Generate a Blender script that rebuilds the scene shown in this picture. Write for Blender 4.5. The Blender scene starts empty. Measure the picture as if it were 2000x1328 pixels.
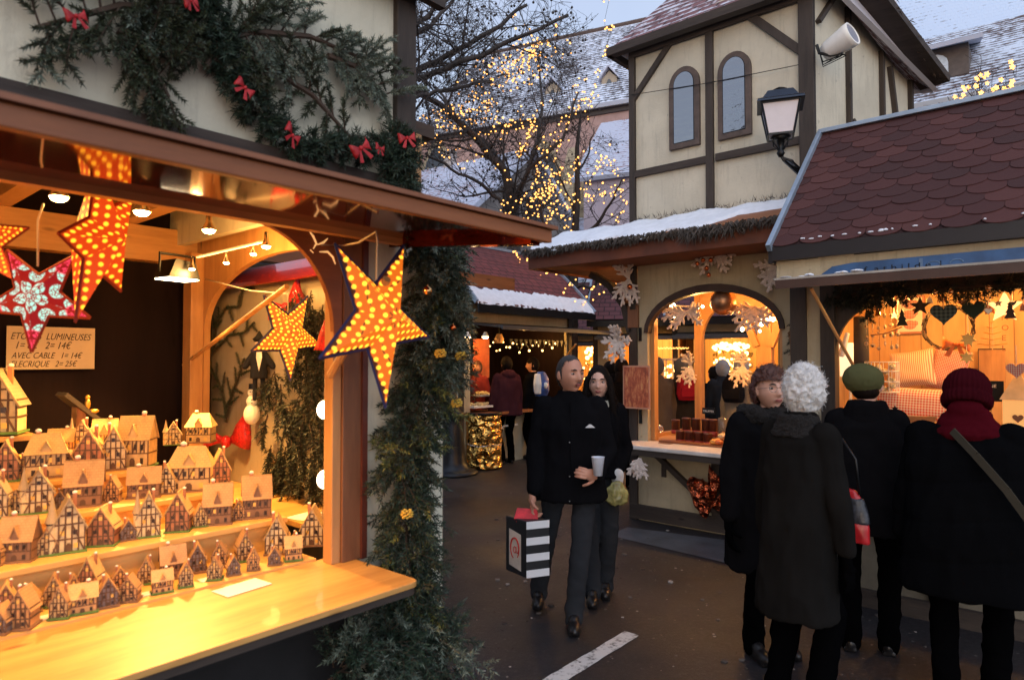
import bpy, math, random
import numpy as np
from math import sin, cos, pi, sqrt, radians, exp, atan2
from mathutils import Vector as V, Matrix, noise, Quaternion
random.seed(7)
R = random.uniform
scene = bpy.context.scene
C = scene.collection
H_CAM = 1.75
TMP = bpy.data.scenes.new('work')
FOC = 1316.0
PIT = math.atan(38/FOC)
# ------------------------------------------------------------ camera rays
def ray(px, py):
    u = (px-1000)/FOC; v = (664-py)/FOC
    d = V((u, cos(PIT)-v*sin(PIT), sin(PIT)+v*cos(PIT)))
    return d/d.y
def W(px, py, Y):
    d = ray(px, py); return V((d.x*Y, Y, H_CAM+d.z*Y))
def G(px, py, z=0.0):
    d = ray(px, py); t = (z-H_CAM)/d.z
    return V((d.x*t, t, z))
class Frame:
    def __init__(s, ox, oy, deg):
        s.o = V((ox, oy, 0)); s.a = radians(deg)
        s.M = Matrix.Translation(s.o) @ Matrix.Rotation(s.a, 4, 'Z'); s.I = s.M.inverted()
    def w(s, x, y, z=0): return s.M @ V((x, y, z))
    def _r(s, px, py):
        c = s.I @ V((0, 0, H_CAM)); d = s.I.to_3x3() @ ray(px, py); return c, d
    def hy(s, px, py, y):      # local point where the sight line meets plane local y
        c, d = s._r(px, py); return c+d*((y-c.y)/d.y)
    def hx(s, px, py, x):
        c, d = s._r(px, py); return c+d*((x-c.x)/d.x)
    def hz(s, px, py, z):
        c, d = s._r(px, py); return c+d*((z-c.z)/d.z)
    def px(s, px, py, y):      # metres per photo pixel there
        return (s.w(*s.hy(px, py, y)).y)/FOC
# ------------------------------------------------------------ mesh builder
class MB:
    def __init__(s): s.v = []; s.f = []; s.uv = {}; s.mi = {}; s.cm = 0
    def add(s, vs, fs, uvs=None):
        b = len(s.v); s.v += [tuple(x) for x in vs]
        for i, f in enumerate(fs):
            if s.cm: s.mi[len(s.f)] = s.cm
            if uvs: s.uv[len(s.f)] = uvs[i]
            s.f.append(tuple(b+k for k in f))
        return s
    def box(s, x0, x1, y0, y1, z0, z1):
        return s.add([(x0,y0,z0),(x1,y0,z0),(x1,y1,z0),(x0,y1,z0),(x0,y0,z1),(x1,y0,z1),(x1,y1,z1),(x0,y1,z1)],
                     [(0,3,2,1),(4,5,6,7),(0,1,5,4),(1,2,6,5),(2,3,7,6),(3,0,4,7)])
    def beam(s, a, b, w, h, up=(0,0,1)):
        a, b = V(a), V(b); d = (b-a).normalized(); u = V(up)
        if abs(d.dot(u)) > .99: u = V((0,1,0))
        r = d.cross(u).normalized()*w/2; t = r.cross(d).normalized()*h/2
        vs = [p+i*r+j*t for p in (a, b) for i, j in ((-1,-1),(1,-1),(1,1),(-1,1))]
        return s.add(vs, [(0,1,2,3),(7,6,5,4),(0,4,5,1),(1,5,6,2),(2,6,7,3),(3,7,4,0)])
    def tube(s, pts, r, n=6, cap=True):
        pts = [V(p) for p in pts]; m = len(pts)
        rr = r if isinstance(r, (list, tuple)) else [r]*m
        d0 = (pts[1]-pts[0]).normalized(); u = V((0,0,1)) if abs(d0.z) < .9 else V((1,0,0))
        vs = []; fs = []
        for i, p in enumerate(pts):
            d = (pts[min(i+1,m-1)]-pts[max(i-1,0)])
            if d.length < 1e-9: d = V((0,0,1))
            d.normalize()
            u = (u-d*u.dot(d))
            if u.length < 1e-6: u = d.orthogonal()
            u.normalize(); w = d.cross(u)
            for k in range(n):
                a = 2*pi*k/n; vs.append(p+(u*cos(a)+w*sin(a))*rr[i])
        for i in range(m-1):
            for k in range(n):
                k2 = (k+1)%n; fs.append((i*n+k, i*n+k2, (i+1)*n+k2, (i+1)*n+k))
        if cap: fs.append(tuple(range(n-1,-1,-1))); fs.append(tuple((m-1)*n+k for k in range(n)))
        return s.add(vs, fs)
    def lathe(s, prof, n=24, c=(0,0,0), a0=0):
        vs = []; fs = []; m = len(prof)
        for r, z in prof:
            for k in range(n):
                a = a0+2*pi*k/n; vs.append((c[0]+r*cos(a), c[1]+r*sin(a), c[2]+z))
        for i in range(m-1):
            for k in range(n):
                k2 = (k+1)%n; fs.append((i*n+k, i*n+k2, (i+1)*n+k2, (i+1)*n+k))
        fs.append(tuple(range(n-1,-1,-1))); fs.append(tuple((m-1)*n+k for k in range(n)))
        return s.add(vs, fs)
    def ell(s, c, r, n=12, rot=None):
        if not isinstance(r, (tuple, list)): r = (r, r, r)
        vs = []; fs = []; m = max(4, n*2//3); c = V(c)
        for i in range(1, m):
            t = pi*i/m
            for k in range(n):
                a = 2*pi*k/n; p = V((r[0]*sin(t)*cos(a), r[1]*sin(t)*sin(a), r[2]*cos(t)))
                vs.append(c+(rot @ p if rot else p))
        T = V((0,0,r[2])); 
        vs.append(c+(rot @ T if rot else T)); vs.append(c-(rot @ T if rot else T)); q = len(vs)
        for i in range(m-2):
            for k in range(n):
                k2 = (k+1)%n; fs.append((i*n+k, (i+1)*n+k, (i+1)*n+k2, i*n+k2))
        for k in range(n):
            k2 = (k+1)%n; fs.append((q-2, k, k2)); fs.append((q-1, (m-2)*n+k2, (m-2)*n+k))
        return s.add(vs, fs)
    def cone(s, a, b, ra, rb, n=10):   # capped limb with ball ends (for remeshing)
        s.tube([a, b], [ra, rb], n); s.ell(a, ra, n); s.ell(b, rb, n); return s
    def rings(s, rs, n=20):            # rs: (cx,cy,z,rx,ry[,power])
        vs = []; fs = []; m = len(rs)
        for q in rs:
            cx, cy, z, rx, ry = q[:5]; pw = q[5] if len(q) > 5 else 1
            for k in range(n):
                a = 2*pi*k/n; ca, sa = cos(a), sin(a)
                vs.append((cx+rx*math.copysign(abs(ca)**pw, ca), cy+ry*math.copysign(abs(sa)**pw, sa), z))
        for i in range(m-1):
            for k in range(n):
                k2 = (k+1)%n; fs.append((i*n+k, i*n+k2, (i+1)*n+k2, (i+1)*n+k))
        fs.append(tuple(range(n-1,-1,-1))); fs.append(tuple((m-1)*n+k for k in range(n)))
        return s.add(vs, fs)
    def prism(s, poly, y0, y1, ax='y'):   # poly in (x,z), extruded along y (or in (y,z) along x, or (x,y) along z)
        n = len(poly)
        f = {'y': lambda a,b,t:(a,t,b), 'x': lambda a,b,t:(t,a,b), 'z': lambda a,b,t:(a,b,t)}[ax]
        vs = [f(a,b,y0) for a,b in poly]+[f(a,b,y1) for a,b in poly]
        fs = [tuple(range(n)), tuple(range(2*n-1, n-1, -1))]+[(i, n+i, n+(i+1)%n, (i+1)%n) for i in range(n)]
        return s.add(vs, fs)
    def quad(s, a, b, c, d, uv=None):
        a, b, c, d = V(a), V(b), V(c), V(d)
        if uv is None:
            L = (b-a).length; Hh = (d-a).length; uv = [(0,0),(L,0),(L,Hh),(0,Hh)]
        return s.add([a,b,c,d], [(0,1,2,3)], [uv])
    def slab(s, a, b, c, d, t):    # thick quad with metre uv on the top face
        a, b, c, d = V(a), V(b), V(c), V(d); n = (b-a).cross(d-a).normalized()*t
        L = (b-a).length; Hh = (d-a).length; o = (c-d).length
        sh = (d-a).dot((b-a).normalized())
        top = [(0,0),(L,0),(sh+o,Hh),(sh,Hh)]; z4 = [(0,0)]*4
        return s.add([a,b,c,d,a-n,b-n,c-n,d-n], [(0,1,2,3),(7,6,5,4),(0,4,5,1),(1,5,6,2),(2,6,7,3),(3,7,4,0)], [top]+[z4]*5)
    def blade(s, p, d, w, L):
        side = d.cross(V((R(-1,1),R(-1,1),R(-1,1)))); side.normalize(); side *= w/2
        return s.add([p-side, p+side, p+d*L], [(0,1,2)])
    def xf(s, M): s.v = [tuple(M @ V(p)) for p in s.v]; return s
    def mesh(s, name, mats, smooth=False):
        me = bpy.data.meshes.new(name); me.from_pydata(s.v, [], s.f)
        for m in (mats if isinstance(mats, (list, tuple)) else [mats]): me.materials.append(m)
        if s.mi:
            for k, v in s.mi.items(): me.polygons[k].material_index = v
        if s.uv:
            ul = me.uv_layers.new(name='UVMap')
            for k, u in s.uv.items():
                p = me.polygons[k]
                for j, li in enumerate(p.loop_indices): ul.data[li].uv = u[j]
        if smooth: me.polygons.foreach_set('use_smooth', [True]*len(me.polygons))
        me.validate(); me.update(); return me
    def build(s, name, mats, parent=None, smooth=False, bevel=0, loc=None, rz=0):
        o = bpy.data.objects.new(name, s.mesh(name, mats, smooth)); C.objects.link(o)
        if parent: o.parent = parent
        if loc is not None: o.location = loc
        if rz: o.rotation_euler = (0, 0, rz)
        if bevel:
            b = o.modifiers.new('bevel', 'BEVEL'); b.width = bevel; b.segments = 2; b.limit_method = 'ANGLE'; b.angle_limit = radians(40)
        return o
def bake(o, *mods):
    """apply modifiers to a copy of the mesh"""
    TMP.collection.objects.link(o); C.objects.unlink(o); vl = TMP.view_layers[0]; vl.update(); dg = vl.depsgraph
    me = bpy.data.meshes.new_from_object(o.evaluated_get(dg)); old = o.data
    TMP.collection.objects.unlink(o); C.objects.link(o)
    o.modifiers.clear(); o.data = me; bpy.data.meshes.remove(old); return o
def puff(me, f):
    n = len(me.vertices); co = np.empty(n*3, 'f'); no = np.empty(n*3, 'f'); me.vertices.foreach_get('co', co); me.vertices.foreach_get('normal', no)
    a = np.array([f(V(p)) for p in co.reshape(-1,3)], 'f'); co = co.reshape(-1,3)+no.reshape(-1,3)*a[:,None]
    me.vertices.foreach_set('co', co.ravel()); me.update()
def fuse(mb, name, mat, parent=None, vox=.01, sm=2, wr=0, wsc=9, loc=None, stretch=(1,1,.45), after=None):
    """one continuous skin over overlapping volumes; wr = cloth wrinkle depth"""
    o = mb.build(name, mat, None)
    m = o.modifiers.new('r', 'REMESH'); m.mode = 'VOXEL'; m.voxel_size = vox; m.adaptivity = 0; m.use_smooth_shade = True
    if sm: q = o.modifiers.new('s', 'SMOOTH'); q.iterations = sm; q.factor = .5
    bake(o)
    me = o.data
    if wr:
        sd = random.random()*50; S = stretch
        def wf(p):
            q = V((p.x*wsc*S[0]+sd, p.y*wsc*S[1], p.z*wsc*S[2])); return wr*((1-abs(noise.noise(q))*2.2)*.8+noise.noise(q*2.7)*.5-.3)
        puff(me, wf)
    if after:
        for v in me.vertices: v.co = after(v.co)
    if not me.materials: me.materials.append(mat)
    me.polygons.foreach_set('use_smooth', [True]*len(me.polygons))
    me.update()
    if parent: o.parent = parent
    if loc is not None: o.location = loc
    return o
# ------------------------------------------------------------ naming
def tag(o, label, cat=None, group=None, kind=None):
    if label: o['label'] = label
    if cat: o['category'] = cat
    if group: o['group'] = group
    if kind: o['kind'] = kind
    return o
def thing(name, label, cat, loc=(0,0,0), rz=0, group=None):
    o = bpy.data.objects.new(name, None); C.objects.link(o); o.location = loc; o.rotation_euler = (0,0,rz)
    o.empty_display_size = .1
    return tag(o, label, cat, group)
KIDS = {}
def copy_tree(o, parent=None):
    c = o.copy(); C.objects.link(c)
    if parent: c.parent = parent
    for ch in [x for x in C.objects if x.parent == o]: copy_tree(ch, c)
    return c
def copy_thing(kids, o):    # kids: prelisted children, two levels
    c = o.copy(); C.objects.link(c)
    for ch, sub in kids:
        d = ch.copy(); C.objects.link(d); d.parent = c
        for g in sub:
            e = g.copy(); C.objects.link(e); e.parent = d
    return c
def kidlist(o):
    return [(x, list(x.children)) for x in o.children]
ORD = ['first','second','third','fourth','fifth','sixth','seventh','eighth','ninth','tenth','eleventh','twelfth','thirteenth','fourteenth','fifteenth','sixteenth']
# ------------------------------------------------------------ materials
class N:
    def __init__(s, name):
        s.m = bpy.data.materials.new(name); s.m.use_nodes = True; s.t = s.m.node_tree; s.n = s.t.nodes; s.l = s.t.links
        s.b = s.n['Principled BSDF']
    def new(s, t, **k):
        x = s.n.new(t)
        for a, b in k.items():
            if hasattr(x, a): setattr(x, a, b)
            else: x.inputs[a.replace('_', ' ')].default_value = b
        return x
    def link(s, a, b): s.l.new(a, b); return s
    def co(s, which='Object', scale=(1,1,1), rot=(0,0,0)):
        t = s.new('ShaderNodeTexCoord'); m = s.new('ShaderNodeMapping'); m.inputs['Scale'].default_value = scale; m.inputs['Rotation'].default_value = rot
        s.link(t.outputs[which], m.inputs['Vector']); return m.outputs[0]
    def noise(s, vec, scale, detail=4, rough=.6):
        x = s.new('ShaderNodeTexNoise'); x.inputs['Scale'].default_value = scale; x.inputs['Detail'].default_value = detail; x.inputs['Roughness'].default_value = rough
        if vec: s.link(vec, x.inputs['Vector'])
        return x.outputs['Fac']
    def ramp(s, fac, stops):
        x = s.new('ShaderNodeValToRGB'); e = x.color_ramp.elements
        while len(e) < len(stops): e.new(.5)
        for i, (p, c) in enumerate(stops): e[i].position = p; e[i].color = (*c, 1) if len(c) == 3 else c
        s.link(fac, x.inputs[0]); return x.outputs[0]
    def mix(s, f, a, b, bt='MIX'):
        x = s.new('ShaderNodeMix'); x.data_type = 'RGBA'; x.blend_type = bt
        for i, v in ((0, f), (6, a), (7, b)):
            if isinstance(v, (int, float)): x.inputs[i].default_value = v
            elif isinstance(v, tuple): x.inputs[i].default_value = (*v, 1)
            else: s.link(v, x.inputs[i])
        return x.outputs[2]
    def math(s, op, a, b=0, c=None):
        x = s.new('ShaderNodeMath'); x.operation = op
        for i, v in enumerate((a, b) if c is None else (a, b, c)):
            if isinstance(v, (int, float)): x.inputs[i].default_value = v
            else: s.link(v, x.inputs[i])
        return x.outputs[0]
    def bump(s, h, st=.3, dist=.01):
        x = s.new('ShaderNodeBump'); x.inputs['Strength'].default_value = st; x.inputs['Distance'].default_value = dist
        s.link(h, x.inputs['Height']); s.link(x.outputs[0], s.b.inputs['Normal'])
    def set(s, **k):
        for a, v in k.items():
            i = s.b.inputs[a.replace('_', ' ')]
            if isinstance(v, (int, float)): i.default_value = v
            elif isinstance(v, tuple): i.default_value = (*v, 1) if len(v) == 3 else v
            else: s.link(v, i)
        return s
def P(name, col, rough=.6, metal=0, var=.2, scale=8, bump=0, bsc=60, bd=.004, emit=None, es=0, spec=None, coat=0, trans=0):
    n = N(name); v = n.co()
    if var:
        f = n.noise(v, scale, 5)
        c2 = tuple(min(1, x*(1+var)) for x in col); c1 = tuple(x*(1-var) for x in col)
        n.set(Base_Color=n.ramp(f, [(.3, c1), (.7, c2)]))
    else: n.set(Base_Color=col)
    n.set(Roughness=rough, Metallic=metal)
    if spec is not None: n.set(Specular_IOR_Level=spec)
    if coat: n.set(Coat_Weight=coat)
    if trans: n.set(Transmission_Weight=trans)
    if bump: n.bump(n.noise(n.co(), bsc, 6), bump, bd)
    if emit: n.set(Emission_Color=emit, Emission_Strength=es)
    return n.m
def wood(name, c1, c2, axis='x', rough=.55, sc=9, coat=0, bump=.25, knots=True, plank=0):
    n = N(name); s = {'x': (.12,1,1), 'y': (1,.12,1), 'z': (1,1,.12)}[axis]
    v = n.co('Object', s); f = n.noise(v, sc, 8, .7); g = n.noise(v, sc*5, 6, .7)
    f2 = n.math('ADD', n.math('MULTIPLY', f, .7), n.math('MULTIPLY', g, .3))
    col = n.ramp(f2, [(.33, c1), (.6, c2)])
    if knots:
        vo = n.new('ShaderNodeTexVoronoi'); n.link(n.co('Object', {'x': (.35,1,1), 'y': (1,.35,1), 'z': (1,1,.35)}[axis]), vo.inputs['Vector']); vo.inputs['Scale'].default_value = 5
        k = n.ramp(vo.outputs['Distance'], [(.03, (1,1,1)), (.09, (0,0,0))])
        col = n.mix(k, col, tuple(x*.35 for x in c1))
    n.set(Base_Color=col, Roughness=rough)
    if coat: n.set(Coat_Weight=coat, Coat_Roughness=.04)
    n.bump(g, bump, .003); return n.m
M = {}
M['cream'] = None
def stucco(name, col, dirt=.25):
    n = N(name); v = n.co()
    big = n.noise(v, 1.7, 6); streak = n.noise(n.co('Object', (6,6,.7)), 3, 6, .75); fine = n.noise(v, 45, 6)
    d = tuple(x*(1-dirt) for x in col)
    c = n.mix(n.ramp(big, [(.35,(0,0,0)),(.7,(1,1,1))]), col, d)
    c = n.mix(n.ramp(streak, [(.52,(0,0,0)),(.72,(.7,.7,.7))]), c, tuple(x*.6 for x in col))
    sp = n.ramp(n.noise(v, 14, 3), [(.68,(0,0,0)),(.72,(.55,.55,.55))])
    c = n.mix(sp, c, tuple(x*.5 for x in col))
    n.set(Base_Color=c, Roughness=.85); n.bump(fine, .5, .008); return n.m
M['cream'] = stucco('cream render', (.60,.555,.44))
M['cream_dim'] = stucco('cream board', (.5,.42,.28), .3)
M['timber'] = wood('dark timber', (.02,.014,.011), (.052,.038,.03), 'z', .75, 10, bump=.6)
M['timber_x'] = wood('dark timber beam', (.022,.015,.012), (.055,.04,.032), 'x', .75, 10, bump=.6)
M['pine_x'] = wood('pine x', (.36,.165,.055), (.56,.30,.115), 'x', .45, 7)
M['pine_z'] = wood('pine z', (.34,.15,.05), (.54,.28,.105), 'z', .45, 7)
M['pine_y'] = wood('pine y', (.36,.165,.055), (.56,.30,.115), 'y', .45, 7)
M['stain_x'] = wood('stained fascia', (.16,.048,.015), (.30,.10,.032), 'x', .5, 8, bump=.3)
M['stain_z'] = wood('stained post', (.12,.045,.02), (.23,.095,.04), 'z', .5, 8, bump=.3)
M['lacquer'] = wood('lacquered panel', (.11,.010,.005), (.20,.024,.009), 'x', .07, 6, coat=.3, bump=.03, knots=False); M['lacquer'].node_tree.nodes['Principled BSDF'].inputs['Metallic'].default_value = .75
M['counter'] = wood('counter board', (.40,.18,.045), (.66,.36,.11), 'x', .42, 7, coat=.08, bump=.3)
M['shelf'] = wood('shelf board', (.6,.35,.10), (.75,.46,.15), 'x', .5, 5, bump=.1)
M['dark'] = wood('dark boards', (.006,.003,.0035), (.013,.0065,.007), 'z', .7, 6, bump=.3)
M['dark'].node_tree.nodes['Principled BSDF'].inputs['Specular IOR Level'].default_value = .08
M['black'] = P('black metal', (.012,.013,.015), .35, .6, .2, bump=.1)
M['white'] = P('white paint', (.75,.73,.68), .5, 0, .08, bump=.08)
M['paper'] = P('paper', (.8,.74,.6), .7, 0, .06)
M['ink'] = P('ink', (.06,.04,.03), .7, 0, 0)
M['cable'] = P('pale cable', (.6,.52,.4), .5, 0, .1)
M['snow'] = P('snow', (.78,.82,.9), .75, 0, .08, 12, .6, 30, .02)
M['zinc'] = P('zinc flashing', (.32,.40,.5), .42, .55, .18, 5, .1)
M['glass_dark'] = P('dark glass', (.02,.022,.028), .06, 0, .1, spec=.8)
M['brass'] = P('brass bauble', (.75,.4,.16), .12, 1, .1, bump=.05)
M['copper'] = P('copper bauble', (.6,.16,.05), .1, 1, .1)
M['redcloth'] = P('red fabric bow', (.38,.008,.012), .55, 0, .35, 30, .4, 90)
def needles(name, c1, c2, c3):
    n = N(name); g = n.new('ShaderNodeNewGeometry'); f = n.noise(n.co(), 5, 4)
    r = n.math('ADD', n.math('MULTIPLY', g.outputs['Random Per Island'], .5), n.math('MULTIPLY', f, .6))
    n.set(Base_Color=n.ramp(r, [(.25, c1), (.55, c2), (.85, c3)]), Roughness=.6); return n.m
M['fir'] = needles('fir needles', (.008,.018,.012), (.018,.040,.024), (.035,.068,.038))
M['fir_wall'] = needles('olive fir needles', (.012,.022,.012), (.028,.042,.02), (.055,.075,.035))
M['fir_silver'] = needles('silver fir needles', (.06,.085,.065), (.115,.15,.115), (.20,.24,.18))
M['fir_gold'] = needles('gold cypress', (.05,.075,.02), (.12,.14,.03), (.3,.27,.07))
M['fir_dark'] = needles('dark fir', (.006,.009,.006), (.012,.02,.012), (.02,.03,.018))
M['bark'] = P('bark', (.028,.021,.018), .85, 0, .4, 12, .6, 40)
M['bark_grey'] = P('plane bark', (.05,.042,.04), .85, 0, .45, 3, .5, 30)
M['twig'] = P('twig', (.06,.035,.022), .8, 0, .3)
M['flock'] = P('white flocked twig', (.72,.60,.53), .9, 0, .12, 40, 1, 120, .01)
def emit(name, col, s, sample=True):
    n = N(name); n.set(Base_Color=col, Emission_Color=col, Emission_Strength=s)
    if not sample: n.m.cycles.emission_sampling = 'NONE'
    return n.m
M['bulb'] = emit('warm lamp', (1,.72,.36), 28, False)
M['fairy'] = emit('fairy bulb', (1,.43,.10), 2.4, False)
M['fairy_far'] = emit('shop bulbs', (1,.55,.17), 5, False)
def foil(name, col, sc=6, st=1.0):
    n = N(name); f = n.noise(n.co('Object', (1,1,2)), sc, 3, .5); vo = n.new('ShaderNodeTexVoronoi'); vo.inputs['Scale'].default_value = sc*1.6
    n.link(n.co(), vo.inputs['Vector'])
    n.set(Base_Color=col, Metallic=1.0, Roughness=.12); n.bump(n.math('ADD', f, n.math('MULTIPLY', vo.outputs['Distance'], .8)), st, .08); return n.m
M['goldfoil'] = foil('gold foil', (.85,.5,.13)); M['copperfoil'] = foil('copper foil', (.55,.12,.05), 9)
M['silverfoil'] = foil('clear cellophane', (.8,.75,.7), 20)
# roofs: uv in metres
def tiles(name, base, dark, snow_amt, row=.16, wid=.2, snowc=(.66,.74,.88), red=None):
    n = N(name); uv = n.co('UV'); b = n.new('ShaderNodeTexBrick'); n.link(uv, b.inputs['Vector'])
    b.inputs['Scale'].default_value = 1; b.inputs['Brick Width'].default_value = wid; b.inputs['Row Height'].default_value = row
    b.inputs['Mortar Size'].default_value = row*.09; b.inputs['Mortar Smooth'].default_value = .3
    b.inputs['Color1'].default_value = (*base, 1); b.inputs['Color2'].default_value = (*dark, 1); b.inputs['Mortar'].default_value = (*[x*.3 for x in dark], 1)
    n1 = n.noise(uv, .35, 5, .65); n2 = n.noise(uv, 5.5/row*.16, 3, .7)
    sx = n.new('ShaderNodeSeparateXYZ'); n.link(uv, sx.inputs[0])
    fr = n.math('FRACT', n.math('DIVIDE', sx.outputs[1], row))
    k = n.math('ADD', n.math('ADD', n.math('MULTIPLY', n1, .75), n.math('MULTIPLY', n2, .65)), n.math('MULTIPLY', n.math('SUBTRACT', .5, fr), .22))
    th = .98-snow_amt*.55
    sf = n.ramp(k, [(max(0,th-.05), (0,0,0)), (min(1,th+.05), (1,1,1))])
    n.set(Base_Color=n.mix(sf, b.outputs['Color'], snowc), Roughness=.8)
    n.bump(n.math('ADD', b.outputs['Fac'], n.math('MULTIPLY', fr, -1)), .5, .03); return n.m
M['roof_church'] = tiles('snow dusted church tiles', (.085,.07,.075), (.05,.04,.045), .50, .22, .2)
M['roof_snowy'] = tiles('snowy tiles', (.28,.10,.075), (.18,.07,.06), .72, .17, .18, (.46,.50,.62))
M['roof_far'] = tiles('pale snowy tiles', (.22,.2,.22), (.15,.13,.15), .86, .2, .17, (.5,.62,.8))
M['roof_brown'] = tiles('brown tiles with snow', (.13,.08,.07), (.085,.055,.05), .56, .17, .17, (.6,.68,.8))
M['roof_tower'] = tiles('tower shingles with snow', (.2,.08,.085), (.12,.05,.055), .5, .14, .2, (.6,.6,.68))
M['roof_red'] = tiles('red felt shingles', (.20,.045,.042), (.13,.03,.032), .02, .12, .2)
M['roof_wine'] = tiles('wine felt shingles', (.12,.035,.042), (.08,.025,.03), .02, .14, .22)
# ------------------------------------------------------------ greenery
def sprig(mb, p, d, L, n, nl, w, spread=.9, lean=.7):
    d = d.normalized(); a = d.orthogonal().normalized(); b = d.cross(a)
    for k in range(n):
        t = k/n; q = p+d*(L*t); an = k*2.4+R(-.3,.3); l = nl*(1-.35*t)*R(.8,1.15)
        e = (d*lean+(a*cos(an)+b*sin(an))*spread).normalized(); mb.blade(q, e, w, l)
    mb.blade(p+d*L*.97, d, w, nl)
def branch(nb, sb, p, d, L, nsub=7, nl=.02, w=.003, droop=.25, sr=.004, flat=None, dens=1.0, sublen=.4):
    """conifer branch: curved stem with alternate side sprigs"""
    d = d.normalized(); pts = [p]; q = p.copy(); dd = d.copy(); m = 6
    for i in range(m):
        dd = (dd+V((R(-.08,.08), R(-.08,.08), -droop/m))).normalized(); q = q+dd*(L/m); pts.append(q)
    sb.tube(pts, [sr*(1-.7*i/m) for i in range(m+1)], 4)
    up = flat if flat else V((R(-1,1),R(-1,1),R(-1,1))).normalized()
    for k in range(nsub):
        t = .12+.85*k/nsub; i = min(m-1, int(t*m)); c = pts[i].lerp(pts[i+1], t*m-i); ax = (pts[i+1]-pts[i]).normalized()
        side = ax.cross(up).normalized()*(1 if k%2 else -1)
        sd = (ax*R(.5,1)+side*R(.5,1)+V((R(-.35,.35),R(-.35,.35),R(-.45,.1)))).normalized(); sl = L*sublen*(1-.55*t)*R(.55,1.3)
        sb.tube([c, c+sd*sl], [sr*.5, sr*.3], 3, False)
        sprig(nb, c, sd, sl, max(6, int(sl/.0045*dens)), nl, w)
    for i in range(1, m):
        sprig(nb, pts[i], pts[i+1]-pts[i], (pts[i+1]-pts[i]).length, max(4, int(L/m/.006*dens)), nl, w)
def lerp_path(path, t):
    n = len(path)-1; x = t*n; i = min(n-1, int(x)); return path[i].lerp(path[i+1], x-i)
def garland(name, label, path, rad, count, mat='fir', nl=.022, w=.0035, L=.13, frame=None, out=V((0,-1,0)), dens=.8, mat2=None, share=.3, group=None, droop=.6, cat='garland'):
    """thick swag of short conifer branches round a path"""
    path = [V(p) for p in path]; org = path[0].copy()
    t = thing(name, label, cat, org, 0, group)
    nb, nb2, sb = MB(), MB(), MB()
    for k in range(count):
        u = (k+R(0,1))/count; p = lerp_path(path, min(u, .999)); ax = (lerp_path(path, min(1,u+.02))-lerp_path(path, max(0,u-.02))).normalized()
        a = R(0, 2*pi); o1 = ax.orthogonal().normalized(); o2 = ax.cross(o1)
        rd = (o1*cos(a)+o2*sin(a)); rd = (rd+out*.7).normalized()
        rr = rad(u) if callable(rad) else rad
        d = (rd+ax*R(-.5,.6)+V((0,0,-droop*R(.2,1)))).normalized()
        tgt = nb2 if (mat2 and random.random() < share) else nb
        branch(tgt, sb, p+rd*rr*R(.0,.45)-org, d, min(L, rr*1.1)*R(.7,1.25), 5, nl, w, .5, .003, dens=dens, sublen=.5)
    sb.tube([p-org for p in path], .006, 5)
    nb.build('needles', M[mat], t)
    if mat2 and nb2.v: nb2.build('needles', M[mat2], t)
    sb.build('stem', M['twig'], t)
    return t
def spray(name, label, loc, dirs, L, rz=0, group=None, tw=.019, mat='flock', nsub=6):
    """flocked white fir spray made of thick furry twigs"""
    t = thing(name, label, 'fir spray', loc, rz, group); mb = MB()
    for d in dirs:
        d = V(d).normalized(); side = d.cross(V((0,1,0)))
        if side.length < .1: side = V((1,0,0))
        side.normalize(); e = d*L*R(.85,1.1); bend = V((0,-.15*L,-.12*L))
        pts = [V((0,0,0)), e*.5+bend*.2, e+bend]
        mb.tube(pts, [tw*.8, tw, tw*.6], 6)
        for k in range(nsub):
            u = .15+.75*k/nsub; c = pts[0].lerp(pts[1], u*2) if u < .5 else pts[1].lerp(pts[2], u*2-1)
            q = (d*.7+side*(1 if k%2 else -1)*.75+V((0,R(-.5,.1),R(-.2,.1)))).normalized(); l = L*.42*(1-.6*u)*R(.8,1.2)
            mb.tube([c, c+q*l*.6, c+q*l], [tw*.6, tw*.85, tw*.5], 5)
    sd = random.random()*9
    o = fuse(mb, 'twigs', M[mat], t, .006, 1)
    puff(o.data, lambda p: noise.noise(p*130+V((sd,0,0)))*.006)
    return t
def bow(name, label, loc, s, rz, mat, group=None, tilt=0, cat='bow', tails=True):
    t = thing(name, label, cat, loc, rz, group); t.rotation_euler[1] = R(-.6,.6)
    for sg, nm in ((-1,'loop'),(1,'loop')):
        mb = MB(); n = 9; vs = []; fs = []
        for i in range(n):
            u = i/(n-1); a = u*pi
            x = sg*s*(.06+.55*sin(a*.5)); hh = s*(.05+.33*sin(a*.5)**1.3)
            for j, zz in enumerate((-1,-.4,.2,1)):
                vs.append((x+R(-.02,.02)*s, -.16*s*sin(a)+.05*s*(j%2)*u, zz*hh+sg*tilt*x))
        for i in range(n-1):
            for j in range(3): fs.append((i*4+j, (i+1)*4+j, (i+1)*4+j+1, i*4+j+1))
        mb.add(vs, fs); o = mb.build(nm, mat, t, True); so = o.modifiers.new('s','SOLIDIFY'); so.thickness = .02*s
    mb = MB(); mb.ell((0,-.05*s,0), (.11*s,.1*s,.13*s), 10); mb.build('knot', mat, t, True)
    for sg in ((-1,1) if tails else ()):
        mb = MB(); mb.quad((0,-.03*s,0), (sg*.12*s,-.03*s,0), (sg*.5*s,-.1*s,-.62*s), (sg*.25*s,-.08*s,-.7*s)); o = mb.build('tail', mat, t)
        so = o.modifiers.new('s','SOLIDIFY'); so.thickness = .015*s
    return t
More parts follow.
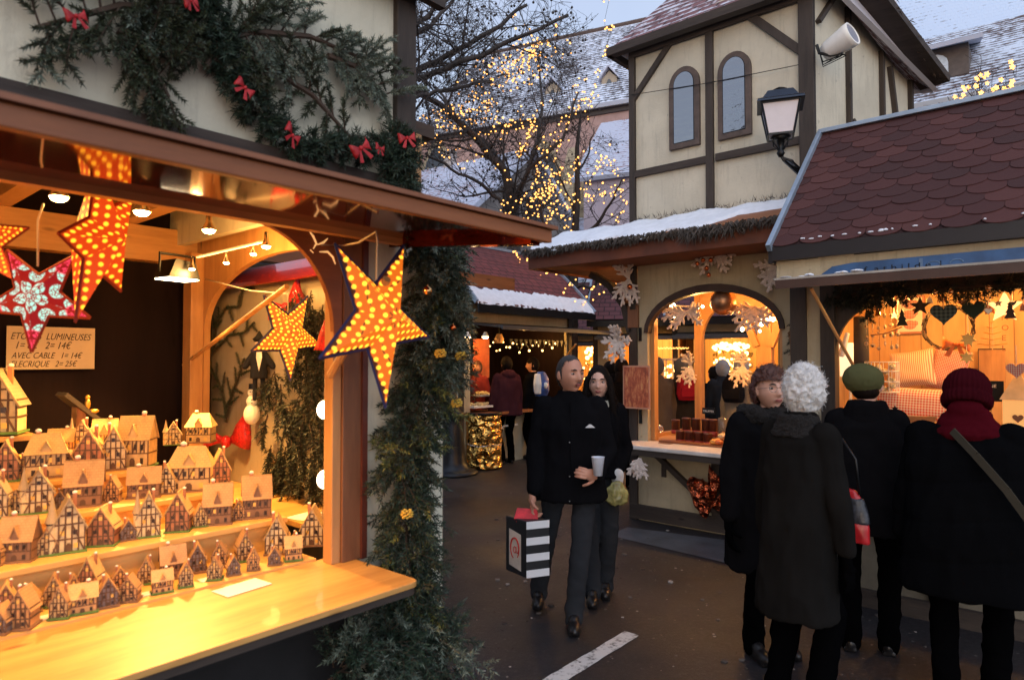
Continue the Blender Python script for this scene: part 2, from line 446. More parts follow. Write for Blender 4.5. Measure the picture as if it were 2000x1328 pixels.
def bauble(label, loc, r, mat, group=None, name='bauble'):
    t = thing(name, label, 'bauble', loc, 0, group)
    MB().ell((0,0,0), r, 24).build('ball', M[mat], t, True)
    mb = MB(); mb.lathe([(r*.22,r*.93),(r*.22,r*1.12),(r*.16,r*1.14)], 12); mb.tube([(0,0,r*1.1),(r*.1,0,r*1.3),(0,0,r*1.4)], r*.04, 5)
    mb.build('cap', M['brass'], t, True); return t
# ------------------------------------------------------------ bare trees
def twigs(mb, p, d, L, r, lvl, seeds=None, spread=.55, kids=3, up=0):
    m = 4; pts = [p]; q = p.copy(); dd = d.normalized()
    for i in range(m):
        dd = (dd+V((R(-1,1),R(-1,1),R(-1,1)+up))*.16).normalized(); q = q+dd*L/m; pts.append(q)
    mb.tube(pts, [max(.0035, r*(1-.55*i/m)) for i in range(m+1)], 5 if r > .02 else 3, False)
    if lvl == 0:
        if seeds is not None and random.random() < .3:
            s = pts[-1]-V((0,0,R(.03,.09))); mb.tube([pts[-1], s], .003, 3, False); seeds.ell(s, .022, 6)
        return
    for k in range(kids+(1 if random.random() < .4 else 0)):
        t = R(.25, 1); i = min(m-1, int(t*m)); c = pts[i].lerp(pts[i+1], t*m-i)
        o = V((R(-1,1),R(-1,1),R(-1,1))).normalized(); nd = (dd*(1-spread)+o*spread*1.35+V((0,0,up*.3))).normalized()
        twigs(mb, c, nd, L*R(.55,.78), max(.004, r*.5), lvl-1, seeds, spread, kids, up)
def limb(mb, pts, r0, r1, seeds, lvl, n=9, L=1.1, spread=.6, kids=3, start=.1):
    pts = [V(p) for p in pts]; fine = []
    for i in range(len(pts)-1):
        for j in range(4): fine.append(pts[i].lerp(pts[i+1], j/4)+V((R(-.03,.03),R(-.03,.03),R(-.03,.03)))*(1 if j else .2))
    fine.append(pts[-1]); m = len(fine)
    mb.tube(fine, [r0+(r1-r0)*i/(m-1) for i in range(m)], 8)
    for k in range(n):
        t = start+(1-start)*(k+R(0,.9))/n; c = lerp_path(fine, min(.999,t)); ax = (lerp_path(fine, min(1,t+.05))-lerp_path(fine, max(0,t-.05))).normalized()
        o = V((R(-1,1),R(-1,1),R(-1,1))).normalized(); d = (ax*.5+o*.9).normalized()
        twigs(mb, c, d, L*R(.6,1.15), (r0+(r1-r0)*t)*.42, lvl, seeds, spread, kids, .1)
# ------------------------------------------------------------ ground
def ground():
    n = N('asphalt'); v = n.co()
    a = n.noise(v, 34, 8, .85); b = n.noise(v, .7, 6); c = n.noise(v, 3.5, 6, .7)
    col = n.ramp(n.math('ADD', n.math('MULTIPLY', b, .6), n.math('MULTIPLY', c, .4)), [(.3, (.007,.007,.0095)), (.7, (.021,.020,.026))])
    col = n.mix(n.ramp(a, [(.51,(0,0,0)),(.60,(1,1,1))]), col, (.052,.048,.052)); vo = n.new('ShaderNodeTexVoronoi'); vo.inputs['Scale'].default_value = 9; n.link(v, vo.inputs['Vector']); col = n.mix(n.ramp(vo.outputs['Distance'], [(.06,(1,1,1)),(.09,(0,0,0))]), col, (.13,.12,.11)); col = n.mix(n.ramp(n.noise(v, .35, 3), [(.5,(0,0,0)),(.56,(.45,.45,.45))]), col, (.012,.011,.012))
    n.set(Base_Color=col, Roughness=n.ramp(b, [(.35, (.34,.34,.34)), (.65, (.62,.62,.62))])); n.bump(a, .6, .006)
    mb = MB(); mb.quad((-90,-20,0), (90,-20,0), (90,130,0), (-90,130,0)); tag(mb.build('ground', n.m), 'dark asphalt of the market square', 'ground', kind='structure')
    # painted line
    q = [G(1068,1328), G(1100,1328), G(1247,1240), G(1222,1234)]
    L0 = (q[0]+q[1])/2; L1 = (q[2]+q[3])/2; d = (L1-L0).normalized(); s = V((-d.y, d.x, 0))*.055; A = L0-d*1.6
    nn = N('worn road paint'); f = nn.noise(nn.co(), 14, 6, .75)
    nn.set(Base_Color=nn.ramp(f, [(.36,(.09,.085,.08)),(.5,(.62,.60,.58))]), Roughness=.7)
    mb = MB(); pts = []
    m = 40
    for i in range(m+1):
        p = A.lerp(L1, i/m); w = s*R(.9,1.06); pts.append((p-w, p+w))
    for i in range(m): mb.quad(pts[i][0]+V((0,0,.004)), pts[i+1][0]+V((0,0,.004)), pts[i+1][1]+V((0,0,.004)), pts[i][1]+V((0,0,.004)))
    tag(mb.build('painted_line', nn.m), 'worn white line painted on the asphalt', 'road marking', kind='structure')
    # slush patches with their own thin sheets beside the snack stall
    sl = P('damp slate pavement', (.09,.095,.11), .4, 0, .3, 4, .5, 60)
    mb = MB(); a, b, c, d = G(1225,1030), G(1470,1062), G(1470,1112), G(1190,1046)
    mb.quad(*[p+V((0,0,.005)) for p in (d, c, b, a)]); tag(mb.build('pavement', sl), 'damp grey paving strip along the snack stall', 'pavement', kind='structure')
ground()
def litter():
    random.seed(3); m = MB()
    for i in range(420):
        y = R(3.2, 9); x = R(-.5, 3.2)*y/5; s = R(.004,.012) if i%9 else R(.015,.03); a = R(0,6.28); n = 5
        m.prism([(x+s*R(.6,1)*cos(a+k*2*pi/n), y+s*R(.4,1)*sin(a+k*2*pi/n)) for k in range(n)], .001, .001+s*R(.15,.5), 'z')
    nn = N('grit and leaf crumbs'); g = nn.new('ShaderNodeNewGeometry'); nn.set(Base_Color=nn.ramp(g.outputs['Random Per Island'], [(.2,(.05,.04,.035)),(.6,(.14,.12,.11)),(.9,(.38,.35,.33))]), Roughness=.8)
    tag(m.build('litter', nn.m), 'grit, confetti and leaf crumbs scattered over the asphalt', 'litter', kind='stuff')
litter()
# ------------------------------------------------------------ church far behind
def gothic(x, z0, w, h, n=8):
    hw = w/2; zs = z0+h-w*.95; p = [(x-hw, z0), (x-hw, zs)]
    for i in range(1, n): a = i/n; p.append((x-hw+hw*a, zs+w*.95*sin(a*pi/2)**.9))
    p.append((x, z0+h))
    for i in range(n-1, 0, -1): a = i/n; p.append((x+hw-hw*a, zs+w*.95*sin(a*pi/2)**.9))
    return p+[(x+hw, zs), (x+hw, z0)]
def church():
    F = Frame(0, 32, -25.3); t = thing('church', 'long pink church with snow dusted steep roof and tall pointed windows behind the trees', 'church', F.o, F.a)
    pink = stucco('pink church render', (.42,.28,.255), .25); stone = P('sandstone', (.30,.25,.17), .8, 0, .3, 4, .4, 20)
    e0 = F.hy(812, 272, 0); e1 = F.hy(1222, 204, 0); ze = (e0.z+e1.z)/2; x0 = e0.x; x1 = e1.x+9
    MB().box(x0, x1, 0, 11, 0, ze).build('wall', pink, t)
    mb = MB(); mb.box(x0-.3, x1, -.35, .1, ze-.12, ze+.05); mb.box(x0-.2, x1, -.12, 0, ze-.3, ze-.12); mb.build('cornice', P('dark gutter', (.05,.04,.04), .6), t)
    r0 = F.hy(930, 100, 5.5); r1 = F.hy(1225, 62, 5.5); zr = (r0.z+r1.z)/2
    ez = ze+.06; mb = MB()
    mb.slab((x0-.4,-.5,ez), (x1,-.5,ez), (x1,5.5,zr), (r0.x,5.5,zr), .25)
    mb.slab((x1,11.5,ez), (x0-.4,11.5,ez), (r0.x,5.5,zr), (x1,5.5,zr), .25)
    mb.slab((x0-.4,11.5,ez), (x0-.4,-.5,ez), (r0.x,5.5,zr-.02), (r0.x,5.52,zr-.02), .25)
    mb.build('roof', M['roof_church'], t)
    mb = MB(); mb.tube([(r0.x,5.5,zr),(x1,5.5,zr)], .16, 8); mb.build('ridge_cap', P('ridge tile', (.09,.06,.05), .8), t)
    for px in (855, 1062, 1180, 958):
        c = F.hy(px, 280, 0); top = F.hy(px, 275 if px != 958 else 300, 0).z; w = 1.7
        f = MB(); f.prism(gothic(c.x, 2.5, w*1.35, top-2.5), -.1, .02); fr = f.build('window', stone, t)
        g = MB(); g.prism(gothic(c.x, 2.9, w, top-3.3), -.17, -.09); g.build('pane', M['glass_dark'], fr)
        g = MB()
        for k in (-1, 0, 1): g.box(c.x+k*w*.25-.05, c.x+k*w*.25+.05, -.24, -.16, 2.9, top-1.4)
        g.build('mullion', stone, fr)
    for px in (905, 1008, 1120, 1205):
        c = F.hy(px, 300, 0).x; mb = MB()
        mb.prism([(-1.1,0),(0,0),(0,ze-1.6),(-.4,ze-2.3),(-.8,ze-4),(-1.1,ze-6)], c-.26, c+.26, 'x'); mb.build('buttress', stone, t)
    for px, py in ((1085, 192), (1195, 172)):
        for yy in (1.2,):
            p = F.hy(px, py, yy); mb = MB(); k = .36
            zb = p.z-.4
            mb.box(p.x-k, p.x+k, yy-.4, yy+1.2, zb, zb+.7); mb.prism([(p.x-k,zb+.7),(p.x+k,zb+.7),(p.x,zb+1.05)], yy-.4, yy+2); d = mb.build('dormer', stucco('dormer render', (.42,.36,.28), .2), t)
            m2 = MB(); m2.prism(gothic(p.x, zb+.1, .32, .55), yy-.45, yy-.38); m2.build('opening', M['glass_dark'], d)
            m2 = MB(); m2.slab((p.x-k*1.35,yy-.6,zb+.6),(p.x,yy-.6,zb+1.2),(p.x,yy+1.6,zb+1.2),(p.x-k*1.35,yy+1.6,zb+.6), -.06)
            m2.slab((p.x,yy-.6,zb+1.2),(p.x+k*1.35,yy-.6,zb+.6),(p.x+k*1.35,yy+1.6,zb+.6),(p.x,yy+1.6,zb+1.2), -.06); m2.build('dormer_roof', M['roof_snowy'], d)
    return t
church()
def simple_house(name, label, cat, F, x0, x1, dep, ze, ridge_y, zr, wall, roof, over=.3, gables=True, windows=(), group=None, door=None):
    t = thing(name, label, cat, F.o, F.a, 0); t['label'] = label
    mb = MB(); mb.box(x0, x1, 0, dep, 0, ze)
    if gables:
        g = [(0, ze), (dep, ze), (ridge_y, zr-.12)]
        mb.prism(g, x0, x0+.2, 'x'); mb.prism(g, x1-.2, x1, 'x')
    mb.build('wall', wall, t)
    sl = (zr-ze)/max(.1, ridge_y); m2 = MB(); o = over
    m2.slab((x0-o,-o,ze-sl*o+.12), (x1+o,-o,ze-sl*o+.12), (x1+o,ridge_y,zr+.12), (x0-o,ridge_y,zr+.12), .16)
    s2 = (zr-ze)/max(.1, dep-ridge_y); m2.slab((x1+o,dep+o,ze-s2*o+.12), (x0-o,dep+o,ze-s2*o+.12), (x0-o,ridge_y,zr+.12), (x1+o,ridge_y,zr+.12), .16)
    m2.build('roof', roof, t)
    for (wx, wz, ww, wh, face) in windows:
        fr = MB(); pn = MB()
        if face == 'f':
            fr.box(wx-ww/2-.08, wx+ww/2+.08, -.07, .02, wz-.08, wz+wh+.08); pn.box(wx-ww/2, wx+ww/2, -.1, -.06, wz, wz+wh)
        elif face == 'r':
            fr.box(x1-.02, x1+.07, wx-ww/2-.08, wx+ww/2+.08, wz-.08, wz+wh+.08); pn.box(x1+.06, x1+.1, wx-ww/2, wx+ww/2, wz, wz+wh)
        w = fr.build('window', M['timber'], t); pn.build('pane', M['glass_dark'], w)
    return t
# small gabled house, left: roof plane towards the camera, gable on the right
def house_left():
    F = Frame(*W(905, 400, 20).xy, -34)
    wall = stucco('grey plaster house', (.24,.22,.21), .35)
    a = F.hy(905, 400, 0); zr = F.hy(958, 312, 3.2).z; ze = F.hy(890, 400, -.3).z
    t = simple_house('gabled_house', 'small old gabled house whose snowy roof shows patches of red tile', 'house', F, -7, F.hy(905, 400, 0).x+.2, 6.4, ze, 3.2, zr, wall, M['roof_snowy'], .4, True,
        [(2.2, ze-.2, .7, 1.0, 'r'), (3.6, ze-.2, .7, 1.0, 'r'), (2.9, ze-2.6, .8, 1.1, 'r')])
    c = F.hy(880, 310, 3.2); mb = MB(); mb.box(c.x-.16, c.x+.16, 3.0, 3.35, zr-.3, zr+.38); ch = mb.build('chimney', P('pale chimney', (.45,.4,.38), .8), t)
    mb = MB(); mb.box(c.x-.2, c.x+.2, 2.96, 3.39, zr+.38, zr+.42)
    for dx in (-.13, .13):
        for dy in (3.03, 3.32): mb.box(c.x+dx-.03, c.x+dx+.03, dy-.03, dy+.03, zr+.42, zr+.54)
    mb.box(c.x-.18, c.x+.18, 2.98, 3.37, zr+.54, zr+.58); mb.build('chimney_cap', P('chimney cap', (.4,.36,.35), .8), ch)
house_left()
# church annex right of the trees
def annex():
    F = Frame(*W(1180, 400, 24).xy, -25.3)
    xl = F.hy(1140, 380, 0).x; ze = F.hy(1180, 332, -.3).z; zr = F.hy(1215, 240, 3.2).z
    wall = stucco('lilac plaster', (.42,.36,.42), .15)
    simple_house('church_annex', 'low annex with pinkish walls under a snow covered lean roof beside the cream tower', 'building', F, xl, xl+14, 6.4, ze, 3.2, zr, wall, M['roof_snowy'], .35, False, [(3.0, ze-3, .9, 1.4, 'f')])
annex()
def pale_block():
    F = Frame(*W(1010, 600, 27).xy, -12)
    wall = stucco('pale block render', (.36,.34,.33), .2); t = thing('apartment_house', 'pale grey house front between the tree trunk and the red roofed stalls', 'house', F.o, F.a)
    mb = MB(); mb.box(-6, 5, 0, 8, 0, 5.9); mb.build('wall', wall, t)
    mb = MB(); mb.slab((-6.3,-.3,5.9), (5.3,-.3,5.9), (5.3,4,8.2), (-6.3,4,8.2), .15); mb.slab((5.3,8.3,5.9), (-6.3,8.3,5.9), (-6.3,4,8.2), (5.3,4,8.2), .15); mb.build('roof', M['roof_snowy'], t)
    for x in (-4, -1.5, 1.2, 3.4):
        f = MB(); f.box(x-.55, x+.55, -.08, .02, 3.2, 4.9); w = f.build('window', M['white'], t); g = MB(); g.box(x-.45, x+.45, -.1, -.07, 3.3, 4.8); g.build('pane', M['glass_dark'], w)
    F2 = Frame(*W(1165, 560, 22).xy, -20)
    t = thing('shop_house', 'cream shop building with a dark sign board and wreath behind the far stalls', 'building', F2.o, F2.a)
    mb = MB(); mb.box(-1.6, 3.2, 0, 5, 0, 4.15); mb.build('wall', stucco('lemon shop front', (.52,.50,.42), .15), t)
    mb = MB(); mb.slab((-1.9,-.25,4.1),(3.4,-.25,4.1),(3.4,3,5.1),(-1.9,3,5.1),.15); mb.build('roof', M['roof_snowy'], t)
    mb = MB(); mb.box(-.4, .55, -.12, -.04, 2.75, 3.55); s = mb.build('sign_board', M['black'], t)
    text(s, 'foo', .3, (-.3,-.13,2.85), M['white'], 'lettering')
    mb = MB()
    for i in range(70):
        a = R(0, 2*pi); sprig(mb, V((1.1+.33*cos(a), -.1, 3.5+.33*sin(a))), V((R(-1,1),R(-1,0),R(-1,1))), .15, 10, .07, .02)
    tag(mb.build('wreath', M['fir']), 'round green wreath on the cream shop front', 'wreath'); bpy.data.objects['wreath'].matrix_world = F2.M
def text(parent, s, size, loc, mat, name='lettering', rot=(pi/2,0,0), shear=0, ext=.001, sx=1, off=0):
    cu = bpy.data.curves.new(name, 'FONT'); cu.body = s; cu.size = size; cu.extrude = ext; cu.shear = shear; cu.offset = off; cu.resolution_u = 3
    o = bpy.data.objects.new(name, cu); TMP.collection.objects.link(o)
    TMP.view_layers[0].update(); dg = TMP.view_layers[0].depsgraph; me = bpy.data.meshes.new_from_object(o.evaluated_get(dg)); bpy.data.objects.remove(o)
    o = bpy.data.objects.new(name, me); C.objects.link(o); me.materials.clear(); me.materials.append(mat)
    o.parent = parent; o.location = loc; o.rotation_euler = rot; o.scale = (sx, 1, 1); return o
pale_block()
# right background: two snowy roofs
def right_roofs():
    F = Frame(*W(1800, 200, 13).xy, -38)
    ze = F.hy(1850, 196, 0).z; xl = F.hy(1660, 250, 0).x
    t = thing('long_house', 'large house with a brown snow streaked tile roof and one arched dormer at upper right', 'house', F.o, F.a)
    wall = stucco('far brown wall', (.14,.115,.10), .3); rz = F.hy(1850, 60, 3.4).z
    MB().box(xl, xl+16, .5, 8, 0, ze).build('wall', wall, t)
    mb = MB(); mb.box(xl, xl+16, -.12, .6, ze-.22, ze-.02); mb.box(xl, xl+16, .1, .5, ze-.7, ze-.22); mb.build('eaves_board', M['timber_x'], t)
    mb = MB(); mb.slab((xl,-.2,ze), (xl+16,-.2,ze), (xl+16,3.6,rz), (xl,3.6,rz), .15); mb.slab((xl+16,7.6,ze), (xl,7.6,ze), (xl,3.6,rz), (xl+16,3.6,rz), .15); mb.build('roof', M['roof_brown'], t)
    p = F.hy(1822, 130, .9); mb = MB(); w = .62; zb = p.z-.35
    mb.box(p.x-w, p.x+w, .75, 2.2, zb, zb+.62); d = mb.build('dormer', P('dormer boards', (.10,.08,.07), .8), t)
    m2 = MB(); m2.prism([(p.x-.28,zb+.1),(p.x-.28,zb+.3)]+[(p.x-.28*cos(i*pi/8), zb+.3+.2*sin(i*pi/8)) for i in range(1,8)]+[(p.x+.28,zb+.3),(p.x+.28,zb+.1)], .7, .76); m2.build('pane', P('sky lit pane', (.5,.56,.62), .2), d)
    m2 = MB(); m2.slab((p.x-w-.3,.4,zb+.6),(p.x+w+.25,.4,zb+.6),(p.x+w+.1,2.6,zb+1.35),(p.x-w,2.6,zb+1.35),.08); m2.build('dormer_roof', M['roof_snowy'], d)
    F3 = Frame(*W(1800, 100, 26).xy, -32); zr = 16; 
    t = thing('distant_roof_house', 'distant building showing only its pale blue snowy roof slope at top right', 'building', F3.o, F3.a)
    MB().box(-8, 20, .5, 12, 0, 7.5).build('wall', wall, t)
    mb = MB(); mb.slab((-8,-.2,7.5), (22,-.2,7.5), (22,6,20), (-8,6,20), .2); mb.slab((22,12.5,7.5), (-8,12.5,7.5), (-8,6,20), (22,6,20), .2); mb.build('roof', M['roof_far'], t)
right_roofs()
def behind():
    F = Frame(-13, -4.5, 58+180)
    simple_house('tall_house', 'tall dark roofed house behind the viewer, mirrored in the arched tower windows', 'house', F, -7, 7, 7, 5.5, 3.5, 10.5, stucco('warm house wall', (.3,.24,.2), .2), M['roof_wine'], .4, True, [(-3,3,.9,1.3,'f'),(0,3,.9,1.3,'f'),(3,3,.9,1.3,'f')])
behind()
# ------------------------------------------------------------ trees
def trees():
    # big plane tree whose trunk shows by the church windows
    sb, sd = MB(), MB()
    base = V((0,15.2,0)); top = W(1003, 430, 15)
    sb.tube([base+V((.1,0,0)), V((.05,15.1,2.5)), top], [.27,.21,.14], 12)
    limb(sb, [top, W(985,335,14.6), W(930,270,14), W(870,212,13.2), W(800,170,12.5), W(700,120,12)], .095, .04, sd, 3, 14, 1.3)
    limb(sb, [top, W(1000,360,15), W(960,290,15.4), W(905,245,15.6), W(850,170,15.8)], .075, .03, sd, 3, 12, 1.3)
    limb(sb, [top, W(1020,360,15), W(1050,280,15.2), W(1060,200,15.5), W(1050,110,16)], .07, .02, sd, 3, 12, 1.3)
    limb(sb, [top, W(1010,380,14.6), W(1035,330,14), W(1100,270,13.6), W(1130,180,13.4)], .06, .02, sd, 3, 9, 1.1)
    limb(sb, [top, W(985,400,14.6), W(940,360,14), W(880,330,13.6), W(830,300,13.4)], .05, .02, sd, 3, 8, 1.0)
    t = thing('plane_tree', 'bare plane tree with a thick trunk in front of the church, hung with fairy lights', 'tree', (0,15.2,0))
    for m in (sb, sd): m.xf(Matrix.Translation((0,-15.2,0)))
    sb.build('trunk', M['bark_grey'], t, True); tag(sd.build('seed_balls', M['bark'], t), None, kind='stuff')
    # plane tree behind the toy house stall
    sb, sd = MB(), MB(); base = V((-2.7,12.2,0)); top = V((-2.6,12.3,5.2))
    sb.tube([base, V((-2.75,12.2,2.6)), top], [.36,.3,.24], 12)
    for pts, r in (([top, W(740,150,12.2), W(800,148,12), W(870,110,11.6), W(960,60,11.2), W(1030,10,11)], .085),
                   ([top, W(745,110,12.4), W(800,75,12.6), W(850,40,12.8), W(900,-10,13)], .085),
                   ([top, W(750,90,12), W(810,50,11.8), W(860,10,11.6), W(930,-40,11.5)], .075),
                   ([top, W(760,170,12), W(830,150,11.6), W(920,115,11.2), W(1010,75,11), W(1110,30,10.8)], .075),
                   ([top, W(770,200,11.8), W(840,185,11.4), W(900,170,11), W(960,160,10.8)], .045)):
        limb(sb, pts, r, .025, sd, 3, 11, 1.05)
    t = thing('plane_tree', 'bare plane tree rising behind the toy house stall, its limbs reaching right across the sky', 'tree', base)
    for m in (sb, sd): m.xf(Matrix.Translation(-base))
    sb.build('trunk', M['bark_grey'], t, True); tag(sd.build('seed_balls', M['bark'], t), None, kind='stuff')
    # thin tree right of it
    sb = MB(); base = V((1.2,14,0)); 
    pts = [base, W(1118,560,14), W(1122,470,14), W(1128,380,14), W(1127,290,14), W(1135,215,14)]
    sb.tube(pts, [.16,.12,.085,.06,.045,.02], 8)
    limb(sb, [W(1122,470,14), W(1165,440,13.8), W(1190,400,13.6), W(1215,350,13.4)], .05, .015, None, 2, 6, .8)
    limb(sb, [W(1118,560,14), W(1085,500,13.8), W(1060,430,13.6), W(1045,360,13.5)], .05, .015, None, 2, 6, .8)
    limb(sb, [W(1125,420,14), W(1100,360,14), W(1085,310,14)], .03, .01, None, 2, 5, .7)
    limb(sb, [W(1127,340,14), W(1150,300,14), W(1160,250,14)], .03, .01, None, 2, 5, .7)
    limb(sb, [W(1118,560,14), W(1160,560,13.8), W(1190,530,13.6), W(1215,500,13.4)], .04, .01, None, 2, 6, .7)
    limb(sb, [W(1118,585,14), W(1070,545,13.8), W(1030,520,13.6), W(1000,490,13.4)], .06, .01, None, 2, 6, .7)
    t = thing('young_tree', 'slender bare tree just left of the cream tower, wound with fairy lights', 'tree', base); sb.xf(Matrix.Translation(-base)); sb.build('trunk', M['bark'], t, True)
    sb = MB(); b = W(1925,200,9.5); base = V((b.x,b.y,0)); sb.tube([base, b+V((0,0,-.3)), b+V((0,0,.1))], [.09,.05,.02], 6)
    for i in range(9): twigs(sb, b-V((0,0,R(.0,.5))), V((R(-1,1),R(-.6,.6),R(.3,1))), .55, .012, 2, None, .5, 3)
    t = thing('small_tree', 'small bare tree behind the wine red shingle roof, strung with star lights', 'tree', base); sb.xf(Matrix.Translation(-base)); sb.build('trunk', M['bark'], t, True)
trees()
def fairy():
    BM = MB().ell((0,0,0), .0165, 6).mesh('bulb', M['fairy'])
    def string(label, pxs, depth, step=7.5, jit=5, star=False):
        pts = [W(x, y, depth) for x, y in pxs]; dense = []
        for i in range(len(pts)-1):
            L = sqrt((pxs[i+1][0]-pxs[i][0])**2+(pxs[i+1][1]-pxs[i][1])**2); m = max(1, int(L/step))
            for j in range(m): dense.append(pts[i].lerp(pts[i+1], j/m))
        dense.append(pts[-1]); k = depth/FOC*jit
        dense = [p+V((R(-k,k), R(-.5,.5), R(-k,k))) for p in dense][:100]
        t = thing('fairy_light_string', label, 'fairy lights', dense[0], 0, 'warm fairy lights wound through the bare trees' if not star else None)
        mb = MB(); o = dense[0]; mb.tube([p-o for p in dense], .0035, 3, False); mb.build('cable', M['black'], t)
        for i, p in enumerate(dense):
            b = bpy.data.objects.new('bulb', STAR if star else BM); C.objects.link(b); b.parent = t; b.location = p-o; sc = R(.8,1.25); b.scale = (sc,sc,sc)
            if star: b.rotation_euler = (pi/2, R(0,6), 0)
    st = []; 
    for i in range(10): a = pi/2+i*pi/5; r = .032 if i%2 == 0 else .014; st.append((r*cos(a), r*sin(a)))
    STAR = MB().prism(st, -.008, .008, 'z').mesh('bulb', M['fairy'])
    S = [('fairy lights hanging straight down from the sky towards the church ridge', [(1172,-5),(1182,30),(1192,62),(1186,95),(1175,118),(1166,150),(1157,185),(1150,214)], 12.5),
     ('fairy lights in the top twigs above the church ridge', [(1006,18),(1003,40),(1018,48),(1040,62),(1058,88),(1045,96),(1030,92),(1052,112),(1080,60),(1090,25)], 12),
     ('fairy lights along the church ridge left of the dangling string', [(985,108),(1020,95),(1050,100),(1082,92),(1100,88),(1118,90),(1095,108),(1060,118),(1030,128),(1010,125)], 13),
     ('dense rising band of fairy lights across the left of the church roof', [(878,215),(905,212),(930,196),(960,188),(985,175),(1005,168),(1020,155),(1042,148),(1060,138),(1075,140),(1062,152),(1040,160),(1030,140),(1045,128),(1062,130)], 13.5),
     ('fairy lights scattered high on the left part of the church roof', [(892,168),(902,182),(930,172),(912,158),(945,150),(960,142),(978,150),(1000,138),(1010,118),(1040,118),(1060,105),(990,128),(960,125),(930,135)], 13),
     ('fairy lights in the lower left twigs along the church eaves', [(822,270),(845,268),(862,258),(875,240),(862,225),(880,205),(893,228),(910,222),(925,215),(935,238),(948,225),(955,250),(970,262),(990,258)], 13.8),
     ('fairy light swag hanging under the church eaves on the left', [(812,282),(838,276),(868,280),(895,279),(920,275),(935,270),(960,262),(990,256),(1012,240),(1030,236),(1040,226),(1048,214),(1070,205)], 14),
     ('fairy lights along the ridge of the small gabled house', [(858,280),(862,305),(875,320),(890,318),(912,312),(938,306),(962,302),(968,318),(980,328),(986,340),(995,352)], 14.2),
     ('fairy lights down the upper part of the thin tree', [(1165,180),(1150,190),(1136,168),(1128,175),(1138,190),(1128,205),(1115,218),(1132,212),(1142,196),(1155,208),(1152,220),(1120,190),(1130,160)], 13.6),
     ('fairy lights running down left from the thin tree onto the pointed window', [(1122,215),(1112,222),(1102,230),(1098,242),(1092,255),(1080,268),(1072,278),(1090,262),(1108,240),(1110,255),(1088,290),(1082,300)], 13.6),
     ('fairy lights filling the tall pointed church window', [(1050,350),(1052,325),(1050,305),(1060,290),(1055,280),(1066,300),(1072,318),(1058,330),(1060,345),(1070,335),(1064,312),(1048,342)], 13.8),
     ('fairy lights in the brightest clump below the pointed window', [(1082,305),(1078,322),(1085,335),(1075,345),(1070,360),(1062,352),(1055,360),(1045,366),(1050,380),(1038,388),(1058,370),(1066,378),(1048,350),(1040,375),(1056,385),(1062,395)], 13.6),
     ('fairy light swag reaching left above the wooden awning corner', [(976,395),(985,400),(1000,396),(1012,398),(1025,392),(1040,386),(980,408),(990,415),(1000,425)], 13.4),
     ('fairy lights dropping in front of the trunk below the pointed window', [(1062,392),(1050,400),(1046,412),(1048,428),(1062,385),(1072,400),(1070,420),(1074,440),(1080,395),(1086,410),(1068,432)], 13.4),
     ('fairy light swag stretched from the thin tree right to the tower post', [(1085,388),(1100,383),(1118,386),(1132,372),(1150,372),(1165,376),(1180,374),(1195,376),(1212,368),(1130,388),(1160,390),(1185,384),(1205,378)], 13.2),
     ('fairy lights in a knot left of the thin trunk', [(1090,408),(1105,400),(1118,392),(1112,408),(1102,420),(1108,432),(1100,445),(1116,440),(1122,425),(1095,430),(1110,412),(1098,402)], 13.2),
     ('fairy lights on the snowy annex roof, crossing branches', [(1162,285),(1175,298),(1188,292),(1195,300),(1182,310),(1172,318),(1165,332),(1190,318),(1200,330),(1215,334),(1178,300),(1150,355),(1142,345),(1148,362),(1160,340)], 13),
     ('fairy lights dropping beside the dark tower post', [(1214,360),(1208,372),(1216,385),(1212,398),(1204,408),(1214,415),(1210,425),(1202,432),(1218,400)], 12.8),
     ('fairy lights curling over the wooden awning corner', [(1064,450),(1056,458),(1052,472),(1040,476),(1025,480),(1008,478),(998,488),(1004,500),(1018,508),(1032,512),(1040,505),(1022,495),(1012,490),(1005,484)], 12.6),
     ('fairy lights above the curved red roof of the lit stall', [(1010,505),(1025,520),(1038,526),(1046,516),(1055,522),(1064,532),(1072,528),(1066,540),(1054,528),(1042,534)], 12.6),
     ('fairy light loop standing beside the dark trunk above the red roofs', [(1106,522),(1115,528),(1120,540),(1118,556),(1112,568),(1106,580),(1100,575),(1110,548),(1104,530),(1090,525),(1078,530)], 12.4),
     ('lowest fairy light loop at the foot of the thin tree', [(1124,592),(1128,578),(1138,590),(1150,588),(1160,582),(1172,576),(1178,562),(1172,550),(1165,560),(1148,576),(1140,570),(1150,560)], 12.4),
     ('fairy lights seen through the curved bracket of the snowy canopy', [(1180,536),(1192,540),(1200,548),(1205,556),(1196,552),(1186,544)], 12)]
    for lb, px, d in S: string(lb, px, d)
    random.seed(99)
    for lb, x, y, d, n_, dx in (('loose fairy lights in the twigs at far left against the sky', 812, 255, 13, 26, 4), ('second loose fairy light run over the left end of the church roof', 850, 235, 13.2, 40, 5), ('loose fairy lights meandering through the middle of the church roof', 900, 210, 13.4, 48, 4), ('upper loose fairy lights in the middle of the church roof', 925, 175, 13.1, 48, 3.5), ('loose fairy lights high right over the church roof', 985, 150, 12.8, 40, 3.5), ('loose fairy lights between the plane trunk and the pointed window', 1010, 300, 13.7, 40, 1.6), ('loose fairy lights low between the trunks above the canopy', 1025, 420, 13.3, 46, 3), ('loose fairy lights around the thin trunk below the annex roof', 1075, 350, 13.5, 46, 2)):
        pts = [(x, y)]
        for i in range(n_): x += dx*R(-.4,1.6); y += R(-11,10); pts.append((x, y))
        string(lb, pts, d, 9, 4)
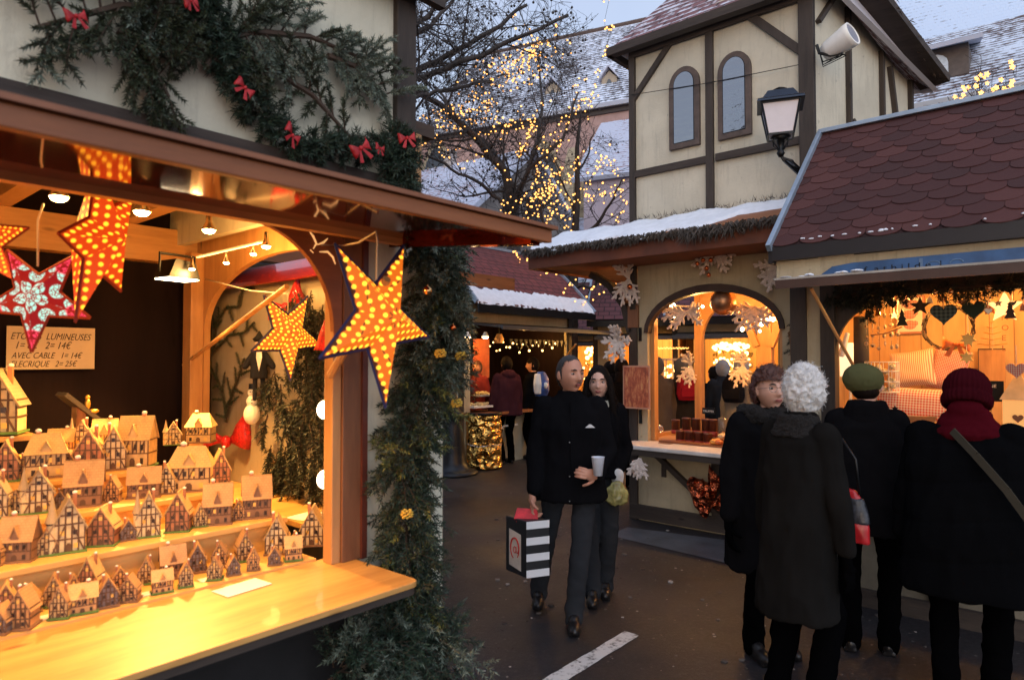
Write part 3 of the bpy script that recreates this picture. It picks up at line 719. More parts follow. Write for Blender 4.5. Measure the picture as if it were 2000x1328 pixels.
    string('string of small star lights in the little tree behind the wine red roof', [(1873,186),(1885,178),(1892,166),(1903,160),(1915,158),(1922,150),(1928,158),(1932,168),(1938,180),(1930,188),(1920,192),(1905,196),(1895,198),(1885,190),(1915,150),(1928,146)], 9.4, 8, 3, True)
    string('short row of star lights low behind the wine red roof', [(1945,182),(1952,178),(1960,182),(1972,182),(1942,190),(1858,206)], 9.4, 9, 2, True)
fairy()
# ------------------------------------------------------------ toy house stall (left foreground)
A = Frame(-.45, 2.94, 48.77)
def arc(x0, z0, x1, z1, n=12, flip=False):   # quarter ellipse from (x0,z0) vertical tangent to (x1,z1) horizontal tangent
    return [(x1+(x0-x1)*cos(i*pi/2/n), z0+(z1-z0)*sin(i*pi/2/n)) for i in range(n+1)]
def stallA():
    t = thing('market_stall', 'large cream half timbered stall full of toy houses in the left foreground', 'market stall', A.o, A.a)
    XL = -3.4
    mb = MB(); mb.box(XL, 0, -.0, .05, 2.5, 3.5); mb.box(-.25, .2, 0, .05, 0, 2.3); mb.box(XL, -.25, .0, .05, 0, .88); mb.box(-.25,0,0.001,.05,2.3,2.5)
    mb.build('front_wall', stucco('sky brightened render', (.70,.66,.52)), t)  # cream made paler so the colour carries sky light on this wall
    mb = MB(); mb.box(XL, -.095, -.035, 0, 2.37, 2.52); mb.build('front_beam', M['timber_x'], t, bevel=.005)
    mb = MB(); mb.box(-.095, .012, -.03, .1, 2.32, 3.5); mb.build('corner_post', M['timber'], t, bevel=.006)
    mb = MB(); mb.box(-.05, 0, .1, 2.5, 2.5, 3.5); mb.build('gable_wall', M['cream'], t)
    # roof
    rb = MB(); rb.slab((XL,-.10,3.4),(.1,-.10,3.4),(.1,1.25,4.6),(XL,1.25,4.6),.05); rb.slab((.1,2.7,3.3),(XL,2.7,3.3),(XL,1.25,4.6),(.1,1.25,4.6),.05)
    rb.build('roof', M['roof_wine'], t)
    mb = MB(); mb.box(XL, .1, -.12, -.08, 3.30, 3.40); mb.build('eaves_board', M['timber_x'], t)
    # counter with rounded corner
    def rc(x0, x1, y0, y1, r, n=6): return [(x0,y0)]+[(x1-r+r*sin(i*pi/2/n), y0+r-r*cos(i*pi/2/n)) for i in range(n+1)]+[(x1,y1),(x0,y1)]
    mb = MB(); mb.prism(rc(XL,-.275,-.40,.10,.04), .93, .95, 'z'); mb.build('counter', M['counter'], t, bevel=.003)
    mb = MB(); mb.prism(rc(XL,-.28,-.395,.09,.04), .905, .93, 'z'); mb.build('counter_edge', M['timber_x'], t)
    mb = MB(); mb.box(XL, -.3, -.02, 0, .0, .9); mb.build('front_panel', P('black cloth panel', (.012,.012,.014), .9, bump=.3), t)
    # posts
    mb = MB(); mb.box(-.345, -.25, -.012, .035, .95, 2.3); mb.build('post', M['stain_z'], t, bevel=.003)
    mb = MB(); mb.box(-.385, -.3455, .0, .06, .95, 2.3); mb.build('inner_post', M['pine_z'], t, bevel=.003)
    mb = MB(); mb.box(-.26, -.235, -.025, -.0125, .95, 2.3); mb.build('trim_strip', P('dark red trim', (.10,.025,.015), .4), t)
    mb = MB(); mb.box(XL, -.25, .0, .06, 2.262, 2.37); mb.build('lintel', M['stain_x'], t)
    # arched bracket
    a0 = A.hy(655, 612, .02); a1 = A.hy(470, 412, .02); zc = 2.25
    poly = arc(-.385, 1.86, a1.x, zc, 16); poly = poly+[(a1.x, 2.27), (-.345, 2.27), (-.345, 1.80), (-.375,1.82)]
    mb = MB(); mb.prism(poly, -.004, .022, 'y'); br = mb.build('bracket', M['stain_x'], t, bevel=.003)
    mb = MB()
    for pts in ([(603,450),(612,462),(618,476),(612,486)], [(620,478),(632,474),(640,466)], [(624,492),(640,492),(650,502),(655,516)], [(606,488),(612,494)]):
        mb.tube([A.hy(x,y,-.006) for x,y in pts], [.002]+[.0045]*(len(pts)-2)+[.002], 6)
    mb.build('scroll_glow', emit('painted glow of scroll holes', (1,.55,.2), .5, False), br)  # emissive strokes imitate light showing through holes; the bracket is not cut
    # interior
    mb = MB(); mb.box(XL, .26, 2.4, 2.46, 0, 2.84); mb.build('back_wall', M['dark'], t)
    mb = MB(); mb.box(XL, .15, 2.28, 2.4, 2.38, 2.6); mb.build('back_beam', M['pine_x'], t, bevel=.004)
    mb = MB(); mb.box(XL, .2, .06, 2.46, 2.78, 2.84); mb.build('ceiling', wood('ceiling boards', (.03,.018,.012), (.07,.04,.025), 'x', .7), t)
    for x in (-3.0, -2.35, -1.7, -1.0, -.35):
        mb = MB(); mb.box(x-.05, x+.05, .06, 2.4, 2.6, 2.76); mb.build('rafter', M['pine_y'], t)
    p0 = A.hy(345, 700, 2.3); 
    mb = MB(); mb.box(.0, .13, 2.18, 2.3, .9, 2.45); mb.build('post', M['pine_z'], t, bevel=.004)
    # side wall frame with arch (plane x=.1) opening y .3..2.15
    yc = [(.1,0)]; n = 14; ya, yb, zs, zt = .28, 2.16, 1.95, 2.36; ym = (ya+yb)/2
    poly = [(.06,2.78),(.06,.95),(ya,.95)]+[(ym-(ym-ya)*cos(i*pi/(2*n)), zs+(zt-zs)*sin(i*pi/(2*n))) for i in range(2*n+1)]+[(yb,.95),(2.4,.95),(2.4,2.78)]
    mb = MB()
    for i in range(2*n):
        y0 = ym-(ym-ya)*cos(i*pi/(2*n)); y1 = ym-(ym-ya)*cos((i+1)*pi/(2*n)); z0 = zs+(zt-zs)*sin(i*pi/(2*n)); z1 = zs+(zt-zs)*sin((i+1)*pi/(2*n))
        mb.prism([(y0,z0),(y1,z1),(y1,2.78),(y0,2.78)], .08, .12, 'x')
    mb.box(.08,.12,.06,ya,.95,2.78); mb.box(.08,.12,yb,2.4,.95,2.78); mb.build('side_frame', M['pine_z'], t)
    mb = MB(); mb.box(.235, .26, .06, 2.39, 0, 2.28); mb.build('side_panel', stucco('pale side panel', (.36,.30,.22), .2), t)
    mb = MB(); mb.quad((.125,.2,2.2),(.125,2.3,2.2),(.232,2.3,2.33),(.232,.2,2.33)); o = mb.build('side_flap', P('red lacquer', (.16,.01,.006), .15, 0, .3, 6, coat=1), t); so = o.modifiers.new('s','SOLIDIFY'); so.thickness = .008
    mb = MB(); mb.box(-.1, .232, .25, 2.2, .925, .95); mb.build('side_counter', M['counter'], t)
    # tiers
    for y0, y1, z in ((.35,.62,1.082), (.62,.9,1.178), (.9,1.2,1.267), (1.2,1.6,1.30)):
        xr = {.35:-.42,.62:-.46,.9:-.62,1.2:-.72}[y0]
        xr = A.hy({.35:560,.62:455,.9:262,1.2:300}[y0], 990, y0).x
        mb = MB(); mb.box(XL, xr, y0-.01, y1+.01, z-.022, z); mb.box(XL, xr-.01, y0+.012, y0+.03, z-.14, z-.022); mb.build('tier_shelf', M['shelf'], t, bevel=.003)
    mb = MB(); mb.box(XL, -.39, .1, .36, .90, .958); mb.build('base_shelf', M['shelf'], t)
    mb = MB(); p = A.hy(62, 845, 2.1); mb.box(XL, p.x, 1.95, 2.39, p.z-.025, p.z); mb.build('wall_shelf', M['pine_x'], t)
    # awning (raised shutter)
    aw = MB(); aw.prism([(.0,2.285),(-.80,2.205),(-.80,2.18),(.0,2.26)], XL, -.07, 'x'); aw.build('awning', M['lacquer'], t)
    mb = MB(); mb.prism([(-.80,2.205),(-.83,2.203),(-.83,2.158),(-.80,2.16)], XL, -.05, 'x'); mb.build('fascia', M['stain_x'], t, bevel=.004)
    mb = MB(); mb.prism([(-.77,2.222),(-.845,2.217),(-.845,2.2045),(-.77,2.207)], XL, -.035, 'x'); mb.build('fascia_cap', P('weathered cap', (.22,.08,.035), .5), t)
    mb = MB(); mb.prism([(-.79,2.15),(-.01,2.225),(-.01,2.26),(-.79,2.18)], -.12, -.071, 'x'); mb.build('end_batten', M['lacquer'], t)
    mb = MB(); mb.box(XL, -.12, -.10, -.06, 2.225, 2.25); mb.build('hinge_batten', M['pine_x'], t)
    return t
SA = stallA()
# dowels holding the awning
def rods():
    a = A.hy(352, 718, 2.0); b = A.hy(512, 580, 1.6)
    a = A.hx(352, 718, .07); b = A.hy(560, 560, .5)
    mb = MB(); mb.tube([A.w(*a)-A.w(*a), A.w(*b)-A.w(*a)], [.013,.013], 8)
    tag(mb.build('dowel', M['pine_x'], loc=A.w(*a)), 'thin wooden dowel slanting up in front of the fir branches on the side panel', 'rod')
    a = A.hy(645, 733, -.03); b = A.hy(700, 640, -.25)
    mb = MB(); mb.tube([V((0,0,0)), (A.w(*b)-A.w(*a))*1.9], [.016,.014], 8)
    tag(mb.build('dowel', M['pine_x'], loc=A.w(*a)), 'round wooden prop running behind the big orange star at the front post', 'rod')
    c = W(730, 580, 2.6)
rods()
# ------------------------------------------------------------ luminous paper stars
def star_mat(name, body, dot, edge, es, mode='dots'):
    n = N(name); uv = n.co('UV'); s = n.new('ShaderNodeSeparateXYZ'); n.link(uv, s.inputs[0]); U, T = s.outputs[0], n.math('ABSOLUTE', s.outputs[1])   # U: from outline inwards, T: along
    P_ = .098
    if mode == 'dots':
        a = n.math('SUBTRACT', n.math('FRACT', n.math('DIVIDE', U, .115)), .5); b = n.math('SUBTRACT', n.math('FRACT', n.math('DIVIDE', T, P_)), .5)
        d = n.math('SQRT', n.math('ADD', n.math('POWER', n.math('MULTIPLY', a, .115), 2), n.math('POWER', n.math('MULTIPLY', b, P_), 2)))
        dots = n.ramp(d, [(.022,(1,1,1)),(.032,(0,0,0))])
        wav = n.math('ADD', U, n.math('MULTIPLY', n.math('SINE', n.math('MULTIPLY', T, 22)), .02))
        rim = n.ramp(wav, [(.035,(1,1,1)),(.045,(0,0,0))])
        ln = n.ramp(n.math('ABSOLUTE', n.math('SUBTRACT', n.math('FRACT', n.math('DIVIDE', wav, .17)), .02)), [(.03,(1,1,1)),(.06,(0,0,0))])
        ln = n.mix(n.ramp(n.noise(n.co('UV', (3,3,3)), 2, 2), [(.5,(0,0,0)),(.52,(1,1,1))]), (0,0,0), ln)
        bl = n.mix(ln, rim, (1,1,1)) if edge else rim
        chk = n.ramp(n.math('FRACT', n.math('DIVIDE', T, .05)), [(.4,(0,0,0)),(.5,(1,1,1))])
        bl2 = n.mix(chk, bl, (0,0,0)) if not edge else bl
        e = n.mix(dots, n.mix(bl, body, edge if edge else tuple(x*.6 for x in body)), dot)
        st = n.math('ADD', n.math('MULTIPLY', dots, es*1.1), n.math('MULTIPLY', n.math('SUBTRACT', 1, bl) if edge else 1.0, es*.52))
    else:
        vo = n.new('ShaderNodeTexVoronoi'); vo.inputs['Scale'].default_value = 3.1; vo.inputs['Randomness'].default_value = .15; n.link(uv, vo.inputs['Vector'])
        v2 = n.new('ShaderNodeTexVoronoi'); v2.inputs['Scale'].default_value = 15; n.link(uv, v2.inputs['Vector']); v2.feature = 'DISTANCE_TO_EDGE'
        fl = n.ramp(vo.outputs['Distance'], [(.40,(1,1,1)),(.45,(0,0,0))]); pet = n.ramp(v2.outputs['Distance'], [(.04,(0,0,0)),(.09,(1,1,1))])
        sw = n.ramp(U, [(.62,(0,0,0)),(.66,(1,1,1))]); x = n.ramp(T, [(.26,(0,0,0)),(.3,(1,1,1)),(.62,(1,1,1)),(.66,(0,0,0))])
        zone = n.ramp(T, [(.30,(1,1,1)),(.34,(0,0,0))])
        flc = n.mix(zone, (1,.06,.12), (.45,1,.8))
        fm = n.math('MULTIPLY', fl, pet)
        e = n.mix(fm, body, flc); st = n.math('ADD', n.math('MULTIPLY', fm, es*.75), es*.35)
    n.set(Base_Color=tuple(x*.16 for x in body), Emission_Color=e, Emission_Strength=st, Roughness=.6)
    n.m.cycles.emission_sampling = 'NONE'
    return n.m
def star(label, center, Rr, ang, rot, mat, cordtop=None, ratio=.40, depth=.3, sx=1.0, inner_light=True):
    """five pointed folded paper star; local plane XZ, centre ridge towards -Y and +Y"""
    t = thing('star_lantern', label, 'star lantern', center, 0, 'luminous folded paper stars hung in the toy house stall'); t.rotation_euler = rot
    mb = MB()
    tips = [V((Rr*cos(ang+i*2*pi/5)*sx, 0, Rr*sin(ang+i*2*pi/5))) for i in range(5)]
    nts = [V((Rr*ratio*cos(ang+(i+.5)*2*pi/5)*sx, 0, Rr*ratio*sin(ang+(i+.5)*2*pi/5))) for i in range(5)]
    for sg in (-1, 1):
        c = V((0, sg*Rr*depth, 0))
        for i in range(5):
            for nt in (nts[i], nts[i-1]):
                T = tips[i]; e = (T-nt); L = e.length; k = 1/Rr; dist = (c-nt).cross(e).length/L*k; al = (c-nt).dot(e)/L*k
                mb.add([c, T, nt] if (sg < 0) == (nt is nts[i]) else [c, nt, T], [(0,1,2)],
                       [[(dist, -al), (0, -L*k), (0, 0)] if (sg < 0) == (nt is nts[i]) else [(dist, -al), (0,0), (0,-L*k)]])
    sh = mb.build('paper_shell', mat, t)
    m2 = MB()
    for i in range(5):
        for nt in (nts[i], nts[i-1]): m2.tube([tips[i], nt], .0055 if Rr > .15 else .003, 4)
    m2.build('seam', P('star seam', (.02,.02,.09) if 'blue' in label else (.3,.03,.01), .7, 0, 0), t)
    if cordtop is not None:
        mb = MB(); Mi = t.matrix_basis.inverted(); Mi = (Matrix.Translation(center) @ t.rotation_euler.to_matrix().to_4x4()).inverted()
        mb.tube([Mi @ V(p) for p in cordtop], .0035, 6); mb.build('cord', M['cable'], t, True)
    return t
SM1 = star_mat('orange blue star paper', (1,.19,.012), (1,.50,.03), (.012,.012,.10), 1.1)
SM2 = star_mat('red orange star paper', (1,.075,.006), (1,.42,.02), None, 1.0)
SM3 = star_mat('red star paper with flowers', (.75,.012,.02), (1,.1,.1), None, .7, 'flower')
def stars():
    y1 = -.42; c = A.w(*A.hy(738, 622, y1)); k = A.px(738, 622, y1); 
    star('largest orange star lantern with blue edging, hanging from the awning corner', c, 178*k, radians(58), (0, radians(-4), A.a+radians(14)), SM1,
         [A.w(*A.hy(735,575,y1)), A.w(*A.hy(737,470,y1)), A.w(*A.hy(735,452,y1)), A.w(*A.hy(700,474,y1+.1)), A.w(*A.hy(668,480,-.02)), A.w(*A.hy(628,478,-.02))], .38, .30)
    y2 = .9; c = A.w(*A.hy(563, 652, y2)); k = A.px(563, 652, y2)
    star('smaller orange star lantern with blue edging inside the stall before the pale side panel', c, 92*k, radians(58), (0,0,A.a+radians(10)), SM1,
         [A.w(*A.hy(562,612,y2)), A.w(*A.hy(563,574,y2)), A.w(*A.hy(490,568,y2+.4)), A.w(*A.hy(400,545,y2+.8))], .42, .28)
    y3 = .12; c = A.w(*A.hy(192, 468, y3)); k = A.px(192, 468, y3)
    star('tall red orange dotted star lantern seen half edge-on, upper left', c, 175*k, radians(-62-36), (0,radians(14),A.a+radians(34)), SM2,
         [A.w(*A.hy(205,400,y3)), A.w(*A.hy(206,362,y3))], .40, .34, .55)
    y4 = .25; c = A.w(*A.hy(72, 580, y4)); k = A.px(72, 580, y4)
    star('red star lantern with pale green flower pattern hanging over the price card', c, 108*k, radians(-90-4), (0,0,A.a-radians(44)), SM3,
         [A.w(*A.hy(74,520,y4)), A.w(*A.hy(74,430,y4)), A.w(*A.hy(85,398,y4))], .40, .25)
    y5 = 0; c = A.w(*A.hy(-42, 470, y5)); k = A.px(0, 470, y5)
    star('plain red star lantern cut off by the left picture edge', c, 88*k, radians(20), (0,0,A.a-radians(30)), SM2, [c+V((0,0,.05)), c+V((0,0,.3))], .45, .3)
stars()
# lamps
LAMPS = []
def spot(label, px, py, y, s=1.0, d=(0,0,-1), h=.07):
    p = A.w(*A.hy(px, py, y)); t = thing('spot_lamp', label, 'lamp', p, 0, 'small spot lamps of the toy house stall')
    mb = MB(); mb.lathe([(.012*s,.06*s+h*.3),(.014*s,.035*s),(.030*s,.0),(.032*s,-.004),(.028*s,-.004)], 14); mb.build('holder', P('chrome cup', (.7,.62,.5), .25, 1, 0), t, True)
    mb = MB(); mb.ell((0,0,-.004), (.027*s,.027*s,.016*s), 12); mb.build('bulb', M['bulb'], t, True)
    LAMPS.append((p, s)); return t
def lampsA():
    spot('spot lamp above the edge-on red star, leftmost on the ceiling', 115, 383, .35, 1.0)
    spot('ceiling spot lamp just right of the tall edge-on star', 277, 412, .35, 1.0)
    spot('ceiling spot lamp on a white stem right of the first two', 408, 448, .6, .95)
    spot('first spot of the tilted rail, beside the floodlight', 375, 524, 1.4, .6)
    spot('second spot of the tilted rail', 442, 512, 1.25, .55)
    spot('third spot of the tilted rail', 495, 495, 1.1, .6)
    spot('last and brightest spot of the tilted rail, near the arched bracket', 520, 480, 1.0, .85)
    mb = MB(); a, b = A.w(*A.hy(385, 502, 1.4)), A.w(*A.hy(522, 470, 1.0)); mb.tube([(0,0,0), b-a], .008, 8)
    tag(mb.build('lamp_rail', M['white'], loc=a), 'pale rail that carries four spots inside the toy house stall', 'rail')
    p = A.w(*A.hy(346, 545, 1.5)); t = thing('floodlight', 'black rectangular floodlight shining down over the toy houses', 'lamp', p, A.a+radians(10))
    mb = MB(); mb.prism([(-.09,0),(.09,0),(.06,.09),(-.05,.1)], -.07, .07, 'y'); mb.build('housing', M['black'], t)
    mb = MB(); mb.box(-.085,.085,-.065,.065,-.006,-.001); mb.build('lens', emit('floodlight lens', (1,.85,.55), 18, False), t)
    mb = MB(); mb.tube([(-.1,0,.03),(-.1,0,.13),(.1,0,.13),(.1,0,.03)], .008, 6); mb.build('yoke', M['black'], t)
    LAMPS.append((p-V((0,0,.02)), 1.6))
    for lb, py in (('upper white reflector bulb half hidden behind the front post', 800), ('lower white reflector bulb half hidden behind the front post', 936)):
        p = A.w(*A.hy(634, py, .34)); t = thing('reflector_bulb', lb, 'lamp', p, A.a, 'reflector bulbs behind the front post')
        mb = MB(); mb.ell((0,0,0), (.036,.03,.042), 16); mb.build('bulb', emit('reflector glow', (1,.75,.5), 5, False), t, True)
        mb = MB(); mb.tube([(.02,0,0),(.055,0,0)], [.024,.014], 10); mb.build('socket', M['white'], t, True)
lampsA()
# ------------------------------------------------------------ price card & papers
def cards():
    p = A.hy(102, 680, 2.36); k = A.px(102, 680, 2.36); t = thing('price_card', 'handwritten price card on the dark back wall, ETOILES LUMINEUSES', 'sign', A.w(*p), A.a)
    a, b = A.hy(15, 680, 2.36), A.hy(187, 680, 2.36); w = (b.x-a.x)/2; h = 41*k
    MB().box(-w, w, -.004, 0, -h, h).build('card', P('price card paper', (.55,.42,.27), .7, 0, .08), t)
    for s, x, z, sz in (('ETOILES  LUMINEUSES', -.93, .48, .47), ('1= 8€   2= 14€', -.84, .05, .5), ('AVEC CABLE   1= 14€', -.9, -.4, .42), ('ELECRIQUE   2= 25€', -.92, -.8, .42)):
        text(t, s, sz*h*.95, (x*w, -.006, z*h-.01), M['ink'], 'handwriting', shear=.35, sx=.74)
    for lb, px, py, z, rx, ry, yaw in (('blank white card lying on the front counter', 473, 1147, .952, .085, .05, .1), ('blank white card lying on the side counter', 600, 1007, .952, .09, .06, .2)):
        p = A.hz(px, py, z); mb = MB(); mb.box(-rx, rx, -ry, ry, 0, .002); tag(mb.build('paper_card', P('white card', (.9,.9,.85), .5, var=0), loc=A.w(*p), rz=A.a+yaw), lb, 'card')
    for i, px in enumerate((98, 188, 292, 408)):
        p = A.hz(px, {98:1195,188:1172,292:1150,408:1122}[px]+8, .959); mb = MB(); mb.box(-.035,.035,-.02,.02,0,.002)
        tag(mb.build('price_ticket', P('white ticket', (.9,.9,.82), .5, var=0), loc=A.w(*p), rz=A.a), f'{ORD[i]} blank white ticket from the left before the lowest toy house row', 'ticket', 'white tickets before the toy houses')
cards()
# ------------------------------------------------------------ toy houses
WC = {'cream': (.60,.41,.18), 'red': (.42,.17,.08), 'blue': (.20,.16,.15), 'orange': (.62,.32,.12), 'brown': (.25,.13,.07), 'white': (.66,.52,.29)}
RC = {'terracotta': (.40,.23,.11), 'ochre': (.52,.34,.14), 'grey': (.34,.25,.15), 'brown': (.25,.13,.08)}
TW = {k: P('toy wall '+k, v, .55, 0, .22, 40, .3, 90, .002) for k, v in WC.items()}
def toyroof(k, c):
    n = N('toy roof '+k); b = n.new('ShaderNodeTexBrick'); n.link(n.co('UV'), b.inputs['Vector']); b.inputs['Scale'].default_value = 1; b.inputs['Brick Width'].default_value = .012; b.inputs['Row Height'].default_value = .009; b.inputs['Mortar Size'].default_value = .0009
    for i, q in (('Color1', 1.1), ('Color2', .8), ('Mortar', .45)): b.inputs[i].default_value = (*[min(1,x*q) for x in c], 1)
    n.set(Base_Color=n.mix(n.noise(n.co(), 30, 4), b.outputs['Color'], tuple(min(1,x*1.5) for x in c)), Roughness=.6); return n.m
TR = {k: toyroof(k, v) for k, v in RC.items()}
M['toytimber'] = P('toy timber', (.12,.06,.03), .6, 0, .3, 50)
M['toysnow'] = P('toy chimney snow', (.85,.84,.8), .5, 0, 0)
M['toywin'] = P('toy window', (.03,.02,.02), .3, 0, 0)
M['toylit'] = P('toy warm window', (.8,.5,.12), .4, 0, 0)
M['toygreen'] = P('toy shrub', (.1,.2,.05), .8, 0, .3, 60)
def toy(w, d, h, rh, wc, rc, style, seed):
    random.seed(seed)
    t = thing('toy_house', 'x', 'toy house', (0,0,0), 0, 'miniature half timbered houses on the tiers')
    tm = MB(); wl = MB(); e = .0012; win = []
    if style in ('gable', 'tower'):       # gable towards the front
        wl.prism([(-w/2,0),(w/2,0),(w/2,h),(0,h+rh),(-w/2,h)], -d/2, d/2)
        bw = w*.035+.0015
        for z in (h*.02, h*.48, h): tm.box(-w/2-e, w/2+e, -d/2-.0016, -d/2, z-bw/2, z+bw/2); tm.box(w/2, w/2+.0016, -d/2, d/2, z-bw/2, z+bw/2); tm.box(-w/2-.0016, -w/2, -d/2, d/2, z-bw/2, z+bw/2)
        for i in range(6):
            x = -w/2+w*i/5; zt = h+rh*(1-abs(x)*2/w); tm.box(x-bw/2, x+bw/2, -d/2-.002, -d/2-.0002, 0, max(h, zt*.98))
        for sg in (-1,1):
            tm.beam((sg*w*.48,-d/2-.002,h*.05),(sg*w*.3,-d/2-.002,h*.46), bw, .002, (0,1,0)); tm.beam((sg*w*.3,-d/2-.002,h*.52),(sg*w*.1,-d/2-.002,h*.98), bw, .002, (0,1,0))
        for k in (.35,.65): tm.box(-w/2*(1-k), w/2*(1-k), -d/2-.0018, -d/2, h+rh*k-bw/2, h+rh*k+bw/2)
        rf = MB(); o = w*.1
        for sg in (-1,1):
            a = (sg*(w/2+o), -d/2-o*.8, h-rh*2*o/w); b = (sg*(w/2+o), d/2+o*.8, h-rh*2*o/w); c = (0, d/2+o*.8, h+rh+.002); dd = (0, -d/2-o*.8, h+rh+.002)
            if sg > 0: rf.slab(a, b, c, dd, w*.05)
            else: rf.slab(b, a, dd, c, w*.05)
        for x, z in ((-w*.2,h*.62),(w*.2,h*.62),(0,h+rh*.3),(w*.22,h*.15)): win.append((x, z, w*.13, w*.16))
    else:                 # long side towards the front, hipped or gabled roof
        wl.box(-w/2, w/2, -d/2, d/2, 0, h); bw = w*.025+.001
        for z in (h*.03, h*.5, h*.97): tm.box(-w/2-e, w/2+e, -d/2-.0016, -d/2, z-bw/2, z+bw/2); tm.box(w/2, w/2+.0016, -d/2, d/2, z-bw/2, z+bw/2); tm.box(-w/2-.0016,-w/2,-d/2,d/2,z-bw/2,z+bw/2)
        m = 8
        for i in range(m+1): x = -w/2+w*i/m; tm.box(x-bw/2, x+bw/2, -d/2-.002, -d/2, 0 if i in (0,m) else h*.5, h)
        for i in range(0, m, 2): x = -w/2+w*i/m; tm.beam((x,-d/2-.002,h*.52),(x+w/m,-d/2-.002,h*.95), bw, .002, (0,1,0))
        rf = MB(); o = w*.06; hp = w*.16 if style == 'hip' else -o; z0 = h-.002; zt = h+rh
        rf.slab((-w/2-o,-d/2-o,z0),(w/2+o,-d/2-o,z0),(w/2-hp,0,zt),(-w/2+hp,0,zt),w*.03); rf.slab((w/2+o,d/2+o,z0),(-w/2-o,d/2+o,z0),(-w/2+hp,0,zt),(w/2-hp,0,zt),w*.03)
        if style == 'hip': rf.slab((w/2+o,-d/2-o,z0),(w/2+o,d/2+o,z0),(w/2-hp,.001,zt),(w/2-hp,-.001,zt),w*.02); rf.slab((-w/2-o,d/2+o,z0),(-w/2-o,-d/2-o,z0),(-w/2+hp,-.001,zt),(-w/2+hp,.001,zt),w*.02)
        else:
            wl.prism([(-d/2,h),(d/2,h),(0,zt-.003)], -w/2, w/2, 'x')
        for x in (-.3,-.1,.1,.3): win.append((x*w, h*.62, w*.09, h*.2))
        win.append((-w*.3, h*.12, w*.1, h*.22)); win.append((w*.3, h*.12, w*.1, h*.22))
        # dormer
        wl.prism([(-w*.12,h),(w*.12,h),(w*.12,h+rh*.25),(0,h+rh*.6),(-w*.12,h+rh*.25)], -d/2-.001, 0)
        rf.slab((w*.15,-d/2-.006,h+rh*.18),(w*.15,0,h+rh*.18),(0,0,h+rh*.66),(0,-d/2-.006,h+rh*.66),.003); rf.slab((-w*.15,0,h+rh*.18),(-w*.15,-d/2-.006,h+rh*.18),(0,-d/2-.006,h+rh*.66),(0,0,h+rh*.66),.003)
    if style == 'tower':
        cx = -w*.5; wl.lathe([(w*.17,0),(w*.17,h*1.1)], 10, (cx,-d*.35,0)); rf.lathe([(w*.23,0),(w*.12,rh*.4),(.001,rh*1.1)], 10, (cx,-d*.35,h*1.1))
        for z in (h*.5, h*1.05): tm.lathe([(w*.178,-.002),(w*.178,.002)], 10, (cx,-d*.35,z))
    wl.build('wall', TW[wc], t); tm.build('timber_frame', M['toytimber'], t); rf.build('roof', TR[rc], t)
    for i, (x, z, ww, hh) in enumerate(win):
        MB().box(x-ww/2, x+ww/2, -d/2-.003, -d/2-.0021, z, z+hh).build('window', M['toylit'] if (i+seed)%3 == 0 else M['toywin'], t)
    MB().prism([(-w*.08,0),(-w*.08,h*.25),(-w*.04,h*.34),(w*.04,h*.34),(w*.08,h*.25),(w*.08,0)], -d/2-.0032, -d/2-.0021).build('door', M['toytimber'], t)
    cx = w*.2*(1 if seed%2 else -1); zb = h+rh*.45
    ch = MB().box(cx-w*.06, cx+w*.06, -w*.02, w*.1, zb, h+rh*1.08).build('chimney', TW['red'], t)
    m = MB(); m.ell((cx, w*.04, h+rh*1.12), (w*.085,w*.085,w*.06), 10); m.build('snow_cap', M['toysnow'], ch, True)
    m = MB(); m.box(-w/2-.006, w/2+.006, -d/2-.012, d/2+.004, -.002, .003)
    m.build('base', M['toygreen'] if seed%2 else TW['brown'], t)
    return t
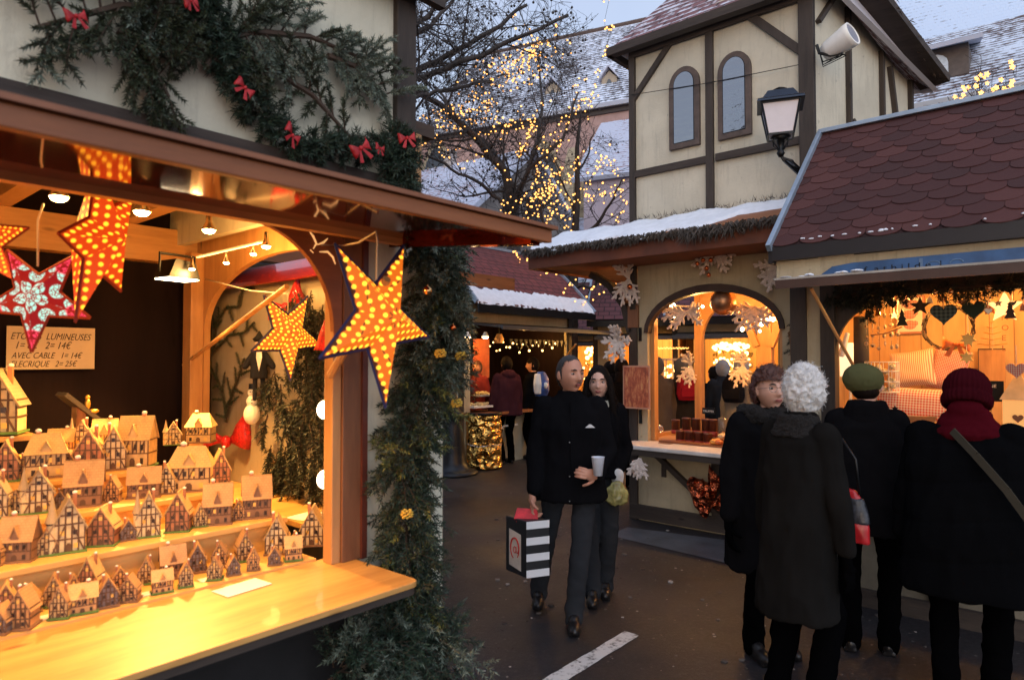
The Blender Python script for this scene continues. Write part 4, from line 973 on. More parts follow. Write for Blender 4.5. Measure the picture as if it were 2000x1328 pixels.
def toys():
    protos = {}
    spec = {'a': (.06,.055,.05,.05,'cream','terracotta','gable',1,'narrow cream'), 'b': (.06,.05,.045,.045,'blue','terracotta','gable',2,'narrow blue walled'),
            'c': (.085,.055,.055,.05,'orange','ochre','long',3,'wide orange walled'), 'd': (.11,.08,.075,.06,'cream','ochre','hip',4,'hipped roof cream'),
            'e': (.10,.08,.085,.07,'cream','ochre','long',5,'tall cream'), 'f': (.08,.07,.07,.07,'white','ochre','gable',6,'white timber patterned'),
            'g': (.075,.07,.07,.065,'red','ochre','gable',7,'red walled'), 'h': (.10,.08,.06,.07,'brown','terracotta','long',8,'brown fronted'),
            'i': (.08,.07,.075,.07,'white','grey','tower',9,'round turreted white'), 'j': (.06,.055,.05,.045,'orange','terracotta','gable',10,'narrow orange')}
    rows = [('front row of the lowest tier', .15, .96, [(10,.95,'b'),(52,1.05,'j'),(126,.85,'a'),(166,.85,'c'),(214,.9,'b'),(258,.85,'j'),(320,.75,'c'),(366,.75,'a'),(423,.7,'a'),(458,.7,'b'),(497,.72,'j'),(538,.72,'b'),(574,.8,'c')]),
            ('back row of the lowest tier', .29, .96, [(18,.8,'g'),(64,.95,'b'),(110,.9,'a'),(148,.75,'j'),(182,.85,'g'),(238,.8,'j'),(290,.85,'a'),(340,.8,'h'),(388,1.0,'b'),(432,.9,'j'),(478,1.0,'a'),(543,.95,'f'),(580,.7,'b'),(613,1.05,'f'),(645,.9,'i')]),
            ('second tier', .46, 1.083, [(-4,.9,'j'),(42,1.0,'h'),(95,.9,'a'),(135,1.15,'i'),(206,1.05,'g'),(252,.85,'b'),(292,1.0,'i'),(352,1.0,'g'),(392,.8,'a'),(427,1.1,'h'),(468,.8,'j'),(502,1.2,'h')]),
            ('third tier', .75, 1.179, [(-4,1.0,'i'),(36,.8,'a'),(77,1.15,'i'),(122,.8,'b'),(166,1.25,'h'),(222,.9,'j'),(283,1.05,'h'),(328,.8,'f'),(374,1.45,'d'),(430,1.1,'g')]),
            ('fourth tier', 1.02, 1.268, [(12,1.1,'g'),(50,.9,'j'),(90,1.3,'d'),(136,1.0,'b'),(176,1.3,'g'),(222,1.3,'f'),(268,1.35,'e')]),
            ('highest tier at the back', 1.42, 1.301, [(120,1.15,'c'),(160,1.0,'i'),(205,1.1,'e'),(338,.9,'i'),(392,1.15,'d')])]
    p = A.hy(28, 843, 2.1)
    for rn, y, z, items in rows:
        for i, (px, sc, kd) in enumerate(items):
            q = A.hy(px, 900, y)
            if kd not in protos:
                s = spec[kd]; o = toy(*s[:8]); protos[kd] = (o, kidlist(o)); 
            else: o = copy_thing(protos[kd][1], protos[kd][0])
            random.seed(i*31+int(y*100)); o.location = A.w(q.x, y, z+.002); o.rotation_euler = (0,0,A.a-radians(R(12,42))); o.scale = (sc*R(.9,1.1), sc*R(.9,1.1), sc*R(.88,1.15))
            adj = spec[kd][8]; o['label'] = f'{adj} toy house, {ORD[i]} from left, {rn}'
    o = copy_thing(protos['i'][1], protos['i'][0]); o.location = A.w(p.x-.06, 2.1, p.z+.002); o.rotation_euler = (0,0,A.a-.5); o.scale = (2.3,)*3; o['label'] = 'large round turreted toy house alone on the wall shelf at the left edge'
    # nativity roof
    q = A.hy(165, 830, 1.75); t = thing('crib_roof', 'dark slanting wooden crib roof with a small gilt figure above the toy houses', 'ornament', A.w(q.x, 1.75, q.z), A.a)
    k = A.px(165, 800, 1.75)
    mb = MB(); mb.beam((-40*k,0,62*k),(38*k,0,-8*k), .022, .16, (0,1,0)); mb.build('roof', M['timber_x'], t)
    mb = MB(); mb.box(-18*k,-2*k,-.04,.04,-60*k,36*k); mb.build('support', M['stain_z'], t)
    mb = MB(); mb.ell((-3*k,-.07,42*k),(.014,.014,.03),10); mb.ell((-3*k,-.07,42*k+.035),.012,10); mb.ell((8*k,-.07,28*k),(.025,.014,.012),10); mb.build('figure', P('gilt', (.7,.4,.08), .3, .8), t, True)
toys()
random.seed(11)
# ------------------------------------------------------------ things on the side panel
def sidepanel():
    X = .225
    def at(px, py, x=X): return A.w(*A.hx(px, py, x))
    n = (A.w(-1,0,0)-A.w(0,0,0)).normalized()
    def flatbranch(label, path, w=.02, subs=8, L=.10):
        pts = [at(*p) for p in path]; o = pts[0]; nb, sb = MB(), MB()
        t = thing('fir_branch', label, 'fir branch', o, 0, 'dark fir twigs fixed to the pale side panel')
        sb.tube([p-o+n*.01 for p in pts], .005, 5)
        for i in range(len(pts)-1):
            d = pts[i+1]-pts[i]; sprig(nb, pts[i]-o+n*.012, d, d.length, int(d.length/.0012), .022, .006, .9, .5)
        for k in range(subs):
            u = (k+.5)/subs; c = lerp_path(pts, u)-o+n*.012; ax = (lerp_path(pts, min(.99,u+.05))-lerp_path(pts, max(0,u-.05))).normalized(); s = ax.cross(n)*(1 if k%2 else -1)
            d = (ax*.6+s*.9+V((0,0,R(-.3,.3)))).normalized(); d = (d-n*d.dot(n)).normalized(); l = L*R(.6,1.2)
            sb.tube([c, c+d*l], .003, 4); sprig(nb, c, d, l, int(l/.0013), .022, .006, .9, .5)
        nb.build('needles', M['fir_wall'], t); sb.build('stem', M['twig'], t)
    flatbranch('upper bare fir twig curling across the pale side panel', [(420,690),(425,640),(415,610),(395,590),(385,600)], subs=6)
    flatbranch('fir twig bending right near the top of the pale side panel', [(420,640),(445,600),(470,600),(478,560),(500,565)], subs=5)
    flatbranch('middle fir twig of the pale side panel, level with the dark puppet', [(425,682),(450,655),(480,650),(500,630)], subs=6)
    flatbranch('lower upright fir twig on the pale side panel', [(446,825),(440,780),(430,745),(410,710),(400,700)], subs=10, L=.16)
    flatbranch('lower right fir twig on the pale side panel', [(446,815),(455,770),(470,735),(480,700)], subs=8, L=.13)
    # dark drooping fir
    o = A.w(.15, .45, 2.0); t = thing('fir_branch', 'thick dark drooping fir bough filling the right of the side opening', 'fir branch', o, 0); nb, sb = MB(), MB()
    for k in range(95):
        px, py = R(520, 645), R(560, 930); 
        if px < 560 and py < 720: px += 60
        p = A.w(*A.hx(px, py, R(.12,.2)))-o; d = V((R(-.4,.4), R(-.4,.4), -1)) + (A.w(0,-.4,0)-A.w(0,0,0))*R(-.6,.6)
        branch(nb, sb, p, d, R(.16,.26), 8, .032, .008, .3, .004, dens=1.5)
    nb.build('needles', M['fir_dark'], t); sb.build('stem', M['twig'], t)
    for px, lb in ((445,'red glittery bow pinned low on the pale side panel'), (560,'red glittery bow at the top of the side opening behind the smaller orange star'), (660,'red glittery bow among dark fir beside the front post')):
        py = {445:862,560:600,660:690}[px]
        bow('ribbon_bow', lb, at(px, py, .17 if px != 660 else .05), .32 if px == 445 else .22, A.a-pi/2+.3, glit, 'red glitter bows', .35, tails=False)
    # hanging puppets
    def puppet(lb, px, py, s, cl, hat):
        p = at(px, py, .16); t = thing('puppet', lb, 'puppet', p, A.a-.5)
        mb = MB(); mb.rings([(0,0,-.10*s,.05*s,.035*s),(0,0,0,.045*s,.035*s),(0,0,.06*s,.03*s,.025*s),(0,0,.075*s,.012*s,.012*s)], 12)
        for sg in (-1,1): mb.cone((sg*.03*s,0,.05*s),(sg*.075*s,-.01,-.03*s),.014*s,.02*s,8); mb.cone((sg*.02*s,0,-.1*s),(sg*.022*s,0,-.22*s),.014*s,.012*s,8)
        fuse(mb, 'gown', cl, t, .005)
        mb = MB(); mb.ell((0,0,.10*s),(.024*s,.024*s,.028*s),12); mb.build('head', P('puppet face', (.6,.4,.3), .6), t, True)
        mb = MB(); mb.prism([(-.012*s,.09*s),(.012*s,.09*s),(.016*s,.02*s),(0,-.06*s),(-.016*s,.02*s)], -.04*s, -.03*s); mb.build('beard', M['white'], t)
        mb = MB(); mb.ell((0,0,.125*s),(.035*s,.035*s,.02*s),12); mb.lathe([(.04*s,0),(.02*s,.02*s),(.003,.05*s)],12,(0,0,.125*s)); mb.build('hat', hat, t, True)
    puppet('dark robed puppet with a white beard and black hat hanging on the side panel', 506, 705, 1.05, P('navy gown', (.004,.004,.01), .9), P('black felt', (.004,.004,.004), .9))
    p = at(492, 790, .17); t = thing('snowman', 'small white hanging snowman below the dark puppet', 'ornament', p, A.a-.5)
    mb = MB(); mb.ell((0,0,-.06),(.05,.045,.065),14); mb.ell((0,0,.02),(.035,.032,.036),14); mb.ell((0,0,.075),(.027,.026,.027),14); fuse(mb, 'body', M['white'], t, .005)
    mb = MB(); mb.ell((-.01,-.025,.08),.004,6); mb.ell((.01,-.025,.08),.004,6); mb.ell((0,-.032,.03),.004,6); mb.ell((0,-.035,.01),.004,6); mb.build('button', M['black'], t)
    mb = MB(); mb.lathe([(.022,0),(.02,.03),(.02,.035)],10,(0,0,.095)); mb.build('hat', M['black'], t)
glit = P('red glitter', (.55,.01,.012), .3, .3, .5, 60, 1, 150, .01, coat=.5)
sidepanel()
# ------------------------------------------------------------ fir decoration outside
def outside():
    def at(px, py, y=-.05): return A.w(*A.hy(px, py, y))
    out = (A.w(0,-1,0)-A.w(0,0,0)).normalized()
    # rope garland falling across the upper wall
    g = garland('fir_garland', 'deep green fir garland sloping down across the upper cream wall to the corner', [at(360,-30),at(400,30),(at(440,110)),at(480,190),at(540,262),at(620,292),at(700,296),at(765,275),at(790,285)], .055, 260, 'fir', .03, .005, .085, out=out, dens=1.8, droop=.3)
    # bows
    for i, (px, py, lb, s) in enumerate(((148,32,'small red ribbon at far upper left among the fir boughs',.10),(372,2,'red ribbon cut by the top picture edge',.09),(478,172,'red ribbon halfway down the sloping garland',.11),(570,265,'red ribbon where the garland levels out',.12),(704,290,'biggest red bow below the garland near the corner',.15),(742,290,'small red ribbon just left of the corner post',.08),(795,270,'red ribbon tip sticking out past the corner post',.12))):
        bow('ribbon_bow', lb, at(px, py, -.14), s*.5, A.a+R(-.4,.4), M['redcloth'], 'red fabric ribbons on the garland', R(-.5,.5))
    # boughs on the upper wall
    def bough(lb, x0, y0, x1, y1, L, k, mat, mat2, nl, nn, seed, dirx):
        random.seed(seed); k = int(k*1.3); o = at((x0+x1)/2, (y0+y1)/2, -.06); t = thing('fir_bough', lb, 'fir bough', o, 0, 'fir boughs nailed to the upper cream wall'); nb, n2, sb = MB(), MB(), MB()
        a, b = at(x0, y0)-o, at(x1, y1)-o; sb.tube([a, a.lerp(b,.5)+V((0,0,.04)), b], [.014,.011,.006], 6)
        ax = (b-a).normalized(); dn = V((0,0,-1))
        for i in range(k):
            u = (i+.5)/k; c = a.lerp(b, u)+V((0,0,.04*sin(pi*u))); sg = 1 if i%2 else -1
            d = (ax*dirx*R(.1,.7)+dn*sg*R(.35,1.1)+out*R(.0,.35)).normalized()
            branch(nb if random.random() < mat2[1] else n2, sb, c, d, L*R(.6,1.15), 6, nl*.95, .0062, .45, .004, dens=2.6, sublen=.5)
        nb.build('needles', M[mat], t)
        if n2.v: n2.build('needles', M[mat2[0]], t)
        sb.build('stem', M['twig'], t)
    bough('dark fir bough at far upper left of the cream wall', 380, 20, 70, 55, .26, 18, 'fir_wall', ('fir_silver', .93), .026, 0, 3, 1)
    bough('dark hanging fir bough in the middle left of the cream wall', 230, 60, 330, 190, .25, 13, 'fir_wall', ('fir_silver', .88), .026, 0, 4, .6)
    bough('mixed fir bough crossing behind the sloping garland', 420, 40, 300, 10, .24, 14, 'fir_silver', ('fir_wall', .35), .026, 0, 5, 1)
    bough('silvery fir bough arching right of the sloping garland', 470, 60, 720, 120, .17, 18, 'fir_silver', ('fir_wall', .85), .024, 0, 6, 1)
    bough('silvery fir bough drooping beside the corner post', 640, 110, 755, 190, .16, 12, 'fir_silver', ('fir_wall', .75), .024, 0, 7, 1)
    bough('thin olive fir bough below the silvery ones', 520, 130, 690, 275, .15, 11, 'fir_wall', ('fir_silver', .85), .024, 0, 8, -.6)
    bough('short dark fir bough behind the middle of the sloping garland', 400, 130, 520, 60, .2, 12, 'fir_wall', ('fir_silver', .6), .026, 0, 9, 1)
    random.seed(21)
    # vertical corner garland
    pts = [at(790,285,-.04), at(775,340,-.05)]
    garland('fir_garland', 'short fir garland dropping down the corner post above the awning', [at(785,285), at(765,340), at(775,380)], .09, 90, 'fir', .028, .006, .11, out=out, dens=1.5)
    vpath = [at(828,462,-.08), at(838,520,-.08), at(842,600,-.09), at(835,680,-.09), at(828,760,-.09), at(800,840,-.09), at(785,920,-.09), at(790,1000,-.09), at(800,1080,-.1), at(810,1160,-.12), at(800,1240,-.14), at(790,1340,-.14)]
    garland('fir_garland', 'thick grey green fir garland hanging down the whole stall corner', vpath, lambda u: .11+.06*u, 600, 'fir', .024, .0065, .14, out=out, mat2='fir_gold', share=.10, dens=1.3)
    garland('fir_garland', 'silvery fir sprays mixed into the upper part of the corner garland', [at(850,470,-.12), at(858,600,-.13), at(850,740,-.13)], .17, 230, 'fir_silver', .022, .0065, .11, out=out, mat2='fir_wall', share=.35, dens=1.3)
    garland('fir_garland', 'fir boughs spreading over the stall foot below the counter', [at(640,1330,-.12), at(720,1270,-.16), at(800,1240,-.18), at(870,1290,-.18)], .18, 150, 'fir', .026, .0065, .18, out=out, mat2='fir_silver', share=.33, dens=1.3)
    for i, (px, py, r, lb, m) in enumerate(((835,568,.020,'small gold bauble high on the corner garland','brass'), (885,640,.014,'small red bauble at the right edge of the corner garland','copper'))):
        bauble(lb, at(px, py, -.25), r, m)
    for px, py, lb in ((860,690,'gilt pine cone in the upper corner garland'),(795,1003,'yellow leaf rosette low on the corner garland'),(900,695,'gold leaf cluster right of the corner garland'),(892,787,'bright yellow flower at the right edge of the corner garland')):
        p = at(px, py, -.26); mb = MB()
        for k in range(26): a = k*2.4; z = -k*.0012+.015; r = .012+.008*sin(k/26*pi); mb.ell((r*cos(a), r*sin(a), z), (.007,.007,.004), 6)
        tag(mb.build('pine_cone' if 'cone' in lb else 'leaf_rosette', P('gilt leaf', (.75,.5,.08), .4, .3), loc=p), lb, 'ornament')
outside()
# ------------------------------------------------------------ cream tower stall (centre right)
B = Frame(1.336, 7.48, -41.3)
WX = 1.95; D2 = 1.7
def archpoly(x0, x1, zs, zt, ztop, n=16):
    xm = (x0+x1)/2; hw = (x1-x0)/2
    return [(xm-hw*cos(i*pi/n), zs+(zt-zs)*sin(i*pi/n)) for i in range(n+1)]
def archwall(mb, x0, x1, zs, zt, ztop, y0, y1, n=18, ax='y', p=2.0):
    xm = (x0+x1)/2; hw = (x1-x0)/2; pt = [(xm-hw*cos(i*pi/n), zs+(zt-zs)*sin(i*pi/n)) for i in range(n+1)]
    for i in range(n):
        (a, za), (b, zb) = pt[i], pt[i+1]; mb.prism([(a,za),(b,zb),(b,ztop),(a,ztop)], y0, y1, ax)
def stallB():
    t = thing('tower_stall', 'tall cream half timbered tower stall with two arched windows above an arched snack counter', 'market stall', B.o, B.a)
    # upper tower
    D = V((.8,.6,0)); Bc = V((2.763,6.226,0)); Mi = B.I
    dl = (Mi.to_3x3() @ D); cR = V((WX,0,0)); cC = cR+dl*2.02; cD = V((0,2.0,0))
    z0 = 3.05; ze = 5.2
    mb = MB(); mb.prism([(0,0),(WX,0),(cC.x,cC.y),(0,cC.y)], z0, 4.75, 'z')
    mb.add([(0,0,4.75),(WX,0,4.75),(WX,0,5.5),(0,0,5.3)], [(0,1,2,3)])
    mb.add([(WX,0,4.75),(cC.x,cC.y,4.75),(cC.x,cC.y,4.86),((WX+cC.x)/2,cC.y/2,5.2),(WX,0,5.6)], [(0,1,2,3,4)])
    mb.add([(0,0,4.75),(0,cC.y,4.75),(0,cC.y,5.3),(0,0,5.3)], [(3,2,1,0)])
    mb.build('wall', M['cream'], t)
    # timbers on the front
    def tb(nm, a, b, w, y=-.02, th=.045):
        m = MB(); m.beam((a.x, y, a.z), (b.x, y, b.z), w, th, (0,1,0)) if False else None
        d = V((b.x-a.x, 0, b.z-a.z)); L = d.length; d.normalize(); s = V((-d.z,0,d.x))*w/2
        q = [V((a.x,0,a.z))-s, V((b.x,0,b.z))-s, V((b.x,0,b.z))+s, V((a.x,0,a.z))+s]
        m.prism([(p.x,p.z) for p in q], y-th/2, y+th/2); return m.build(nm, M['timber'] if abs(d.z) > .5 else M['timber_x'], t, bevel=.004)
    H = lambda x, y: B.hy(x, y, 0)
    k = .0045
    tb('post', V((.03,0,2.3)), V((.03,0,ze+.1)), .07, -.022)
    tb('post', V((H(1389,400).x,0,3.05)), V((H(1387,50).x,0,ze+.15)), .08, -.022)
    tb('corner_post', V((WX-.045,0,2.3)), V((WX-.045,0,5.6)), .135, -.03, .07)
    a = H(1233,341); b = H(1385,307); c = H(1565,267)
    tb('rail', V((.06,0,3.80)), V((H(1380,0).x,0,3.80)), .075); tb('rail', V((H(1397,0).x,0,3.80)), V((WX-.11,0,3.80)), .075)
    tb('brace', H(1236,200), H(1322,68), .06, -.016); tb('brace', H(1437,12), H(1566,102), .075, -.016)
    tb('eaves_beam', V((0,0,5.17)), V((WX,0,5.17)), .12, -.03)
    # arched windows
    for px, pyb, pyt, lb in ((1340, 290, 132, 'l'), (1438, 270, 103, 'r')):
        xa, xb = H(px-30 if lb == 'l' else px-33, 220).x, H(px+29 if lb == 'l' else px+32, 220).x; zb = H(px, pyb).z; zt = H(px, pyt).z; w = xb-xa
        def shp(m, y0, y1, ins):
            x0, x1 = xa+ins, xb-ins; r = (x1-x0)/2; zz = zt-ins-r*1.15
            pts = [(x0, zb+ins)]+[(x0+r-r*cos(i*pi/14), zz+r*1.15*sin(i*pi/14)) for i in range(15)]+[(x1, zb+ins)]
            m.prism(pts, y0, y1); return m
        f = shp(MB(), -.045, .0, 0).build('window', P('window surround', (.085,.06,.05), .7, 0, .3, 12, .3), t, bevel=.006)
        shp(MB(), -.047, -.0455, w*.16).build('reveal', M['black'], f)
        shp(MB(), -.050, -.0475, w*.18).build('pane', WIN, f)
    # right-hand face timbers
    dn = dl.normalized(); nn = V((dn.y, -dn.x, 0))
    def rf(s, z): return cR+dn*s+V((0,0,z))
    def tr(nm, s0, z0_, s1, z1, w):
        m = MB(); m.beam(rf(s0,z0_)+nn*.015, rf(s1,z1)+nn*.015, w, .04, tuple(dn) if abs(z1-z0_) > abs(s1-s0) else (0,0,1)); 
        return m.build(nm, M['timber'], t, bevel=.003)
    tr('post', .62, 3.0, .62, 5.22, .07); tr('post', 1.32, 3.0, 1.32, 4.98, .07); tr('post', 1.99, 3.0, 1.99, 4.85, .07)
    tr('brace', .66, 4.1, 1.28, 3.7, .08); tr('brace', 1.5, 4.86, 1.85, 3.4, .07); tr('brace', .06, 4.9, .42, 5.3, .07)
    # roof
    m = MB(); e0 = V((-.16,-.18,5.22)); e1 = V((WX+.15,-.18,5.22)); r0 = V((.35,1.15,6.55)); r1 = V((WX+.1,1.15,6.55))
    m.slab(e0, e1, r1, r0, .05); bk = cC.y+.25
    m.slab(V((cC.x+.2,bk,4.75)), V((-.16,bk,5.2)), r0, r1, .05)
    m.slab(V((-.16,bk,5.2)), e0, r0, r0+V((0,.02,0)), .05)
    v0 = cR+nn*.22+V((0,0,5.75)); v1 = cC+nn*.22+dn*.18+V((0,0,4.72))
    m.slab(V((WX+.15,-.18,5.22)), v1, V((cC.x,bk,4.8)), r1, .05); m.build('roof', M['roof_tower'], t)
    m = MB(); m.beam(cR+nn*.14-dn*.3+V((0,0,5.66)), cC+nn*.2+dn*.16+V((0,0,4.79)), .30, .075); vb = m.build('verge_board', M['timber_x'], t)
    m = MB(); m.beam(V((-.18,-.16,5.185)), V((WX+.2,-.16,5.185)), .1, .09); m.beam(V((-.17,-.2,5.18)), V((-.17,bk,5.18)), .06, .08); m.build('eaves_board', M['timber_x'], t)
    m = MB()
    for i in range(170):
        s = R(-.25, 2.15); p = cR+nn*(R(.24,.36))+dn*s+V((0,0,5.62-.40*s+R(-.04,.04))); m.blade(p, (dn*R(.2,1)+nn*R(-.2,.5)+V((0,0,R(-.9,.3)))).normalized(), .012, R(.03,.09))
    m.build('dry_fringe', M['twig'], t)
    # lower stall
    xo0, xo1 = .19, 1.64; zs, zt = 2.04, 2.46
    m = MB(); m.box(.07, xo0, 0, .06, .0, 3.05); m.box(xo1, WX, 0, .06, 0, 3.05); archwall(m, xo0, xo1, zs, zt, 3.05, 0, .06); m.box(xo0, xo1, 0, .06, 0, .8); m.build('arch_wall', M['cream_dim'], t)
    m = MB(); n = 18; xm = (xo0+xo1)/2; hw = (xo1-xo0)/2
    po = [(xm-(hw+.03)*cos(i*pi/n), zs+(zt+.06-zs)*sin(i*pi/n)) for i in range(n+1)]; pi_ = [(xm-(hw-.02)*cos(i*pi/n), zs+(zt-.02-zs)*sin(i*pi/n)) for i in range(n+1)]
    for i in range(n): m.prism([pi_[i], pi_[i+1], po[i+1], po[i]], -.03, .065)
    m.build('arch_trim', P('arch trim', (.045,.022,.014), .6, 0, .3), t)
    m = MB(); m.box(-.03, .07, -.03, .09, 0, 2.45); m.build('corner_post', M['timber'], t, bevel=.004)
    m = MB(); m.box(-.04,.09,-.035,.1,2.1,2.35); m.build('post_block', M['stain_z'], t, bevel=.005)
    m = MB(); m.box(xo0-.01, xo0+.05, .06, .14, .87, 2.2); m.build('opening_post', M['pine_z'], t); m = MB(); m.box(xo1-.05, xo1+.01, .06, .14, .87, 2.2); m.build('opening_post', M['pine_z'], t)
    # counter
    m = MB(); m.box(.03, 1.9, -.42, .1, .82, .862); m.build('counter', P('snow white counter', (.62,.58,.56), .5, 0, .15, 6, .1), t, bevel=.01)
    m = MB(); m.box(.05, 1.88, -.40, -.36, .76, .82); m.build('counter_apron', M['timber_x'], t)
    m = MB(); q = [V((.2,0,.80)), V((1.05,0,.16))]; m.beam((.22,-.02,.80), (1.1,-.02,.12), .05, .09, (0,1,0)); m.build('brace', M['timber_x'], t)
    m = MB(); m.box(.93, 1.03, -.035, .0, .1, .8); m.build('post', M['timber'], t); m = MB(); m.box(.36, .41, -.02, 0, .5, .8); m.build('post', M['timber'], t)
    m = MB(); m.box(-.02, WX, -.04, 0, .02, .17); m.build('base_board', M['timber_x'], t)
    m = MB(); m.box(.03, 1.9, .1, .7, .82, .862); m.build('inner_counter', M['counter'], t)
    # back frame with arches
    yb = 1.35
    for x, w in ((.12,.09),(.95,.17),(1.74,.2)):
        m = MB(); m.box(x-w/2, x+w/2, yb, yb+.1, 0, 2.7); m.build('back_post', M['pine_z'], t, bevel=.004)
    m = MB(); archwall(m, .165, .865, 1.95, 2.42, 2.75, yb+.02, yb+.08, 12); archwall(m, 1.035, 1.64, 1.95, 2.42, 2.75, yb+.02, yb+.08, 12); m.build('back_arch', M['pine_x'], t)
    m = MB()
    for x in (.95,):
        for sg in (-1,1): m.beam((x+sg*.08,yb,1.9),(x+sg*.26,yb,2.35), .08, .07, (0,1,0))
    m.build('knee_brace', M['pine_z'], t)
    m = MB(); m.box(.0, WX, yb, yb+.08, 0, .85); m.build('back_panel', M['pine_x'], t)
    m = MB(); m.box(WX-.06, WX, .06, yb, 0, 2.9); m.build('side_wall', M['pine_y'], t)
    m = MB(); m.box(.0, .06, .1, yb, 0, .9); m.build('side_wall', M['pine_y'], t)
    m = MB(); m.box(0, WX, .06, yb+.1, 2.75, 2.8); m.build('ceiling', M['pine_x'], t)
    # canopy of thatch with snow
    m = MB(); X0, X1 = -.92, WX+.3; m.slab((X0,-.72,2.96),(X1,-.72,2.96),(X1,0,3.27),(X0,0,3.27),.04); m.slab((X0,1.7,2.96),(X0,-.72,2.96),(0,0,3.27),(0,1.7,3.27),.04); m.build('canopy_boards', M['stain_x'], t)
    m = MB(); m.box(X0, X1, -.70, -.66, 2.76, 2.95); m.box(X0, X0+.04, -.66, 1.7, 2.76, 2.95); m.build('canopy_fascia', P('red brown fascia', (.12,.032,.012), .6, 0, .35, 4), t, bevel=.004)
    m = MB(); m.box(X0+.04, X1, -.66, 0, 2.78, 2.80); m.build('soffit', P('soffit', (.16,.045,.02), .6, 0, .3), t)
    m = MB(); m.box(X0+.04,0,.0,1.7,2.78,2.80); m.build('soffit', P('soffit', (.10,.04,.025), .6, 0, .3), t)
    m = MB(); nx = 90
    for i in range(1500):
        x = R(X0-.04, X1); f = noise.noise(V((x*2.1,0,0)))
        hang = .02+.05*max(0, f+.2)+(.10 if 1.0 < x < 1.5 else 0)*R(.3,1)
        p = V((x, -.74+R(-.03,.02), 2.965+R(-.03,.012))); m.blade(p, V((R(-.6,.6), R(-.5,.1), R(-1,-.25))).normalized(), .02, R(.03,.07)+hang)
    for i in range(300):
        y = R(-.74, 1.6); m.blade(V((X0-.02,y,2.99+R(-.03,.02))), V((R(-.6,0),R(-.4,.4),R(-.8,.1))).normalized(), .012, R(.05,.12))
    for i in range(260):
        x = R(0, X1); m.blade(V((x,-.02+R(-.03,0),3.28+R(-.02,.02))), V((R(-.6,.6),R(-.6,0),R(-.1,1))).normalized(), .008, R(.03,.08))
    th = m.build('thatch_fringe', P('old reed thatch', (.07,.058,.05), .95, 0, .5, 25), t)
    # snow sheet following the canopy
    vs = []; fs = []; nx, ny = 110, 12
    for i in range(nx+1):
        for j in range(ny+1):
            x = X0+.02+(X1-X0-.02)*i/nx; u = j/ny; e = noise.noise(V((x*3,1,0)))*.13+noise.noise(V((x*9,3,0)))*.07+noise.noise(V((x*31,5,0)))*.03+.02
            y = -.735+.735*u; y = y+(e if u < .01 else 0)*(1 if x < 1.1 else 0)
            fade = (0 if x < 1.15 else min(.33,(x-1.15)*1.3)); y = y+(1-u)*fade
            zz = 2.96+(y+.72)*.43+.026+.03*noise.noise(V((x*4,y*4,0)))+.012*noise.noise(V((x*17,y*17,2)))-(.03 if u > .93 or u < .05 else 0)
            if x < -.05 and y > (x-X0)/(-.05-X0)*.0+.0: pass
            vs.append((x, y, zz))
    for i in range(nx):
        for j in range(ny): a = i*(ny+1)+j; fs.append((a, a+ny+1, a+ny+2, a+1))
    m = MB(); m.add(vs, fs); sn = m.build('snow', M['snow'], t, True)
    # curved brackets under the canopy (left)
    m = MB()
    for yy in (0.0,):
        pts = [(-.02,2.05),(-.10,2.35),(-.30,2.60),(-.55,2.74)]
        for i in range(3): m.beam((pts[i][0],.03,pts[i][1]),(pts[i+1][0],.03,pts[i+1][1]), .07, .12, (0,1,0))
    m.build('canopy_bracket', M['timber'], t)
    m = MB(); m.box(.09,.12,-.02,0,1.95,2.1); m.box(.09,.12,-.02,0,1.05,1.2); m.build('shutter_hinge', M['black'], t)
    return t
def win_mat():
    n = N('old window glass'); v = n.noise(n.co('Object', (2,2,7)), 3, 3); n.set(Base_Color=(.03,.03,.04), Roughness=.05, Specular_IOR_Level=.9, IOR=2.4); n.bump(v, .12, .03)
    return n.m
WIN = win_mat()
SB = stallB()
